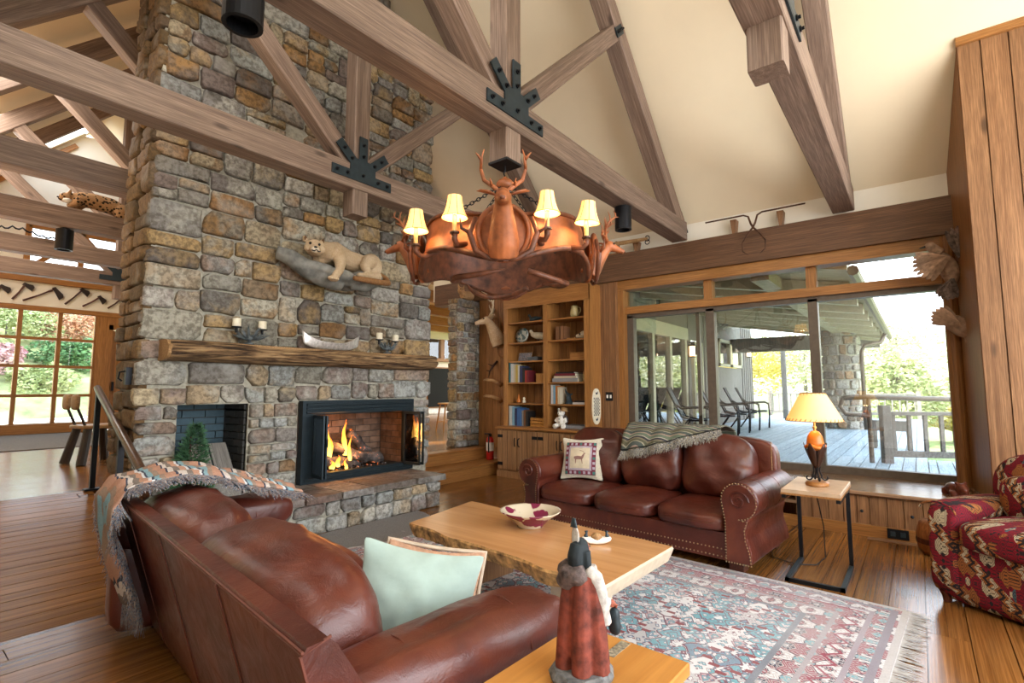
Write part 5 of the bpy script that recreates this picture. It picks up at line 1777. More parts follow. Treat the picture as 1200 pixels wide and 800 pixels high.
for sy in (-0.105, 0.105):
    obj('back_plank', MB().rbox((-0.28, sy, 0.77), (0.028, 0.075, 0.095), 3.4, 8), M_['rustic'], rc, smooth=True)
em = thing('entry_mat', 'long grey mat on the floor below the entry windows', 'mat', T(0.6, 12.4, 0.361))
obj('pile', MB().cbox(-1.4, 2.35, -1.7, 1.85, 0, 0.012, 0.004), plain('grey_runner', (0.15, 0.135, 0.12), 0.95, noise_amt=0.2, nscale=30), em)
bc_ = thing('bar_chair', 'orange wooden spindle back bar chair beyond the opening', 'chair', T(8.15, 8.25, 0.361) @ RZ(R(160)))
M_['oak'] = wood('orange_oak', (0.40, 0.16, 0.03), (0.60, 0.28, 0.06), 0.35, (8, 8, 1))
obj('seat', MB().rbox((0, 0, 0.60), (0.2, 0.21, 0.022), 5, 8), M_['oak'], bc_, smooth=True)
for sx, sy in ((-1, -1), (-1, 1), (1, -1), (1, 1)):
    obj('leg', MB().tube([(sx * 0.2, sy * 0.2, 0), (sx * 0.13, sy * 0.14, 0.59)], [0.014, 0.02], 8), M_['oak'], bc_)
obj('stretcher', MB().tube([(-0.18, -0.18, 0.2), (0.18, -0.18, 0.2)], 0.012, 6), M_['oak'], bc_)
obj('stretcher', MB().tube([(-0.18, 0.18, 0.2), (0.18, 0.18, 0.2)], 0.012, 6), M_['oak'], bc_)
for k in range(7):
    y = -0.17 + k * 0.057
    obj('spindle', MB().tube([(-0.17, y * 0.9, 0.62), (-0.22, y * 1.1, 0.92)], 0.010, 6), M_['oak'], bc_)
obj('top_rail', MB().grid(10, 2, lambda u, v: (-0.235 + 0.05 * (2 * u - 1) ** 2, -0.23 + 0.46 * u, 0.90 + 0.08 * v), thick=0.022), M_['oak'], bc_)
tv = thing('television', 'large dark television against the cream wall beyond the opening', 'television', T(13.7, 14.40, 0.57))
obj('screen', MB().box(-0.55, 0.55, -0.03, 0.02, 0.04, 1.5), plain('dark_screen', (0.012, 0.011, 0.010), 0.6, spec=0.08), tv)
obj('bezel', MB().box(-0.6, 0.6, 0.0, 0.08, 0, 1.55), M_['trim_x'], tv)

# ================================================================ chandelier
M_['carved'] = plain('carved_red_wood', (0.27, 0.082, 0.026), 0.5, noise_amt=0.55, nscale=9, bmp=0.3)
M_['carved_dark'] = plain('dark_wood_and_shade', (0.12, 0.04, 0.018), 0.5, noise_amt=0.6, nscale=14, bmp=0.3)  # antlers and rims; also painted inside the band as its shade
M_['socket'] = plain('bronze_socket', (0.10, 0.055, 0.035), 0.4, 0.5)
M_['shade_small'] = shade_mat('lit_candle_shade', (1.0, 0.44, 0.07), (1.0, 0.56, 0.15), 1.35)
M_['bulb'] = emit('candle_bulb', (1.0, 0.72, 0.36), 9)
M_['eye'] = plain('glass_eye', (0.01, 0.008, 0.006), 0.1)
M_['nose'] = plain('dark_nose', (0.015, 0.012, 0.012), 0.35)


def antler_pts(s, style='rack'):
    """Main beam and tines of one antler, s = -1 or 1, from the top of a head whose front is +X."""
    if style == 'rack':      # whitetail: beams sweep out, up and forward
        main = [(0.30, s * 0.035, 0.43), (0.26, s * 0.09, 0.52), (0.25, s * 0.17, 0.61), (0.30, s * 0.22, 0.70), (0.39, s * 0.20, 0.77), (0.46, s * 0.13, 0.80)]
        t = [[(0.26, s * 0.10, 0.53), (0.32, s * 0.09, 0.62)], [(0.25, s * 0.18, 0.62), (0.24, s * 0.15, 0.80)], [(0.31, s * 0.22, 0.71), (0.29, s * 0.16, 0.88)], [(0.40, s * 0.195, 0.775), (0.38, s * 0.14, 0.90)]]
    else:                    # upswept stag beam with a forked crown
        main = [(0.30, s * 0.04, 0.43), (0.26, s * 0.10, 0.50), (0.23, s * 0.18, 0.57), (0.22, s * 0.21, 0.68), (0.24, s * 0.205, 0.78), (0.25, s * 0.18, 0.86)]
        t = [[(0.22, s * 0.21, 0.68), (0.30, s * 0.19, 0.77)], [(0.24, s * 0.207, 0.76), (0.25, s * 0.26, 0.83)], [(0.26, s * 0.105, 0.50), (0.35, s * 0.12, 0.54)]]
    return main, t


def deer_head(parent, M, hide, horn, style='rack', k=1.0, voxel=0.012, ak=1.0):
    S = M @ SCL(k, k, k)
    mb = MB()
    mb.tube([(0.0, 0, -0.10), (0.06, 0, 0.02), (0.15, 0, 0.16), (0.25, 0, 0.29), (0.31, 0, 0.36)], [0.145, 0.155, 0.125, 0.092, 0.075], 16)
    mb.ball((0.33, 0, 0.37), (0.095, 0.082, 0.085), 16)
    mb.tube([(0.34, 0, 0.365), (0.44, 0, 0.325), (0.53, 0, 0.285), (0.565, 0, 0.27)], [0.078, 0.058, 0.042, 0.034], 14)
    mb.ball((0.40, 0.048, 0.385), 0.022, 8).ball((0.40, -0.048, 0.385), 0.022, 8)
    mb.v = [tuple(S @ V(p)) for p in mb.v]
    h = blob('head', mb, hide, parent, voxel=voxel * k, it=3)
    for s in (-1, 1):
        ear = MB().tube([(0.27, s * 0.06, 0.41), (0.24, s * 0.13, 0.45), (0.21, s * 0.20, 0.475), (0.19, s * 0.25, 0.48)], [0.022, 0.042, 0.036, 0.006], 10, flat=0.4)
        obj('ear', MB().add(ear.v, ear.f, S), hide, parent, smooth=True)
        obj('eye', MB().ball((0.395, s * 0.062, 0.392), 0.016, 10, S), M_['eye'], parent, smooth=True)
        main, tines = antler_pts(s, style)
        AK = T(0.30, 0, 0.43) @ SCL(ak, ak, ak) @ T(-0.30, 0, -0.43)
        main = [tuple(AK @ V(p)) for p in main]
        tines = [[tuple(AK @ V(p)) for p in t] for t in tines]
        a = MB().tube(main, [0.024, 0.021, 0.019, 0.016, 0.011, 0.004], 9)
        for t in tines:
            a.tube([t[0], tuple((V(t[0]) + V(t[1])) / 2 + V((0.015, 0, 0))), t[1]], [0.014, 0.011, 0.003], 7)
        obj('antler', MB().add(a.v, a.f, S), horn, parent, smooth=True)
    obj('nose', MB().ball((0.572, 0, 0.278), (0.018, 0.026, 0.02), 10, S), M_['carved_dark'] if hide == M_['carved'] else M_['nose'], parent, smooth=True)
    return h


CH = (2.83, 2.30, 2.09)
ch = thing('chandelier', 'carved red brown deer head and antler chandelier with four lit candle shades', 'chandelier', T(*CH))
TH0 = R(218.3)
RB = 0.575


def band(u, v):
    a = 2 * math.pi * u
    lo = 0.045 - 0.05 * math.cos(4 * a)
    hi = 0.30 + 0.02 * math.cos(4 * a + math.pi)
    z = lo + (hi - lo) * v
    rr_ = RB + 0.035 * (1 - v) ** 2 - 0.02 * math.cos(4 * a)
    return (rr_ * math.cos(a + TH0), rr_ * math.sin(a + TH0), z)


mb = MB()
nu, nv = 96, 6
for i in range(nu):
    for k in range(nv + 1):
        pass
P_ = [[V(band(i / nu, j / nv)) for j in range(nv + 1)] for i in range(nu)]
vs, fs = [], []
for lay in (0, 1):
    for i in range(nu):
        for j in range(nv + 1):
            p = P_[i][j]
            rad = V((p.x, p.y, 0)).normalized()
            vs.append(p - rad * 0.018 * lay)
w_ = nv + 1
m_ = nu * w_
for i in range(nu):
    i2 = (i + 1) % nu
    for j in range(nv):
        fs.append((i * w_ + j, i2 * w_ + j, i2 * w_ + j + 1, i * w_ + j + 1))
        fs.append((m_ + i * w_ + j, m_ + i * w_ + j + 1, m_ + i2 * w_ + j + 1, m_ + i2 * w_ + j))
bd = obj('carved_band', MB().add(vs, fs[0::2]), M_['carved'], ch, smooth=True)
obj('inner_face_shade', MB().add(vs, fs[1::2]), M_['carved_dark'], bd, smooth=True)  # darker wood colour stands in for the shade inside the band
for nm, j in (('lower_rim', 0), ('upper_rim', nv)):
    obj(nm, MB().tube([tuple(P_[i][j]) for i in range(nu)], 0.019 if j == 0 else 0.015, 7, closed=True), M_['carved_dark'], bd, smooth=True)
for k in range(4):
    a = TH0 + k * math.pi / 2
    A = T(0, 0, 0) @ RZ(a)
    ov = [(RB + 0.045 + 0.02 * math.cos(t), 0.155 * math.cos(t + math.pi / 2), 0.15 + 0.165 * math.sin(t + math.pi / 2)) for t in [2 * math.pi * i / 32 for i in range(32)]]
    mr = obj('medallion', MB().tube(ov, 0.017, 8, closed=True), M_['carved'], ch, A, smooth=True)
    obj('backing', MB().rbox((RB + 0.022, 0, 0.15), (0.014, 0.15, 0.16), 2.4, 10), M_['carved'], mr, smooth=True)
    # a shed antler sweeping under each medallion
    for s in (-1, 1):
        pts = [(RB + 0.06, s * 0.17, 0.24), (RB + 0.075, s * 0.205, 0.14), (RB + 0.07, s * 0.165, 0.03), (RB + 0.075, s * 0.08, -0.02), (RB + 0.08, -s * 0.03, -0.035)]
        tn = MB().tube(pts, [0.012, 0.018, 0.018, 0.015, 0.006], 8)
        tn.tube([pts[1], (RB + 0.10, s * 0.25, 0.16), (RB + 0.10, s * 0.26, 0.22)], [0.012, 0.01, 0.004], 7)
        obj('antler_scroll', tn, M_['carved_dark'], mr, smooth=True)
    deer_head(ch, A @ T(RB + (0.055 if k in (0, 2) else 0.03), 0, 0.06 if k in (0, 2) else 0.07), M_['carved'], M_['carved'], 'stag' if k in (0, 2) else 'rack', 0.62 if k in (0, 2) else 0.46, 0.012)
for k in range(3):
    a = TH0 + 0.5 + k * 2.1
    pts = [(0.30 * math.cos(a + t) * (1.5 - abs(t - 0.8) * 0.5), 0.30 * math.sin(a + t) * (1.5 - abs(t - 0.8) * 0.5), -0.01 - 0.05 * math.sin(t * 2)) for t in [i * 0.2 for i in range(9)]]
    obj('antler_bar', MB().tube(pts, [0.02] * 7 + [0.013, 0.005], 8), M_['carved_dark'], ch, smooth=True)
obj('bell', MB().lathe([(0.0, 0.66), (0.05, 0.665), (0.068, 0.69), (0.064, 0.715), (0.045, 0.735), (0.02, 0.742), (0.012, 0.76), (0.0, 0.765)], 20, caps=False), M_['carved'], ch, smooth=True)
obj('hook', MB().tube([(0, 0, 0.76), (0, 0.012, 0.79), (0, 0, 0.81), (0, 0, 0.86)], 0.006, 6), M_['black'], ch)
obj('cap', MB().box(-0.088, 0.088, -0.088, 0.088, 0.845, 0.862), M_['black'], ch)


def chain(p0, p1, n, name, parent, r_=0.0035):
    p0, p1 = V(p0), V(p1)
    mb = MB()
    L = (p1 - p0).length / n
    for i in range(n):
        M = along(p0.lerp(p1, i / n), p0.lerp(p1, (i + 1) / n)) @ RX(i * math.pi / 2)
        mb.tube([(L * 0.5 + L * 0.68 * math.cos(t), L * 0.30 * math.sin(t), 0) for t in [2 * math.pi * q_ / 8 for q_ in range(8)]], r_, 4, closed=True, M=M)
    return obj(name, mb, M_['black'], parent)


for k in range(4):
    a = TH0 + math.pi / 4 + k * math.pi / 2
    chain((0.04 * math.cos(a), 0.04 * math.sin(a), 0.68), ((RB - 0.01) * math.cos(a), (RB - 0.01) * math.sin(a), 0.30), 18, 'chain', ch)
for i, (ph, rr_, z0) in enumerate(((-50, 0.73, 0.115), (-25, 0.70, 0.145), (22, 0.70, 0.165), (45, 0.73, 0.15))):
    a = TH0 + R(ph)
    A = RZ(a)
    b0 = V((RB + 0.01, 0.02, 0.10))
    c_ = obj('candle_arm', MB().tube([tuple(b0), (RB + 0.07, -0.03, z0 - 0.055), (rr_ - 0.03, 0.0, z0 - 0.06), (rr_, 0, z0 - 0.04), (rr_, 0, z0)], [0.02, 0.019, 0.016, 0.017, 0.02], 8), M_['carved_dark'], ch, A, smooth=True)
    obj('candle_cup', MB().lathe([(0.014, -0.012), (0.03, -0.004), (0.031, 0.004), (0.014, 0.006)], 14), M_['socket'], c_, T(rr_, 0, z0))
    obj('candle', MB().lathe([(0.014, 0.0), (0.014, 0.11)], 12), emit('lit_candle_tube', (1.0, 0.45, 0.10), 0.35, (0.7, 0.5, 0.2)) if i == 0 else bpy.data.materials['lit_candle_tube'], c_, T(rr_, 0, z0), smooth=True)
    prof = [(0.080, 0.09), (0.066, 0.118), (0.053, 0.16), (0.045, 0.205), (0.043, 0.225)]
    tl = RX(R(0)) @ RY(R(5 if i == 3 else 0))
    s_ = obj('candle_shade', MB().lathe(prof, 24, caps=False).lathe([(p[0] - 0.003, p[1]) for p in prof][::-1], 24, caps=False), M_['shade_small'], c_, T(rr_, 0, z0) @ tl, smooth=True)
    rb_ = MB()
    for q_ in range(8):
        an = 2 * math.pi * q_ / 8
        rb_.tube([(p[0] * 1.01 * math.cos(an), p[0] * 1.01 * math.sin(an), p[1]) for p in prof], 0.0014, 4)
    rb_.tube([(0.081 * math.cos(t), 0.081 * math.sin(t), 0.09) for t in [2 * math.pi * q_ / 24 for q_ in range(24)]], 0.002, 4, closed=True)
    obj('shade_wire', rb_, M_['lace'], c_, T(rr_, 0, z0) @ tl, kind='stuff')
    obj('bulb', MB().ball((0, 0, 0.135), (0.018, 0.018, 0.026), 10), M_['bulb'], c_, T(rr_, 0, z0), smooth=True)
    p = V(CH) + (A @ V((rr_, 0, z0 + 0.115)))
    light('candle_glow', 'POINT', p, 7.5, (1.0, 0.55, 0.22), shadow_soft_size=0.03)

# ================================================================ mounted animals
M_['puma'] = fur('puma_fur', (0.48, 0.33, 0.19), (0.70, 0.56, 0.39), None, 60)
M_['rock_blue'] = plain('grey_blue_rock', (0.22, 0.22, 0.20), 0.85, noise_amt=0.5, nscale=8, bmp=0.8)
lg = thing('rock_ledge', 'grey artificial rock ledge fixed to the chimney under the mounted cougar', 'rock ledge', T(3.0, 4.86, 2.33))
mb = MB()
mb.tube([(-0.60, -0.06, 0.28), (-0.50, -0.12, 0.25), (-0.36, -0.17, 0.16), (-0.18, -0.20, 0.08), (0.02, -0.20, 0.03)], [0.07, 0.10, 0.11, 0.10, 0.07], 12, flat=0.8)
mb.rbox((-0.10, -0.14, 0.12), (0.34, 0.20, 0.07), 3, 10, None, T(0, 0, 0) @ RY(R(10)))
mb.rbox((0.34, -0.12, 0.13), (0.24, 0.17, 0.055), 3, 10, None, RY(R(-8)))
mb.tube([(0.12, -0.20, 0.06), (0.32, -0.20, 0.09), (0.52, -0.14, 0.17), (0.62, -0.06, 0.22)], [0.06, 0.07, 0.06, 0.04], 10)
mb.v = [tuple(V(p) + V((0, 0, 0.035 * mnoise.noise(V(p) * 9)))) for p in mb.v]
blob('rock', mb, M_['rock_blue'], lg, voxel=0.016, it=1)
cg = thing('mounted_cougar', 'tan mounted cougar crouching on a rock ledge over the mantel', 'animal mount', T(3.0, 4.74, 2.50))
b = MB()
b.tube([(-0.12, 0.03, 0.20), (0.0, 0.03, 0.225), (0.16, 0.04, 0.185), (0.32, 0.04, 0.165), (0.46, 0.04, 0.13)], [0.11, 0.125, 0.11, 0.115, 0.09], 16)
b.tube([(-0.08, 0.0, 0.21), (-0.20, -0.05, 0.20), (-0.28, -0.09, 0.18)], [0.11, 0.095, 0.085], 14)
b.ball((-0.315, -0.13, 0.185), (0.098, 0.088, 0.085), 18)
b.ball((-0.355, -0.200, 0.148), (0.054, 0.05, 0.040), 14)
b.ball((-0.345, -0.205, 0.120), (0.036, 0.036, 0.022), 10)
b.ball((-0.27, -0.18, 0.165), (0.045, 0.04, 0.04), 10).ball((-0.395, -0.14, 0.165), (0.035, 0.04, 0.04), 10)
for (ex, ey, tx) in ((-0.385, -0.08, -0.41), (-0.245, -0.11, -0.215)):
    b.tube([(ex, ey, 0.245), ((ex + tx) / 2, ey, 0.275), (tx, ey, 0.297)], [0.036, 0.030, 0.012], 10, flat=0.6)
b.tube([(-0.02, -0.06, 0.20), (-0.02, -0.13, 0.10), (-0.07, -0.19, 0.0), (-0.16, -0.25, -0.10)], [0.085, 0.062, 0.046, 0.038], 12)
b.ball((-0.185, -0.27, -0.118), (0.062, 0.05, 0.032), 10)
b.tube([(-0.14, 0.02, 0.14), (-0.24, -0.04, 0.06)], [0.07, 0.05], 10)
b.tube([(0.42, -0.03, 0.20), (0.34, -0.10, 0.17), (0.27, -0.14, 0.10), (0.30, -0.16, 0.04)], [0.10, 0.085, 0.055, 0.04], 12)
b.ball((0.42, -0.05, 0.15), (0.13, 0.09, 0.14), 16)
b.tube([(0.46, -0.12, 0.03), (0.36, -0.16, 0.005), (0.22, -0.18, 0.0)], [0.052, 0.044, 0.034], 10)
b.ball((0.19, -0.185, -0.006), (0.05, 0.04, 0.026), 10)
b.v = [tuple(p) for p in b.v]
blob('body', b, M_['puma'], cg, voxel=0.009, it=3)
blob('tail', MB().tube([(0.53, 0.0, 0.10), (0.60, -0.08, 0.03), (0.57, -0.16, -0.03), (0.42, -0.23, -0.055), (0.24, -0.25, -0.065), (0.06, -0.25, -0.07)], [0.035, 0.032, 0.032, 0.032, 0.034, 0.026], 10), plain('brown_tail', (0.30, 0.15, 0.06), 0.9, noise_amt=0.3, nscale=50), cg, voxel=0.010, it=1)
obj('nose', MB().ball((-0.372, -0.247, 0.160), (0.020, 0.012, 0.013), 8), M_['nose'], cg, smooth=True)
obj('mouth', MB().tube([(-0.318, -0.238, 0.130), (-0.345, -0.248, 0.122), (-0.365, -0.252, 0.138), (-0.385, -0.246, 0.122), (-0.40, -0.228, 0.130)], 0.006, 6), M_['nose'], cg, smooth=True)
obj('muzzle', MB().ball((-0.362, -0.222, 0.142), (0.045, 0.034, 0.03), 12), plain('white_muzzle_fur', (0.72, 0.62, 0.48), 0.9, nscale=60), cg, smooth=True)
for p in ((-0.402, -0.198, 0.203), (-0.318, -0.216, 0.203)):
    obj('eye', MB().ball(p, 0.0135, 8), M_['eye'], cg, smooth=True)
for (ex, ey) in ((-0.398, -0.10), (-0.228, -0.13)):
    obj('inner_ear', MB().ball((ex, ey, 0.272), (0.016, 0.010, 0.022), 8), plain('dark_inner_ear', (0.16, 0.08, 0.04), 0.9) if ex < -0.3 else bpy.data.materials['dark_inner_ear'], cg, smooth=True)
for k in range(4):
    obj('toe', MB().ball((-0.232 + k * 0.020, -0.305 - 0.004 * k, -0.125), (0.015, 0.018, 0.016), 8), M_['puma'], cg, smooth=True)

M_['bobcat'] = fur('spotted_bobcat_fur', (0.25, 0.13, 0.055), (0.45, 0.28, 0.15), 26, 50)
bb = thing('mounted_bobcat', 'spotted mounted bobcat stalking along a beam high in the entry hall', 'animal mount', T(1.65, 7.8, 3.42))
b = MB()
b.tube([(-0.20, 0, 0.15), (-0.05, 0, 0.16), (0.12, 0, 0.15), (0.25, 0, 0.11)], [0.085, 0.095, 0.10, 0.085], 14)
b.tube([(-0.18, 0, 0.15), (-0.27, 0, 0.14)], [0.075, 0.06], 12)
b.ball((-0.30, -0.01, 0.13), (0.075, 0.065, 0.062), 14).ball((-0.352, -0.02, 0.105), (0.032, 0.034, 0.028), 10)
for ey in (-0.05, 0.035):
    b.tube([(-0.29, ey, 0.17), (-0.28, ey * 1.2, 0.205), (-0.275, ey * 1.25, 0.232)], [0.02, 0.017, 0.004], 7)
for lx, ly in ((-0.22, -0.06), (-0.16, 0.06)):
    b.tube([(lx + 0.03, ly, 0.12), (lx - 0.02, ly, 0.05), (lx - 0.08, ly, 0.022)], [0.05, 0.035, 0.026], 10)
for lx, ly in ((0.22, -0.065), (0.24, 0.06)):
    b.ball((lx, ly, 0.10), (0.09, 0.05, 0.085), 12)
    b.tube([(lx + 0.05, ly, 0.04), (lx - 0.06, ly, 0.022)], [0.032, 0.026], 8)
b.tube([(0.30, 0, 0.09), (0.37, 0, 0.05)], [0.03, 0.02], 8)
blob('body', b, M_['bobcat'], bb, voxel=0.010, it=2)
obj('chin_ruff', MB().ball((-0.30, -0.035, 0.095), (0.05, 0.045, 0.03), 10), M_['white'], bb, smooth=True)
obj('nose', MB().ball((-0.383, -0.022, 0.115), 0.011, 8), M_['nose'], bb, smooth=True)
for ey in (-0.052, 0.022):
    obj('eye', MB().ball((-0.352, ey, 0.148), 0.010, 8), M_['eye'], bb, smooth=True)

M_['fawn'] = fur('tan_mount_fur', (0.30, 0.15, 0.06), (0.52, 0.33, 0.17), None, 50)
sq = thing('mounted_animal', 'small tan mounted animal with pricked ears lying on top of the stone pier', 'animal mount', T(6.25, 5.93, 2.785))
b = MB()
b.tube([(-0.10, 0, 0.08), (0.05, 0, 0.09), (0.22, 0, 0.08)], [0.06, 0.08, 0.06], 12)
b.ball((-0.16, -0.04, 0.14), (0.065, 0.06, 0.06), 12).ball((-0.20, -0.08, 0.12), 0.032, 10)
b.tube([(-0.10, -0.03, 0.09), (-0.14, -0.03, 0.13)], [0.055, 0.05], 10)
for e in (-0.05, 0.05):
    b.tube([(-0.15 + e, -0.03, 0.18), (-0.15 + e * 1.5, -0.03, 0.25)], [0.022, 0.006], 7)
b.tube([(-0.05, -0.05, 0.04), (-0.18, -0.10, 0.025)], [0.03, 0.022], 8)
blob('body', b, M_['fawn'], sq, voxel=0.010, it=2)
for e in (-0.03, 0.02):
    obj('eye', MB().ball((-0.195 + e, -0.092, 0.155), 0.009, 8), M_['eye'], sq)

M_['hide'] = fur('deer_hide', (0.40, 0.26, 0.14), (0.66, 0.53, 0.38), None, 45)
M_['bone'] = plain('pale_antler', (0.58, 0.48, 0.34), 0.5, noise_amt=0.15)
dm = thing('mounted_deer_head', 'mounted deer head with white antlers on the wall left of the bookcase', 'animal mount', T(6.42, 5.2, 1.95))
deer_head(dm, T(-0.06, 0.06, 0.12) @ RZ(R(128)) @ RY(R(-8)), M_['hide'], M_['bone'], 'rack', 0.80, 0.012, 1.3)
obj('shield', MB().rbox((-0.015, 0, 0.06), (0.02, 0.17, 0.22), 3, 8), M_['panel_dim'], dm, smooth=True)
for z, lb in ((1.41, 'upper of two deer hoof hooks below the mounted deer head'), (1.15, 'lower of two deer hoof hooks below the mounted deer head')):
    hk = thing('hoof_hook', lb, 'hook', T(6.42, 5.3, z))
    obj('leg', MB().tube([(0, 0, -0.05), (-0.06, 0.0, -0.02), (-0.12, 0.07, 0.02), (-0.17, 0.15, 0.03)], [0.035, 0.03, 0.026, 0.024], 10), M_['fawn'], hk, smooth=True)
    obj('hoof', MB().tube([(-0.17, 0.15, 0.03), (-0.20, 0.20, 0.02)], [0.028, 0.012], 8), M_['cut_end'], hk, smooth=True)
dx_ = thing('shed_antlers', 'dark shed antlers hanging on the wall under the deer mount', 'antlers', T(6.42, 5.38, 1.62))
a = MB()
a.tube([(0, 0, 0.12), (-0.08, 0.02, 0.04), (-0.13, 0.05, -0.05), (-0.12, 0.08, -0.14)], [0.022, 0.02, 0.014, 0.005], 8)
a.tube([(-0.08, 0.02, 0.04), (-0.14, 0.08, 0.08)], [0.014, 0.004], 6).tube([(-0.12, 0.05, -0.04), (-0.20, 0.06, -0.03)], [0.012, 0.004], 6)
obj('antler', a, M_['copper'], dx_, smooth=True)

# two game birds on the window post
M_['bird_tan'] = plain('tan_feathers', (0.34, 0.22, 0.15), 0.85, noise_amt=0.35, nscale=30, rand=0.4)
M_['bird_dark'] = plain('barred_feathers', (0.13, 0.095, 0.08), 0.85, noise_amt=0.7, nscale=45, rand=0.5)


def feathers(name, parent, base, dirv, n, L, spread, mat, nrm):
    base, dirv, nrm = V(base), V(dirv).normalized(), V(nrm).normalized()
    for i in range(n):
        f = (i / (n - 1) - 0.5) * spread
        d = (Matrix.Rotation(f, 3, nrm) @ dirv).normalized()
        s = nrm.cross(d).normalized()
        l = L * (1 - 0.25 * abs(f) / max(spread, 0.01))
        p = [base + d * l * t + s * w for t, w in ((0, -0.009), (0.55, -0.021), (0.92, -0.013), (1.0, 0), (0.92, 0.013), (0.55, 0.021), (0, 0.009))]
        vs = [q_ + nrm * 0.002 * i for q_ in p]
        vs2 = [q_ - nrm * 0.004 + nrm * 0.002 * i for q_ in p]
        k = len(vs)
        obj(name, MB().add([tuple(q_) for q_ in vs + vs2], [tuple(range(k)), tuple(range(2 * k - 1, k - 1, -1))] + [(j, (j + 1) % k, (j + 1) % k + k, j + k)[::-1] for j in range(k)]), mat, parent)


g1 = thing('mounted_bird', 'upper mounted game bird with raised wing on the window corner post', 'bird mount', T(6.24, -0.31, 2.44) @ SCL(1.25, 1.25, 1.25), 'mounted birds')
bm2 = MB()
bm2.tube([(0.03, 0.06, 0.10), (0.03, 0.03, 0.02), (0.03, 0.0, -0.06), (0.03, 0.0, -0.14)], [0.04, 0.07, 0.06, 0.025], 12)
bm2.tube([(0, 0.06, 0.10), (-0.01, 0.10, 0.15)], [0.045, 0.035], 10).ball((-0.02, 0.115, 0.165), (0.036, 0.04, 0.034), 10)
blob('body', bm2, M_['bird_tan'], g1, voxel=0.008, it=2)
obj('beak', MB().tube([(-0.03, 0.14, 0.165), (-0.045, 0.18, 0.155)], [0.012, 0.003], 6), M_['nose'], g1)
feathers('wing_feather', g1, (-0.04, -0.04, 0.05), (-0.05, -0.35, 1), 9, 0.25, 1.3, M_['bird_dark'], (-1, -0.2, 0))
feathers('wing_feather', g1, (-0.05, 0.02, 0.06), (-0.1, 0.9, -0.35), 9, 0.23, 1.3, M_['bird_tan'], (-1, -0.2, 0))
feathers('tail_feather', g1, (-0.02, 0.0, -0.10), (0, 0.35, -1), 6, 0.17, 0.9, M_['bird_dark'], (-1, 0.0, 0))
g2 = thing('mounted_bird', 'lower mounted game bird with dark wing on the window corner post', 'bird mount', T(6.24, -0.35, 1.84) @ SCL(1.2, 1.2, 1.2), 'mounted birds')
bm2 = MB()
bm2.tube([(0, -0.05, -0.06), (0, -0.02, 0.0), (0, 0.05, 0.06), (0, 0.10, 0.09)], [0.03, 0.072, 0.065, 0.03], 12)
bm2.ball((-0.01, -0.04, -0.085), (0.035, 0.035, 0.036), 10)
blob('body', bm2, M_['bird_tan'], g2, voxel=0.008, it=2)
obj('beak', MB().tube([(-0.02, -0.06, -0.10), (-0.04, -0.075, -0.135)], [0.011, 0.003], 6), M_['nose'], g2)
feathers('wing_feather', g2, (-0.075, 0.02, 0.04), (0, 0.9, 0.6), 7, 0.19, 1.0, M_['bird_tan'], (-1, 0.0, 0))
feathers('wing_feather', g2, (-0.075, -0.04, 0.02), (0, -0.5, -1), 6, 0.18, 0.7, M_['black'], (-1, 0.0, 0))

# ================================================================ mantel and wall decoration
M_['antler_blue'] = plain('blue_grey_antler', (0.10, 0.12, 0.13), 0.5, 0.3, noise_amt=0.5)


def candelabra(c, label, w, seed):
    t = thing('candle_holder', label, 'candle holder', T(*c), 'antler candle holders')
    q_ = random.Random(seed)
    m = MB()
    m.lathe([(0.05, 0), (0.045, 0.012), (0.015, 0.02), (0.012, 0.05)], 12)
    m.ball((0, 0, 0.06), (0.05, 0.035, 0.03), 10)
    for i in range(16):
        a = math.pi * (i + 0.5) / 16 + q_.uniform(-.15, .15)
        d = V((math.cos(a), q_.uniform(-0.7, 0.3), 0.15 + 0.75 * math.sin(a) * q_.uniform(0.5, 1)))
        L = w * q_.uniform(0.6, 1.05)
        p0 = V((0, 0, 0.05))
        p1 = p0 + d * L * 0.55 + V((0, 0, -0.015))
        p2 = p0 + d * L
        m.tube([p0, p1, p2], [0.013, 0.010, 0.003], 6)
        e = d.cross(V((0, 0, 1)))
        m.tube([p1, p1 + (d + V((0, 0, 0.9))).normalized() * L * 0.35], [0.008, 0.002], 5)
    obj('antlers', m, M_['antler_blue'], t, smooth=True)
    for s, z in ((-1, 0.15), (1, 0.145)):
        cu = obj('cup', MB().lathe([(0.012, -0.05), (0.012, -0.008), (0.042, -0.004), (0.044, 0.006), (0.0, 0.006)], 14, caps=False), M_['black'], t, T(s * 0.115, 0, z))
        obj('arm', MB().tube([(0, 0, 0.05), (s * 0.07, 0, 0.07), (s * 0.115, 0, z - 0.04)], 0.008, 6), M_['antler_blue'], t)
        obj('candle', MB().lathe([(0.036, 0.006), (0.036, 0.078), (0.03, 0.080), (0.0, 0.076)], 16, caps=False), M_['candle'], t, T(s * 0.115, 0, z))


candelabra((2.17, 4.78, 1.70), 'antler candle holder with two white candles at the left of the mantel', 0.16, 3)
candelabra((3.73, 4.78, 1.70), 'antler candle holder with two white candles at the right of the mantel', 0.14, 8)
cno = thing('canoe_model', 'silver metal canoe standing on the mantel log', 'model canoe', T(3.0, 4.755, 1.70) @ SCL(1, 1, 1.25))
M_['silver'] = plain('hammered_silver', (0.72, 0.71, 0.70), 0.35, 0.55, noise_amt=0.25, nscale=40, bmp=0.3)


def hull(u, v):
    x = -0.31 + 0.62 * u
    e = abs(2 * u - 1)
    w = 0.062 * (1 - e ** 2.2)
    s = math.sin(math.pi * (v - 0.5))
    rise = 0.085 * e ** 3.0
    return (x + 0.02 * (2 * u - 1) * (abs(s)), w * s, 0.0 + rise * 0.45 + (0.055 + rise * 0.55) * abs(s) ** 1.6)


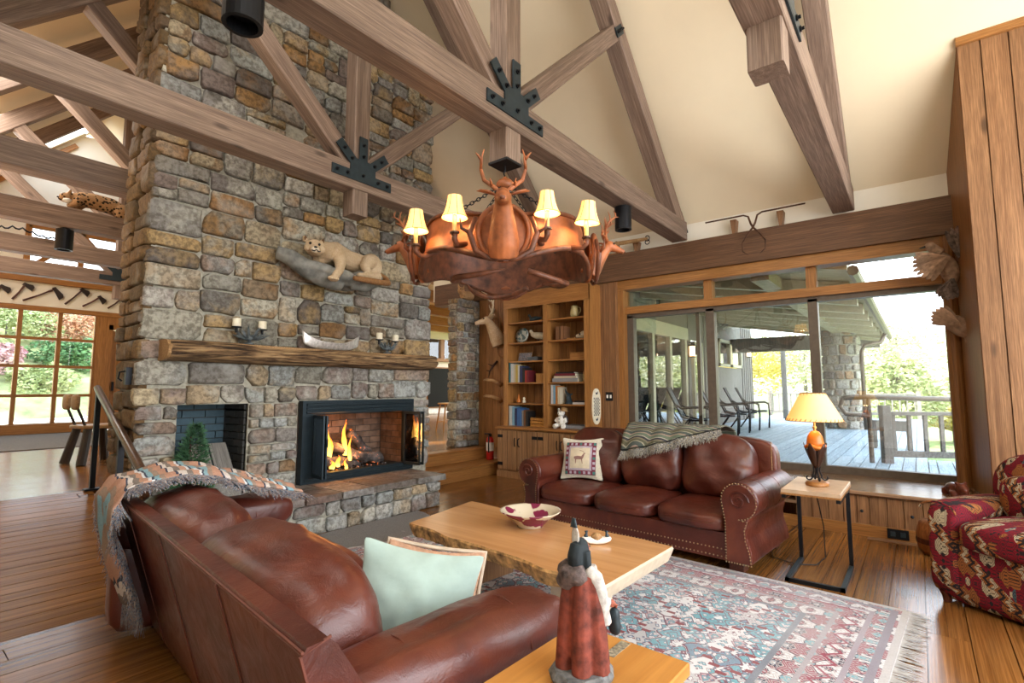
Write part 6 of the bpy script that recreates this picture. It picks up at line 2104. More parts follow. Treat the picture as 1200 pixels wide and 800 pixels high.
obj('hull', MB().grid(36, 14, hull, thick=0.004), M_['silver'], cno, smooth=True)
for u in (0.3, 0.5, 0.7):
    obj('thwart', MB().box(-0.012, 0.012, -0.055, 0.055, 0.05, 0.056), M_['cut_end'], cno, T(-0.31 + 0.62 * u, 0, 0))

# small evergreen and a slatted crate in the niche
tr = thing('small_evergreen', 'small bushy evergreen standing in front of the log niche', 'plant', T(1.74, 4.80, 0.345) @ SCL(1.25, 1.25, 1.12))
obj('stem', MB().cyl((0, 0, 0), (0, 0, 0.5), 0.012, 0.005, 7), M_['foot_wood'], tr)
nd = MB()
q = random.Random(12)
for i in range(2600):
    h = q.random() ** 1.3
    rad = 0.15 * (1 - h) ** 0.75 * math.sqrt(q.random()) + 0.01
    a = q.uniform(0, 6.283)
    p = V((rad * math.cos(a) + 0.03 * h, rad * math.sin(a) * 0.8, 0.03 + h * 0.55))
    d = V((math.cos(a) * 0.8 + q.uniform(-.5, .5), math.sin(a) * 0.8 + q.uniform(-.5, .5), q.uniform(0.0, 0.9))).normalized()
    s = d.orthogonal().normalized() * q.uniform(0.003, 0.007)
    L = q.uniform(0.025, 0.05)
    nd.add([p - s, p + s, p + d * L], [(0, 1, 2)])
obj('needles', nd, plain('evergreen_needles', (0.045, 0.12, 0.055), 0.8, noise_amt=0.6, nscale=18), tr, kind='stuff')
cr = thing('slatted_crate', 'weathered slatted wooden crate leaning in the log niche', 'crate', T(2.03, 5.0, 0.345))
M_['grey_wood'] = wood('grey_weathered_wood', (0.16, 0.15, 0.135), (0.32, 0.30, 0.27), 0.7, (9, 1, 9))
TL = T(0, 0.0, 0) @ RX(R(52))
for i, x in enumerate((-0.105, 0.06)):
    obj('slat', MB().box(x - 0.075, x + 0.075, -0.10, 0.40, -0.008, 0.008), M_['grey_wood'], cr, T(0, -0.10, 0.14) @ RX(R(50)))
obj('end_board', MB().box(-0.19, 0.15, -0.02, 0.02, 0.0, 0.13), M_['grey_wood'], cr, T(0, -0.17, 0))
obj('side_board', MB().prism([(-0.17, 0.0), (0.22, 0.0), (0.22, 0.40), (-0.17, 0.06)], -0.008, 0.008, frame((0.145, 0, 0), (0, 1, 0), (-1, 0, 0), (0, 0, 1))), M_['rustic'], cr)

# iron and wood tools above the beam
yk = thing('singletree', 'old wooden singletree with iron rings on two wooden wedges above the beam', 'farm tool', T(6.38, 3.16, 3.16))
obj('bar', MB().tube([(-0.05, -0.45, 0.12), (-0.05, 0, 0.13), (-0.05, 0.44, 0.12)], [0.022, 0.032, 0.022], 8), M_['rustic'], yk)
for y in (-0.26, 0.25):
    obj('wedge', MB().prism([(-0.045, 0.12), (0.045, 0.12), (0.02, 0.0), (-0.02, 0.0)], -0.09, 0.0, frame((0, y, 0), (0, 1, 0), (-1, 0, 0), (0, 0, 1)) @ T(0, 0, 0)), M_['panel_v'], yk)
for y, r_ in ((-0.45, 0.03), (0.0, 0.045), (0.45, 0.03)):
    obj('ring', MB().tube([(-0.05, y + r_ * math.cos(t), 0.075 + r_ * math.sin(t)) for t in [2 * math.pi * i / 16 for i in range(16)]], 0.006, 6, closed=True), M_['black'], yk)
    obj('ring_strap', MB().tube([(-0.05, y + 0.03 * math.cos(t), 0.125 + 0.036 * math.sin(t)) for t in [2 * math.pi * i / 14 for i in range(14)]], 0.007, 6, closed=True), M_['black'], yk)
M_['rust'] = plain('rusty_iron', (0.09, 0.045, 0.025), 0.6, 0.6, noise_amt=0.5)
it_ = thing('ice_tongs', 'rusty iron ice tongs resting on two wooden wedges above the big window', 'farm tool', T(6.34, 1.40, 3.165))
for s in (-1, 1):
    obj('tong', MB().tube([(-0.04, s * 0.54, 0.165), (-0.04, s * 0.10, 0.165), (-0.04, s * 0.05, 0.14), (-0.045, s * 0.025, 0.05), (-0.05, 0.0, 0.0), (-0.05, -s * 0.06, -0.07), (-0.05, -s * 0.125, -0.17), (-0.05, -s * 0.12, -0.27), (-0.05, -s * 0.06, -0.32)], [0.009, 0.010, 0.011, 0.012, 0.012, 0.010, 0.010, 0.009, 0.003], 7), M_['rust'], it_, smooth=True)
for y in (-0.27, 0.24):
    obj('wedge', MB().prism([(-0.035, 0.17), (0.035, 0.17), (0.015, 0.0), (-0.015, 0.0)], -0.12, 0.0, frame((0.04, y, -0.005), (0, 1, 0), (-1, 0, 0), (0, 0, 1))), M_['panel_v'], it_)

# axes on the far wall
M_['axe_iron'] = plain('dark_axe_iron', (0.035, 0.025, 0.022), 0.5, 0.5)
AX = [((1.46, 3.12), (1.62, 3.36), 'axe half cut off by the left edge of the picture on the far wall'),
      ((1.79, 3.12), (1.96, 3.45), 'short axe, second from the left on the far wall'),
      ((1.95, 3.11), (2.43, 3.43), 'long broad headed axe lying flattest on the far wall'),
      ((2.62, 3.12), (2.89, 3.48), 'straight handled axe right of the broad axe on the far wall'),
      ((2.92, 3.11), (3.21, 3.36), 'low axe second from the stone chimney on the far wall'),
      ((3.37, 3.12), (3.61, 3.38), 'axe half hidden behind the stone chimney on the far wall')]
for i, (p, q_, lb) in enumerate(AX):
    t = thing('axe', lb, 'axe', T(q_[0], 14.44, q_[1]), 'axes on the far wall')
    L = math.dist(p, q_)
    M = along((q_[0], 14.44, q_[1]), (p[0], 14.44, p[1]), (0, -1, 0))
    obj('handle', MB().tube([(0, 0, 0), (L * 0.5, 0.008, 0), (L, -0.006, 0)], [0.018, 0.016, 0.02], 8), M_['foot_wood'], t, M, world=True)
    k = 1.5 if i == 2 else 1.0
    ang = math.atan2(q_[1] - p[1], q_[0] - p[0])
    Mh = frame((q_[0], 14.44, q_[1]), (math.cos(ang), 0, math.sin(ang)), (0, 1, 0), (-math.sin(ang), 0, math.cos(ang)))
    obj('axe_head', MB().prism([(0.03, 0.03), (0.035, -0.03), (0.06, -0.11 * k), (0.03, -0.15 * k), (-0.06, -0.16 * k), (-0.035, -0.03), (-0.03, 0.04)], -0.016, 0.016), M_['axe_iron'], t, Mh, world=True)

# ================================================================ stone pier beside the steps
pier = thing('stone_pier', 'rubble stone pier between the steps and the bookcase wall', 'stone pier', T(6.2, 6.1, 0.36))
obj('mortar_core', MB().box(5.98, 6.95, 5.85, 6.04, 0.36, 2.77), M_['mortar'], pier, world=True)
r = random.Random(77)
for q in parts_of((5.96, 6.9, 0.36, 2.78), r, 0.36, 0.21):
    stone(pier, q, V((0, 5.85, 0)), X_, Z_, -Y_, M_['stone_grey'] if r.random() < 0.4 else M_['stone'], r, depth=0.05)
for q in parts_of((0.0, 0.19, 0.36, 2.78), r, 0.30, 0.24):
    stone(pier, (-q[1], -q[0], q[2], q[3]), V((5.98, 5.85, 0)), -Y_, Z_, -X_, M_['stone'], r, depth=0.05)
fe = thing('fire_extinguisher', 'red fire extinguisher with a black hose standing on the lower step', 'fire extinguisher', T(6.25, 5.38, 0.181))
M_['ext_red'] = plain('extinguisher_red', (0.45, 0.015, 0.012), 0.3)
obj('cylinder', MB().lathe([(0.055, 0), (0.06, 0.01), (0.06, 0.30), (0.045, 0.345), (0.02, 0.36)], 20), M_['ext_red'], fe, smooth=True)
obj('paper_label', MB().lathe([(0.0612, 0.14), (0.0612, 0.27)], 20, caps=False), M_['white'], fe)
obj('valve', MB().box(-0.018, 0.018, -0.018, 0.018, 0.355, 0.40), M_['black'], fe)
obj('lever', MB().box(-0.02, 0.09, -0.012, 0.012, 0.395, 0.41), M_['black'], fe, RZ(2.4))
obj('hose', MB().tube([(0, 0, 0.38), (-0.06, -0.03, 0.40), (-0.09, -0.045, 0.30), (-0.075, -0.035, 0.12)], 0.011, 8), M_['black'], fe, smooth=True)

# ================================================================ bookcase over a base cabinet
cab = thing('base_cabinet', 'light brown base cabinet with four plank doors under the bookcase', 'cabinet', T(6.18, 4.25, 0))
obj('carcass', MB().box(5.975, 6.41, 3.48, 4.99, 0.0, 0.70), M_['cab'], cab, world=True)
obj('counter', MB().cbox(-0.77, 0.77, -0.23, 0.25, 0.705, 0.74, 0.006, frame((6.185, 4.24, 0), (0, 1, 0), (-1, 0, 0), (0, 0, 1))), M_['shelf'], cab, world=True)
obj('plinth', MB().box(5.965, 5.985, 3.48, 5.0, 0, 0.09), M_['cab'], cab, world=True)
for i in range(4):
    y1 = 4.97 - i * 0.365
    d = obj('door', MB().box(-0.012, 0.012, -0.176, 0.176, -0.28, 0.28), M_['cab'], cab, T(5.963, y1 - 0.18, 0.40), world=True)
    for s in (-0.09, 0.0, 0.09):
        obj('groove', MB().box(-0.0125, -0.0115, s - 0.0025, s + 0.0025, -0.28, 0.28), M_['black'], d)
    hs = 1 if i % 2 == 0 else -1
    for z in (-0.2, 0.2):
        obj('hinge', MB().box(-0.018, -0.012, hs * 0.176 - hs * 0.09 if hs > 0 else hs * 0.176, hs * 0.176 if hs > 0 else hs * 0.176 + 0.09, z - 0.022, z + 0.022), M_['black'], d)
    obj('handle', MB().tube([(-0.014, -hs * 0.14, 0.06), (-0.035, -hs * 0.15, 0.075), (-0.04, -hs * 0.15, 0.12), (-0.035, -hs * 0.15, 0.165), (-0.014, -hs * 0.14, 0.18)], 0.007, 6), M_['black'], d)
bk_ = thing('bookcase', 'tall built in wooden bookcase with two columns of shelves', 'bookcase', T(6.26, 4.22, 0.74))
SZ = (1.08, 1.39, 1.71, 1.99, 2.30)
obj('side_panel', MB().box(6.1, 6.43, 3.475, 3.505, 0.74, 2.73), M_['trim_z'], bk_, world=True)
obj('side_panel', MB().box(6.1, 6.43, 4.93, 4.96, 0.74, 2.73), M_['trim_z'], bk_, world=True)
obj('stile', MB().box(6.09, 6.11, 3.475, 3.555, 0.74, 2.73), M_['trim_z'], bk_, world=True)
obj('stile', MB().box(6.09, 6.11, 4.90, 4.97, 0.74, 2.73), M_['trim_z'], bk_, world=True)
obj('divider', MB().box(6.09, 6.42, 4.165, 4.235, 0.74, 2.55), M_['trim_z'], bk_, world=True)
obj('header', MB().box(6.085, 6.12, 3.475, 4.97, 2.52, 2.74), M_['shelf'], bk_, world=True)
obj('top_board', MB().box(6.1, 6.43, 3.475, 4.97, 2.73, 2.76), M_['shelf'], bk_, world=True)
upright_boards(bk_, 'back_board', M_['panel_dim'], (6.425, 4.93, 0.74), (0, -1, 0), 1.43, 0.0, 1.99, 0.15, th=0.012, seed=9)
for y0, y1 in ((3.505, 4.165), (4.235, 4.93)):
    for z in SZ:
        obj('shelf', MB().box(6.11, 6.42, y0, y1, z - 0.02, z), M_['shelf'], bk_, world=True)


def book(x, y, z, w, h, dpt, col, label, group, lean=0.0, flat=False, cover=None):
    """Upright: spine towards the room at x, thickness w along Y. Flat: lying, thickness h."""
    t = thing('book', label, 'book', T(x, y, z) @ RX(lean), group)
    m = cover or plain('book_cover', col, 0.55, noise_amt=0.05)
    if flat:
        obj('cover', MB().box(0, dpt, -w / 2, w / 2, 0, 0.003).box(0, dpt, -w / 2, w / 2, h - 0.003, h).box(0, 0.004, -w / 2, w / 2, 0, h), m, t)
        obj('pages', MB().box(0.005, dpt - 0.004, -w / 2 + 0.004, w / 2 - 0.004, 0.003, h - 0.003), M_['candle'], t)
    else:
        obj('cover', MB().box(0, dpt, -w / 2, -w / 2 + 0.003, 0, h).box(0, dpt, w / 2 - 0.003, w / 2, 0, h).box(0, 0.004, -w / 2, w / 2, 0, h), m, t)
        obj('pages', MB().box(0.005, dpt - 0.004, -w / 2 + 0.003, w / 2 - 0.003, 0.003, h - 0.006), M_['candle'], t)
    return t


NAMEC = {'white': (0.62, 0.62, 0.60), 'blue': (0.05, 0.14, 0.36), 'light blue': (0.20, 0.38, 0.52), 'navy': (0.025, 0.035, 0.10), 'red': (0.40, 0.04, 0.03), 'black': (0.02, 0.02, 0.022), 'green': (0.05, 0.18, 0.10), 'cream': (0.60, 0.52, 0.38), 'yellow': (0.55, 0.40, 0.10), 'teal': (0.06, 0.25, 0.27), 'brown': (0.16, 0.07, 0.03), 'grey': (0.25, 0.25, 0.26), 'maroon': (0.16, 0.02, 0.03), 'orange': (0.52, 0.19, 0.04)}


def book_row(y, z, items, where, group):
    used = {}
    for w, h, c, extra in items:
        lb = '%s %s book %s' % (extra, c, where)
        book(6.15, y - w / 2, z, w, h, 0.19, NAMEC[c], lb, group)
        y -= w + 0.003


book_row(4.915, 1.39, [(0.03, 0.30, 'teal', 'tall'), (0.055, 0.29, 'white', 'wide'), (0.035, 0.26, 'cream', 'thin'), (0.04, 0.27, 'yellow', 'slim'), (0.03, 0.255, 'white', 'narrow'), (0.05, 0.25, 'navy', 'thick'), (0.045, 0.22, 'black', 'stout'), (0.03, 0.18, 'red', 'short'), (0.03, 0.17, 'maroon', 'small')], 'in the upper row of the left bookcase column', 'books in the upper left row')
book_row(4.915, 0.742, [(0.06, 0.29, 'white', 'thick'), (0.045, 0.28, 'light blue', 'tall'), (0.04, 0.26, 'navy', 'slim'), (0.035, 0.27, 'blue', 'narrow'), (0.05, 0.26, 'blue', 'thick'), (0.03, 0.23, 'grey', 'thin'), (0.04, 0.24, 'brown', 'slim'), (0.04, 0.22, 'black', 'short')], 'in the bottom row of the left bookcase column', 'books in the bottom left row')
book_row(4.145, 1.08, [(0.04, 0.27, 'white', 'tall'), (0.035, 0.26, 'light blue', 'slim'), (0.03, 0.26, 'orange', 'thin'), (0.035, 0.24, 'cream', 'narrow')], 'in the right bookcase column beside the dark figurine', 'books beside the figurine')
zz = 1.39
for (w, h, c, lb) in ((0.42, 0.055, 'grey', 'large grey book at the bottom of the flat stack'), (0.37, 0.03, 'cream', 'cream book in the middle of the flat stack'), (0.34, 0.035, 'maroon', 'maroon book second from the top of the flat stack'), (0.30, 0.02, 'black', 'thin black book on top of the flat stack')):
    book(6.14, 3.90, zz, w, h, 0.24, NAMEC[c], lb, 'flat stack of books', flat=True)
    zz += h + 0.001
book(6.16, 3.68, 1.08, 0.22, 0.03, 0.18, NAMEC['white'], 'white book lying flat right of the dark figurine', 'flat books', flat=True)
book(6.16, 3.67, 1.111, 0.18, 0.02, 0.15, NAMEC['black'], 'thin black book lying on the flat white book', 'flat books', flat=True)
book(6.15, 3.75, 0.742, 0.36, 0.05, 0.22, NAMEC['grey'], 'large grey album lying beside the toy bear', 'flat books', flat=True)
book(6.16, 4.03, 1.99, 0.07, 0.20, 0.17, NAMEC['brown'], 'thick brown book standing on the second right shelf', 'brown books')
book(6.16, 3.955, 1.99, 0.06, 0.20, 0.17, (0.22, 0.10, 0.045), 'lighter brown book beside the thick brown book', 'brown books')


def simple(name, label, cat, M, parts, group=None):
    t = thing(name, label, cat, M, group)
    for nm, mb, mt, sm in parts:
        obj(nm, mb, mt, t, smooth=sm)
    return t


M_['yellow_glaze'] = plain('yellow_glaze', (0.46, 0.36, 0.16), 0.25, noise_amt=0.3, nscale=14)
simple('jug', 'yellow glazed jug with a handle on the top right shelf', 'jug', T(6.24, 3.79, 2.301), [('body', MB().lathe([(0.05, 0), (0.065, 0.05), (0.062, 0.10), (0.05, 0.15), (0.053, 0.175), (0.047, 0.17), (0.04, 0.02)], 20), M_['yellow_glaze'], True), ('handle', MB().tube([(0.0, -0.05, 0.15), (0, -0.095, 0.14), (0, -0.10, 0.09), (0, -0.06, 0.05)], 0.009, 7), M_['yellow_glaze'], True)])
M_['plate_blue'] = splash_mat('painted_plate', (0.10, 0.15, 0.15), (0.42, 0.44, 0.38), 17)
pM = T(6.30, 4.76, 2.115) @ RY(R(-80))
simple('plate', 'round painted plate standing on the second left shelf', 'plate', T(6.30, 4.76, 1.991), [('dish', MB().lathe([(0.0, 0.0), (0.07, 0.0), (0.118, 0.018), (0.122, 0.024), (0.07, 0.008), (0.0, 0.008)], 28, T(0, 0, 0.122) @ RY(R(-80)), caps=False), M_['plate_blue'], True), ('stand', MB().box(-0.05, 0.03, -0.05, 0.05, 0, 0.008), M_['foot_wood'], False)])
M_['decoy'] = plain('painted_decoy', (0.55, 0.47, 0.34), 0.5, noise_amt=0.25, nscale=10)
dc = thing('decoy_bird', 'pale carved bird decoy beside the painted plate', 'figurine', T(6.27, 4.44, 1.991))
b = MB().tube([(0, 0.14, 0.13), (0, 0.10, 0.12), (0, 0.02, 0.10), (0, -0.10, 0.09), (0, -0.17, 0.105)], [0.02, 0.04, 0.055, 0.05, 0.012], 12)
b.tube([(0, 0.10, 0.12), (0, 0.13, 0.16)], [0.03, 0.026], 8).ball((0, 0.145, 0.172), 0.03, 10)
blob('body', b, M_['decoy'], dc, voxel=0.006, it=2)
obj('stand', MB().lathe([(0.05, 0), (0.045, 0.012), (0.01, 0.016), (0.01, 0.07)], 12), M_['foot_wood'], dc)
dk = thing('dark_ornament', 'low dark duck ornament on the top left shelf', 'figurine', T(6.26, 4.50, 2.301))
b = MB().tube([(0, -0.12, 0.06), (0, -0.02, 0.045), (0, 0.08, 0.045)], [0.012, 0.045, 0.035], 10).tube([(0, 0.07, 0.05), (0, 0.10, 0.10)], [0.02, 0.018], 8).ball((0, 0.11, 0.11), 0.024, 8)
blob('body', b, M_['ink'], dk, voxel=0.006, it=2)
sk = thing('animal_skull', 'white animal skull at the end of the second right shelf', 'skull', T(6.22, 3.62, 1.991))
b = MB().ball((0, 0.0, 0.06), (0.06, 0.075, 0.055), 14).tube([(0, 0.04, 0.05), (0, 0.13, 0.045)], [0.04, 0.025], 10)
blob('cranium', b, M_['bone'], sk, voxel=0.006, it=2)
obj('eye_socket', MB().ball((-0.045, 0.045, 0.065), 0.016, 8), M_['nose'], sk)
simple('wooden_tray', 'flat orange wooden piece beside the skull', 'tray', T(6.2, 3.80, 1.991), [('body', MB().box(-0.06, 0.06, -0.06, 0.06, 0, 0.02), M_['shelf'], False)])
simple('picture_card', 'framed grey card leaning on the third left shelf', 'picture', T(6.33, 4.75, 1.711) @ RY(R(14)), [('frame', MB().box(-0.006, 0.006, -0.13, 0.13, 0, 0.15), M_['cut_end'], False), ('print', MB().box(-0.008, -0.006, -0.12, 0.12, 0.01, 0.14), M_['throw_a_fringe'], False)])
simple('grey_box', 'low grey box beside the framed card', 'box', T(6.25, 4.50, 1.711), [('body', MB().box(-0.06, 0.06, -0.09, 0.09, 0, 0.05), plain('slate_box', (0.09, 0.10, 0.11), 0.6), False), ('lid', MB().box(-0.063, 0.063, -0.093, 0.093, 0.05, 0.062), plain('slate_lid', (0.12, 0.13, 0.14), 0.6), False)])
simple('wooden_chest', 'small wooden chest on the third right shelf', 'box', T(6.27, 3.72, 1.711), [('body', MB().box(-0.08, 0.08, -0.12, 0.12, 0, 0.07), M_['shelf'], False), ('lid', MB().box(-0.083, 0.083, -0.123, 0.123, 0.07, 0.095), M_['trim_x'], False)])
simple('woven_basket', 'small orange basket at the right end of the upper book row', 'basket', T(6.25, 4.36, 1.391), [('body', MB().box(-0.06, 0.06, -0.07, 0.07, 0, 0.12), M_['oak'], False), ('rim', MB().box(-0.066, 0.066, -0.076, 0.076, 0.11, 0.13), M_['oak'], False)])
simple('wooden_jar', 'round carved wooden jar beside the flat stack of books', 'jar', T(6.24, 3.60, 1.391), [('body', MB().lathe([(0.05, 0), (0.062, 0.03), (0.06, 0.10), (0.05, 0.12)], 18), M_['yellow_glaze'], True), ('lid', MB().lathe([(0.058, 0.12), (0.05, 0.145), (0.012, 0.15), (0.012, 0.165)], 18), M_['cut_end'], True)])
simple('orange_figurine', 'pointed orange figurine on the fifth left shelf', 'figurine', T(6.22, 4.78, 1.081), [('body', MB().lathe([(0.028, 0), (0.03, 0.03), (0.018, 0.07), (0.006, 0.13), (0.0, 0.14)], 12), M_['gourd'], True), ('base', MB().box(-0.03, 0.03, -0.03, 0.03, 0, 0.008), M_['foot_wood'], False)])
simple('cream_figurine', 'small cream figurine beside the pointed orange one', 'figurine', T(6.22, 4.68, 1.081), [('body', MB().lathe([(0.024, 0), (0.026, 0.03), (0.012, 0.055), (0.02, 0.075), (0.0, 0.095)], 12), M_['candle'], True)])
simple('dark_bottle', 'dark bottle at the right end of the fifth left shelf', 'bottle', T(6.24, 4.29, 1.081), [('body', MB().lathe([(0.032, 0), (0.034, 0.12), (0.014, 0.16), (0.013, 0.21)], 14), M_['ink'], True), ('stopper', MB().lathe([(0.011, 0.21), (0.013, 0.235)], 10), M_['cut_end'], True)])
simple('slatted_box', 'orange slatted wooden box in the bottom left shelf', 'box', T(6.24, 4.40, 0.742), [('slat', MB().box(-0.08, 0.08, -0.12, 0.12, k * 0.045, k * 0.045 + 0.037), M_['oak'], False) for k in range(3)] + [('post', MB().box(-0.075, -0.06, s * 0.10 - 0.01, s * 0.10 + 0.01, 0, 0.135), M_['oak'], False) for s in (-1, 1)])
fg = thing('dark_figurine', 'dark branching figurine beside the books in the right column', 'figurine', T(6.22, 3.88, 1.081))
b = MB().lathe([(0.07, 0), (0.06, 0.02), (0.03, 0.05)], 12).tube([(0, 0, 0.03), (0.01, 0.02, 0.10), (0, 0, 0.15)], [0.04, 0.035, 0.02], 10).tube([(0, 0.01, 0.11), (0, 0.05, 0.17), (0, 0.07, 0.22)], [0.02, 0.014, 0.004], 8).tube([(0, 0, 0.12), (0, -0.06, 0.15)], [0.02, 0.006], 8)
blob('body', b, M_['ink'], fg, voxel=0.007, it=1)
tb_ = thing('toy_bear', 'white and dark stuffed toy bear with a hat sitting on the counter', 'toy', T(6.17, 3.98, 0.742))
b = MB().ball((0, 0, 0.10), (0.065, 0.07, 0.085), 14).ball((-0.01, 0, 0.215), (0.052, 0.056, 0.05), 14).ball((-0.055, 0, 0.205), 0.024, 10)
for s in (-1, 1):
    b.tube([(-0.02, s * 0.05, 0.04), (-0.085, s * 0.075, 0.025)], [0.034, 0.036], 10)
    b.tube([(0, s * 0.055, 0.14), (-0.03, s * 0.085, 0.09)], [0.026, 0.024], 10)
    b.ball((0.0, s * 0.045, 0.262), 0.018, 8)
blob('body', b, M_['white'], tb_, voxel=0.007, it=3)
obj('vest', MB().rbox((0.02, -0.02, 0.11), (0.06, 0.068, 0.075), 2.4, 8), M_['pelt'], tb_, smooth=True)
obj('hat', MB().lathe([(0.07, 0.25), (0.05, 0.256), (0.042, 0.29), (0.0, 0.30)], 14, RX(R(10))), M_['cut_end'], tb_, smooth=True)
for p in ((-0.058, 0.022, 0.232), (-0.058, -0.022, 0.232), (-0.079, 0, 0.21), (-0.066, 0, 0.13), (-0.066, 0, 0.09)):
    obj('button', MB().ball(p, 0.0075, 8), M_['nose'], tb_)
# oval checked rack and switches
ov = thing('oval_plaque', 'white oval plaque with a checked grid and two dark birds on the bookcase side', 'wall plaque', T(6.255, 3.474, 1.055))
obj('board', MB().prism([(0.115 * abs(math.cos(t)) ** 0.9 * (1 if math.cos(t) > 0 else -1), 0.245 * abs(math.sin(t)) ** 0.75 * (1 if math.sin(t) > 0 else -1)) for t in [2 * math.pi * i / 40 for i in range(40)]], -0.012, 0), M_['candle'], ov)
ck = MB()
for i in range(6):
    for j in range(11):
        if (i + j) % 2 == 0:
            ck.box(-0.081 + i * 0.027, -0.056 + i * 0.027, -0.0145, -0.011, -0.125 + j * 0.0225, -0.105 + j * 0.0225)
obj('check', ck, M_['ink'], ov, kind='stuff')
for s in (-1, 1):
    obj('bird', MB().prism([(-0.03, 0.0), (0.0, -0.014), (0.025, 0.0), (0.03, 0.028), (0.018, 0.032), (0.012, 0.012), (-0.022, 0.02)], -0.015, -0.011, T(0, 0, s * 0.178 - 0.005)), M_['ink'], ov)
sw = thing('light_switch', 'black double light switch plate on the boards beside the bookcase', 'light switch', T(6.42, 3.355, 1.19))
obj('plate', MB().box(-0.006, 0.0, -0.055, 0.055, -0.06, 0.06), M_['black'], sw)
for s in (-1, 1):
    obj('rocker', MB().box(-0.012, -0.006, s * 0.025 - 0.012, s * 0.025 + 0.012, -0.022, 0.022), M_['white'], sw)
ot = thing('wall_outlet', 'black outlet in the back of the bottom right shelf', 'outlet', T(6.415, 3.66, 0.93))
obj('plate', MB().box(-0.008, 0, -0.035, 0.035, -0.055, 0.055), M_['black'], ot)
ot = thing('wall_outlet', 'black outlet on the base of the window bench', 'outlet', T(5.60, 0.205, 0.055))
obj('plate', MB().box(-0.008, 0.0, -0.075, 0.075, -0.04, 0.04), M_['black'], ot)
for s in (-1, 1):
    obj('socket', MB().box(-0.011, -0.008, s * 0.035 - 0.018, s * 0.035 + 0.018, -0.02, 0.02), M_['ink'], ot)
vt = thing('floor_register', 'pale wooden floor register below the window bench', 'vent', T(5.54, 0.2, 0.001))
for i in range(3):
    obj('slat', MB().box(-0.045 + i * 0.032, -0.022 + i * 0.032, -0.22, 0.22, 0, 0.004), M_['bench'], vt)
cd = thing('carved_bear', 'dark carved wooden bear on the end of the window bench', 'carving', T(5.86, -0.20, 0.391) @ RZ(R(200)))
b = MB().ball((0, 0, 0.055), (0.12, 0.06, 0.055), 14).ball((0.12, 0.0, 0.08), (0.05, 0.045, 0.042), 12).ball((0.165, 0, 0.07), 0.024, 8).ball((0.105, 0.03, 0.12), 0.016, 8).ball((0.105, -0.03, 0.12), 0.016, 8)
for lx in (-0.07, 0.07):
    for ly in (-0.04, 0.04):
        b.tube([(lx, ly, 0.05), (lx, ly, 0.0)], [0.032, 0.03], 8)
blob('body', b, plain('dark_red_carving', (0.12, 0.03, 0.015), 0.3, noise_amt=0.4), cd, voxel=0.008, it=2)
wb = thing('wooden_crock', 'round red brown wooden crock on the floor behind the armchair', 'crock', T(5.33, -0.06, 0.0))
obj('body', MB().lathe([(0.10, 0), (0.135, 0.05), (0.14, 0.16), (0.12, 0.24), (0.10, 0.26)], 22), wood('crock_wood', (0.22, 0.07, 0.02), (0.40, 0.16, 0.05), 0.35, (6, 6, 1)), wb, smooth=True)
obj('band', MB().lathe([(0.141, 0.09), (0.144, 0.11), (0.141, 0.13)], 22, caps=False), M_['foot_wood'], wb)

ih = thing('iron_hook', 'small black iron hook plate on the side of the stone chimney', 'hook', T(1.325, 5.02, 1.40))
obj('plate', MB().box(-0.012, 0.03, -0.025, 0.025, -0.07, 0.07), M_['black'], ih)
obj('hook', MB().tube([(-0.012, 0, 0.04), (-0.05, 0, 0.03), (-0.055, 0, -0.02), (-0.03, 0, -0.04)], 0.008, 6), M_['black'], ih)

# ================================================================ outdoors: porch, deck, garden
ground = structure('ground_lawn', MB().add([(6.7, -60, -0.75), (120, -60, -0.75), (120, 4.2, -0.75), (6.7, 4.2, -0.75), (120, 90, -0.75), (16.5, 90, -0.75), (16.5, 4.2, -0.75)], [(0, 1, 2, 6, 3), (6, 2, 4, 5)]), M_['lawn'])
drive = structure('ground_drive', MB().add([(-40, 14.7, 0.12), (16.4, 14.7, 0.12), (16.4, 26.5, 0.12), (-40, 26.5, 0.12)], [(0, 1, 2, 3)]), M_['drive'])
bank = structure('ground_bank', MB().grid(24, 16, lambda u, v: (-30 + 60 * u, 26.4 + 22 * v, 0.1 + 8.5 * v ** 0.8 + 0.5 * mnoise.noise((u * 9, v * 6, 2)))), plain('leafy_bank', (0.30, 0.33, 0.14), 0.95, noise_amt=0.6, nscale=1.2), smooth=True)
bank2 = structure('hill_far', MB().grid(24, 12, lambda u, v: (46 + 34 * v, -50 + 110 * u, -0.8 + 9 * v + 1.6 * mnoise.noise((u * 7, v * 3, 5)) * v)), plain('hill_meadow', (0.36, 0.37, 0.20), 0.95, noise_amt=0.4, nscale=0.5), smooth=True)
deck = structure('floor_deck', MB().box(6.72, 20.5, -0.04, 4.25, 0.2, 0.315).box(6.72, 9.0, -1.2, -0.04, 0.2, 0.315), M_['deck_rail'])
DK = T(0, 0, 0.34)
boards(deck, 'board', M_['deck'], 6.72, 20.5, -0.05, 4.25, 0.145, 6.0, M=DK, seed=31, gap=0.012)
boards(deck, 'board', M_['deck'], 6.72, 9.0, -1.2, -0.05, 0.145, 3.0, M=DK, seed=32, gap=0.012)

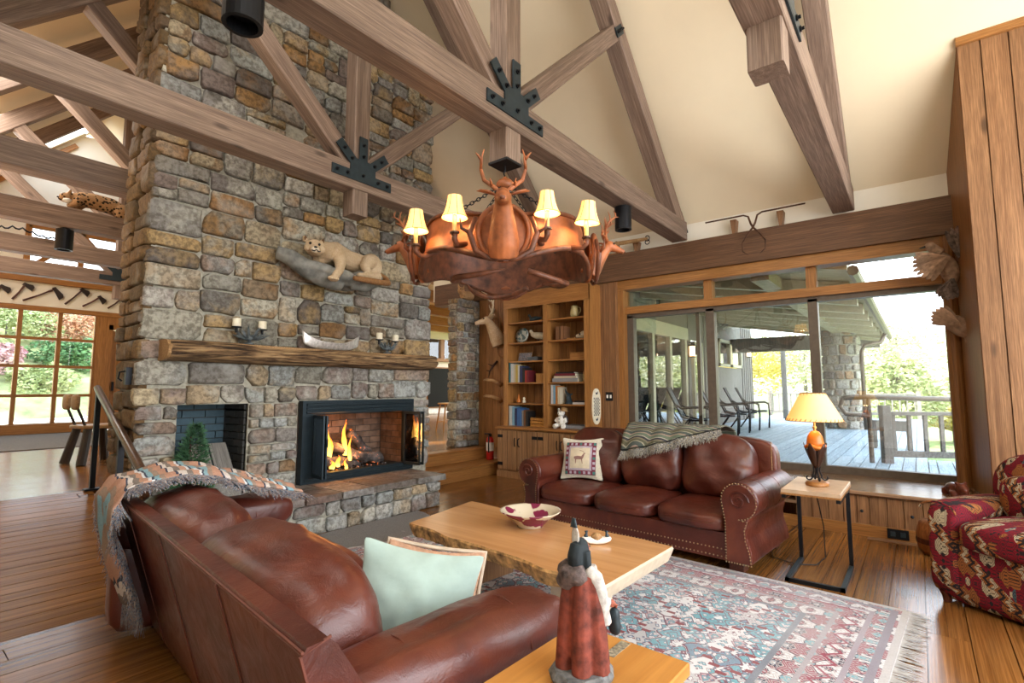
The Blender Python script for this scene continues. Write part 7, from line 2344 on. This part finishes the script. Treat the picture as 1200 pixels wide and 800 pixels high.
# wing wall facing the porch
ww = structure('wall_wing', MB().box(6.72, 9.1, 4.3, 4.42, 0.2, 3.4).box(9.1, 12.1, 4.3, 4.42, 2.5, 3.4).box(12.1, 12.5, 4.3, 4.42, 0.2, 3.4).box(12.5, 13.3, 4.3, 4.42, 2.5, 3.4).box(13.3, 14.6, 4.3, 4.42, 0.2, 3.4).box(14.6, 17.0, 4.3, 4.42, 0.2, 1.9).box(14.6, 17.0, 4.3, 4.42, 2.7, 3.4).box(17.0, 18.4, 4.3, 4.42, 0.2, 3.4), M_['siding'])
x = 6.75
rr = random.Random(3)
while x < 18.3:
    if not (8.95 < x < 12.1 or 12.4 < x < 13.35 or 14.5 < x < 17.05):
        obj('batten', MB().box(x, x + 0.04, 4.28, 4.3, 0.3, 3.2), M_['siding'], ww)
    x += 0.24
M_['pale_trim'] = plain('pale_yellow_trim', (0.46, 0.42, 0.28), 0.6, noise_amt=0.1)
wd = structure('door_2')
for x in (9.15, 10.1, 11.05, 12.0):
    obj('stile', MB().box(x - 0.06, x + 0.06, 4.24, 4.32, 0.36, 2.5), M_['pale_trim'], wd)
obj('head', MB().box(9.05, 12.1, 4.22, 4.32, 2.44, 2.72), M_['pale_trim'], wd)
for x in (9.15, 10.1, 11.05):
    obj('pane', MB().box(x + 0.06, x + 0.89, 4.30, 4.306, 0.36, 2.46), M_['glass'], wd)
for nm, a in (('window_5', (12.55, 13.25, 0.40, 2.45)), ('window_6', (14.65, 15.75, 1.92, 2.68)), ('window_7', (15.85, 16.95, 1.92, 2.68))):
    w5 = structure(nm)
    x0, x1, z0, z1 = a
    for q in ((x0, x0 + 0.08, z0, z1), (x1 - 0.08, x1, z0, z1), (x0, x1, z0, z0 + 0.08), (x0, x1, z1 - 0.08, z1)):
        obj('frame', MB().box(q[0], q[1], 4.25, 4.33, q[2], q[3]), M_['pale_trim'], w5)
    obj('pane', MB().box(x0 + 0.08, x1 - 0.08, 4.30, 4.306, z0 + 0.08, z1 - 0.08), M_['glass'], w5)
# porch roof, fascia and joists
pr = structure('roof_porch', MB().prism([(0.55, 2.62), (4.3, 3.30), (4.3, 3.42), (0.55, 2.74)], -16.2, -6.72, frame((0, 0, 0), (0, 1, 0), (-1, 0, 0), (0, 0, 1))), M_['soffit'])
for k in range(9):
    x = 7.6 + k * 1.02
    obj('joist', MB().prism([(0.6, 2.46), (4.28, 3.12), (4.28, 3.28), (0.6, 2.62)], -x - 0.06, -x + 0.06, frame((0, 0, 0), (0, 1, 0), (-1, 0, 0), (0, 0, 1))), M_['pale_trim'], pr)
obj('end_beam', MB().box(15.9, 16.15, 0.7, 4.3, 2.35, 2.75), M_['siding'], pr)
obj('eave_beam', MB().box(6.75, 16.2, 1.35, 1.55, 2.62, 2.86), M_['soffit'], pr)
obj('gutter', MB().tube([(6.8, 0.50, 2.62), (16.2, 0.50, 2.60)], 0.06, 8), M_['bronze'], pr)
obj('downspout', MB().tube([(14.6, 0.52, 2.58), (14.5, 0.62, 2.36), (14.35, 0.92, 2.30), (14.3, 0.98, 2.15), (14.3, 0.98, 0.36)], 0.045, 8), M_['bronze'], pr, smooth=True)

# round stone pier of the porch
pp_ = thing('porch_pier', 'round stone pier carrying the porch roof outside the window', 'stone pier', T(14.85, 1.45, 0.34))
obj('mortar_core', MB().lathe([(0.375, 0.0), (0.375, 2.5)], 24), M_['mortar'], pp_)
obj('cap_stone', MB().lathe([(0.44, 2.42), (0.45, 2.54), (0.40, 2.58)], 20), M_['stone_grey'], pp_)
M_['stone_porch'] = stone_mat('porch_stone', [(0.36, 0.28, 0.20), (0.42, 0.40, 0.36), (0.30, 0.29, 0.27), (0.40, 0.25, 0.14), (0.47, 0.44, 0.38), (0.26, 0.24, 0.23)], scale=6)  # tan and grey stones of the porch pier
r = random.Random(13)
z = 0.02
while z < 2.4:
    h = min(r.uniform(0.14, 0.26), 2.42 - z)
    a = r.uniform(0, 0.5)
    a1 = a + 2 * math.pi
    while a < a1 - 0.05:
        da = min(r.uniform(0.35, 0.75), a1 - a)
        an = a + da / 2
        nx = V((math.cos(an), math.sin(an), 0))
        if nx.x < 0.5:
            w = 0.375 * da
            stone(pp_, (-w / 2, w / 2, z, z + h), V((14.85, 1.45, 0.34)) + nx * 0.37, V((-math.sin(an), math.cos(an), 0)) * 1.0, Z_, nx, M_['stone_porch'], r, depth=0.05, gap=0.012)
        a += da
    z += h


# porch chairs with dark frames, backs to the wing wall
def porch_chair(M, label):
    t = thing('porch_chair', label, 'chair', M, 'porch chairs')
    for s in (-1, 1):
        y = s * 0.27
        obj('frame', MB().tube([(0.28, y, 0.0), (0.30, y, 0.35), (0.28, y, 0.58), (0.20, y, 0.62), (-0.20, y, 0.60), (-0.30, y, 0.66)], 0.02, 6), M_['black'], t, smooth=True)
        obj('leg', MB().tube([(-0.36, y, 0.0), (-0.10, y, 0.38), (0.24, y, 0.40)], 0.018, 6), M_['black'], t, smooth=True)
        obj('back_post', MB().tube([(0.05, y * 0.92, 0.38), (-0.20, y * 0.92, 0.44), (-0.46, y * 0.92, 0.98)], 0.018, 6), M_['black'], t, smooth=True)
    obj('seat', MB().grid(4, 6, lambda u, v: (0.26 - 0.46 * v, -0.25 + 0.5 * u, 0.41 - 0.03 * math.sin(v * math.pi)), thick=0.012), M_['deck'], t, smooth=True)
    obj('back', MB().grid(4, 6, lambda u, v: (-0.20 - 0.26 * v, -0.25 + 0.5 * u, 0.44 + 0.54 * v), thick=0.012), M_['plate_steel'], t, smooth=True)
    return t


for i, (x, lb) in enumerate(((9.55, 'dark metal porch chair behind the narrow left window pane'), (11.3, 'nearest dark metal chair of the row on the porch'), (12.2, 'second dark metal chair of the porch row'), (13.1, 'third dark metal chair of the porch row'), (14.1, 'farthest dark metal chair of the porch row'))):
    porch_chair(T(x, 3.25, 0.341) @ RZ(R(-78)), lb)


def rail_section(name, label, p0, p1, ztop, zlow, n, posts, mat):
    t = thing(name, label, 'railing', T(*p0))
    p0, p1 = V(p0), V(p1)
    M = along(p0, p1)
    L = (p1 - p0).length
    obj('top_board', MB().cbox(0, L, -0.05, 0.05, ztop - 0.045, ztop, 0.006), mat, t, M, world=True)
    obj('low_rail', MB().cbox(0, L, -0.03, 0.03, zlow - 0.04, zlow + 0.04, 0.006), mat, t, M, world=True)
    for i in range(n):
        x = L * (i + 0.5) / n
        obj('baluster', MB().box(x - 0.02, x + 0.02, -0.02, 0.02, zlow, ztop - 0.04), mat, t, M, world=True)
    for x in posts:
        obj('post', MB().cbox(-0.0, 1.0, -0.055, 0.055, -0.055, 0.055, 0.01, M @ T(x, 0, 0) @ RY(R(-90)) @ SCL(ztop + 0.08, 1, 1)), mat, t, world=True)
    return t


rl = rail_section('deck_railing', 'grey wooden deck railing with round iron handrail outside the right window pane', (8.3, 0.36, 0.341), (9.0, -1.1, 0.341), 0.66, 0.12, 9, (0.0,), M_['deck_rail'])
obj('round_rail', MB().tube([(8.2, 0.62, 0.86), (8.2, 0.80, 0.83), (8.2, 0.84, 0.72), (8.2, 0.78, 0.62), (8.2, 0.50, 0.60)], 0.03, 8), M_['bronze'], rl, T(0, 0, 0.341), world=True, smooth=True)
obj('round_rail', MB().tube([(8.2, 0.80, 0.83), (8.2, 0.5, 0.845), (9.0, -1.1, 0.80)], 0.032, 8), M_['bronze'], rl, T(0, 0, 0.341), world=True, smooth=True)
obj('iron_post', MB().cyl((8.2, 0.52, 0.341), (8.2, 0.52, 1.18), 0.028), M_['bronze'], rl, world=True)
rail_section('deck_railing', 'far deck railing at the end of the porch beyond the chairs', (20.3, 4.2, 0.341), (20.3, 0.0, 0.341), 0.8, 0.15, 22, (0.0, 1.4, 2.8, 4.2), M_['deck_rail'])
ptb = thing('planter_box', 'small grey wooden planter on legs behind the deck railing', 'planter', T(10.4, 0.38, 0.341))
obj('box', MB().box(-0.14, 0.14, -0.26, 0.26, 0.28, 0.44), M_['siding'], ptb)
for sx in (-0.12, 0.12):
    for sy in (-0.22, 0.22):
        obj('leg', MB().box(sx - 0.025, sx + 0.025, sy - 0.025, sy + 0.025, 0, 0.28), M_['siding'], ptb)
pst = thing('porch_post', 'slim grey wooden porch post beyond the chairs', 'post', T(18.6, 3.4, 0.341))
obj('shaft', MB().box(-0.07, 0.07, -0.07, 0.07, 0, 2.4), M_['siding'], pst)
M_['lantern_lit'] = emit('lantern_glow', (1.0, 0.6, 0.25), 5)
for (x, y, z, lb) in ((12.3, 4.2, 2.05, 'small lit porch lantern left of the porch windows'), (17.6, 4.2, 2.3, 'small lit porch lantern right of the porch windows')):
    ln = thing('porch_lantern', lb, 'lantern', T(x, y, z), 'porch lanterns')
    obj('cage', MB().box(-0.07, 0.07, -0.07, 0.07, 0.26, 0.30).box(-0.06, 0.06, -0.06, 0.06, -0.01, 0.02), M_['black'], ln)
    obj('bracket', MB().tube([(0, 0, 0.3), (0, 0.02, 0.36), (0, 0.1, 0.34)], 0.014, 6), M_['black'], ln)
    obj('light_pane', MB().box(-0.05, 0.05, -0.05, 0.05, 0.02, 0.26), M_['lantern_lit'], ln)


# trees and shrubs
def foliage(c, rad, n, size, seed, lobes=9):
    q_ = random.Random(seed)
    L = [(V((q_.uniform(-1, 1), q_.uniform(-1, 1), q_.uniform(-0.7, 0.9))) * 0.55, q_.uniform(0.35, 0.6)) for _ in range(lobes)]
    mb = MB()
    for i in range(n):
        o, s = L[q_.randrange(lobes)]
        d = V((q_.gauss(0, 1), q_.gauss(0, 1), q_.gauss(0, 1))).normalized()
        p = o + d * s * q_.uniform(0.6, 1.0) ** 0.5
        p = V((p.x * rad[0], p.y * rad[1], p.z * rad[2])) + V(c)
        u = V((q_.uniform(-1, 1), q_.uniform(-1, 1), q_.uniform(-0.5, 0.5))).normalized()
        w = u.orthogonal().normalized()
        w.rotate(Matrix.Rotation(q_.uniform(0, 6.28), 3, u))
        k = size * q_.uniform(0.6, 1.3)
        mb.add([p - u * k, p + w * k * 0.5, p + u * k, p - w * k * 0.5], [(0, 1, 2, 3)])
    return mb


def leaf_mat(name, a, b_):
    m, nt, b = new_mat(name)
    co = coords(nt, rand=False)
    n = noise_t(nt, co, 1.1, 3)
    col = ramp(nt, n, [(0.35, a), (0.65, b_)])
    setp(nt, b, col, 0.7, spec=0.1)
    b.inputs['Transmission Weight'].default_value = 0.0
    return m


LM = {'green': leaf_mat('green_leaves', (0.26, 0.33, 0.13), (0.44, 0.46, 0.22)), 'yellow': leaf_mat('yellow_leaves', (0.50, 0.40, 0.08), (0.62, 0.50, 0.14)), 'pale': leaf_mat('pale_green_leaves', (0.44, 0.46, 0.30), (0.58, 0.56, 0.38)), 'rust': leaf_mat('rust_leaves', (0.45, 0.20, 0.10), (0.55, 0.34, 0.22)), 'dark': leaf_mat('dark_green_leaves', (0.06, 0.15, 0.06), (0.15, 0.28, 0.11)), 'pink': leaf_mat('pink_leaves', (0.52, 0.26, 0.30), (0.60, 0.42, 0.36))}
TREES = [((24.0, 0.55, -0.75), 3.2, 1.6, 'green', 'tree just right of the round porch pier'), ((29.0, -2.2, -0.75), 4.2, 2.6, 'pale', 'pale green tree behind the deck railing'), ((34.0, -5.4, -0.75), 4.8, 3.2, 'green', 'wide green tree cut by the right window frame'), ((26.0, -1.1, -0.75), 1.3, 1.4, 'yellow', 'low yellow bush behind the deck railing'),
         ((44.0, 1.0, -0.75), 7.0, 3.6, 'pale', 'tall hazy tree standing above the porch pier'), ((40.0, 6.0, -0.75), 5.5, 3.4, 'pale', 'pale tree beyond the far deck railing'), ((36.0, 9.2, -0.75), 5.0, 3.2, 'yellow', 'yellowish tree left beyond the far deck railing'), ((50.0, -9.0, 0.0), 7.5, 4.5, 'pale', 'farthest pale tree on the meadow at the right'), ((46.0, 13.0, -0.75), 6.5, 4.0, 'green', 'green tree behind the porch chairs')]
for i, (p, H, rd, k, lb) in enumerate(TREES):
    t = thing('tree' if H > 2 else 'bush', lb, 'tree' if H > 2 else 'bush', T(*p))
    obj('trunk', MB().tube([(0, 0, 0), (0.1, 0.05, H * 0.5), (0, 0, H * 0.8)], [0.16, 0.11, 0.05], 8), M_['siding'], t)
    obj('leaves', foliage((0, 0, H * 0.62), (rd, rd, H * 0.5), 4200, 0.085 + 0.012 * rd, 100 + i), LM[k], t, kind='stuff')
SHR = [((-0.7, 28.0, 0.6), 1.6, 'dark', 'dark green shrub left in the entry windows'), ((1.8, 29.0, 0.9), 1.2, 'yellow', 'bright yellow shrub in the entry windows'), ((3.2, 30.0, 1.6), 1.5, 'pink', 'pink flowering shrub in the entry windows'), ((4.6, 28.5, 0.9), 1.2, 'green', 'green shrub at the right of the entry windows'), ((6.0, 31.0, 1.9), 1.6, 'dark', 'dark shrub behind the entry door'), ((1.2, 33.0, 2.8), 2.2, 'pale', 'pale tree high on the bank behind the entry'), ((4.1, 34.0, 3.4), 2.2, 'green', 'green tree high on the bank behind the entry'), ((6.8, 34.5, 3.2), 2.2, 'rust', 'rust coloured tree high on the bank'), ((-2.0, 33.0, 2.6), 2.4, 'dark', 'dark tree at the left of the bank')]
for i, (p, rd, k, lb) in enumerate(SHR):
    t = thing('shrub', lb, 'shrub', T(*p))
    obj('stem', MB().tube([(0, 0, -0.6), (0, 0, rd * 0.5)], [0.06, 0.03], 6), M_['siding'], t)
    obj('leaves', foliage((0, 0, rd * 0.6), (rd, rd * 0.8, rd * 0.75), 3000, 0.10, 200 + i), LM[k], t, kind='stuff')
bake_blobs()
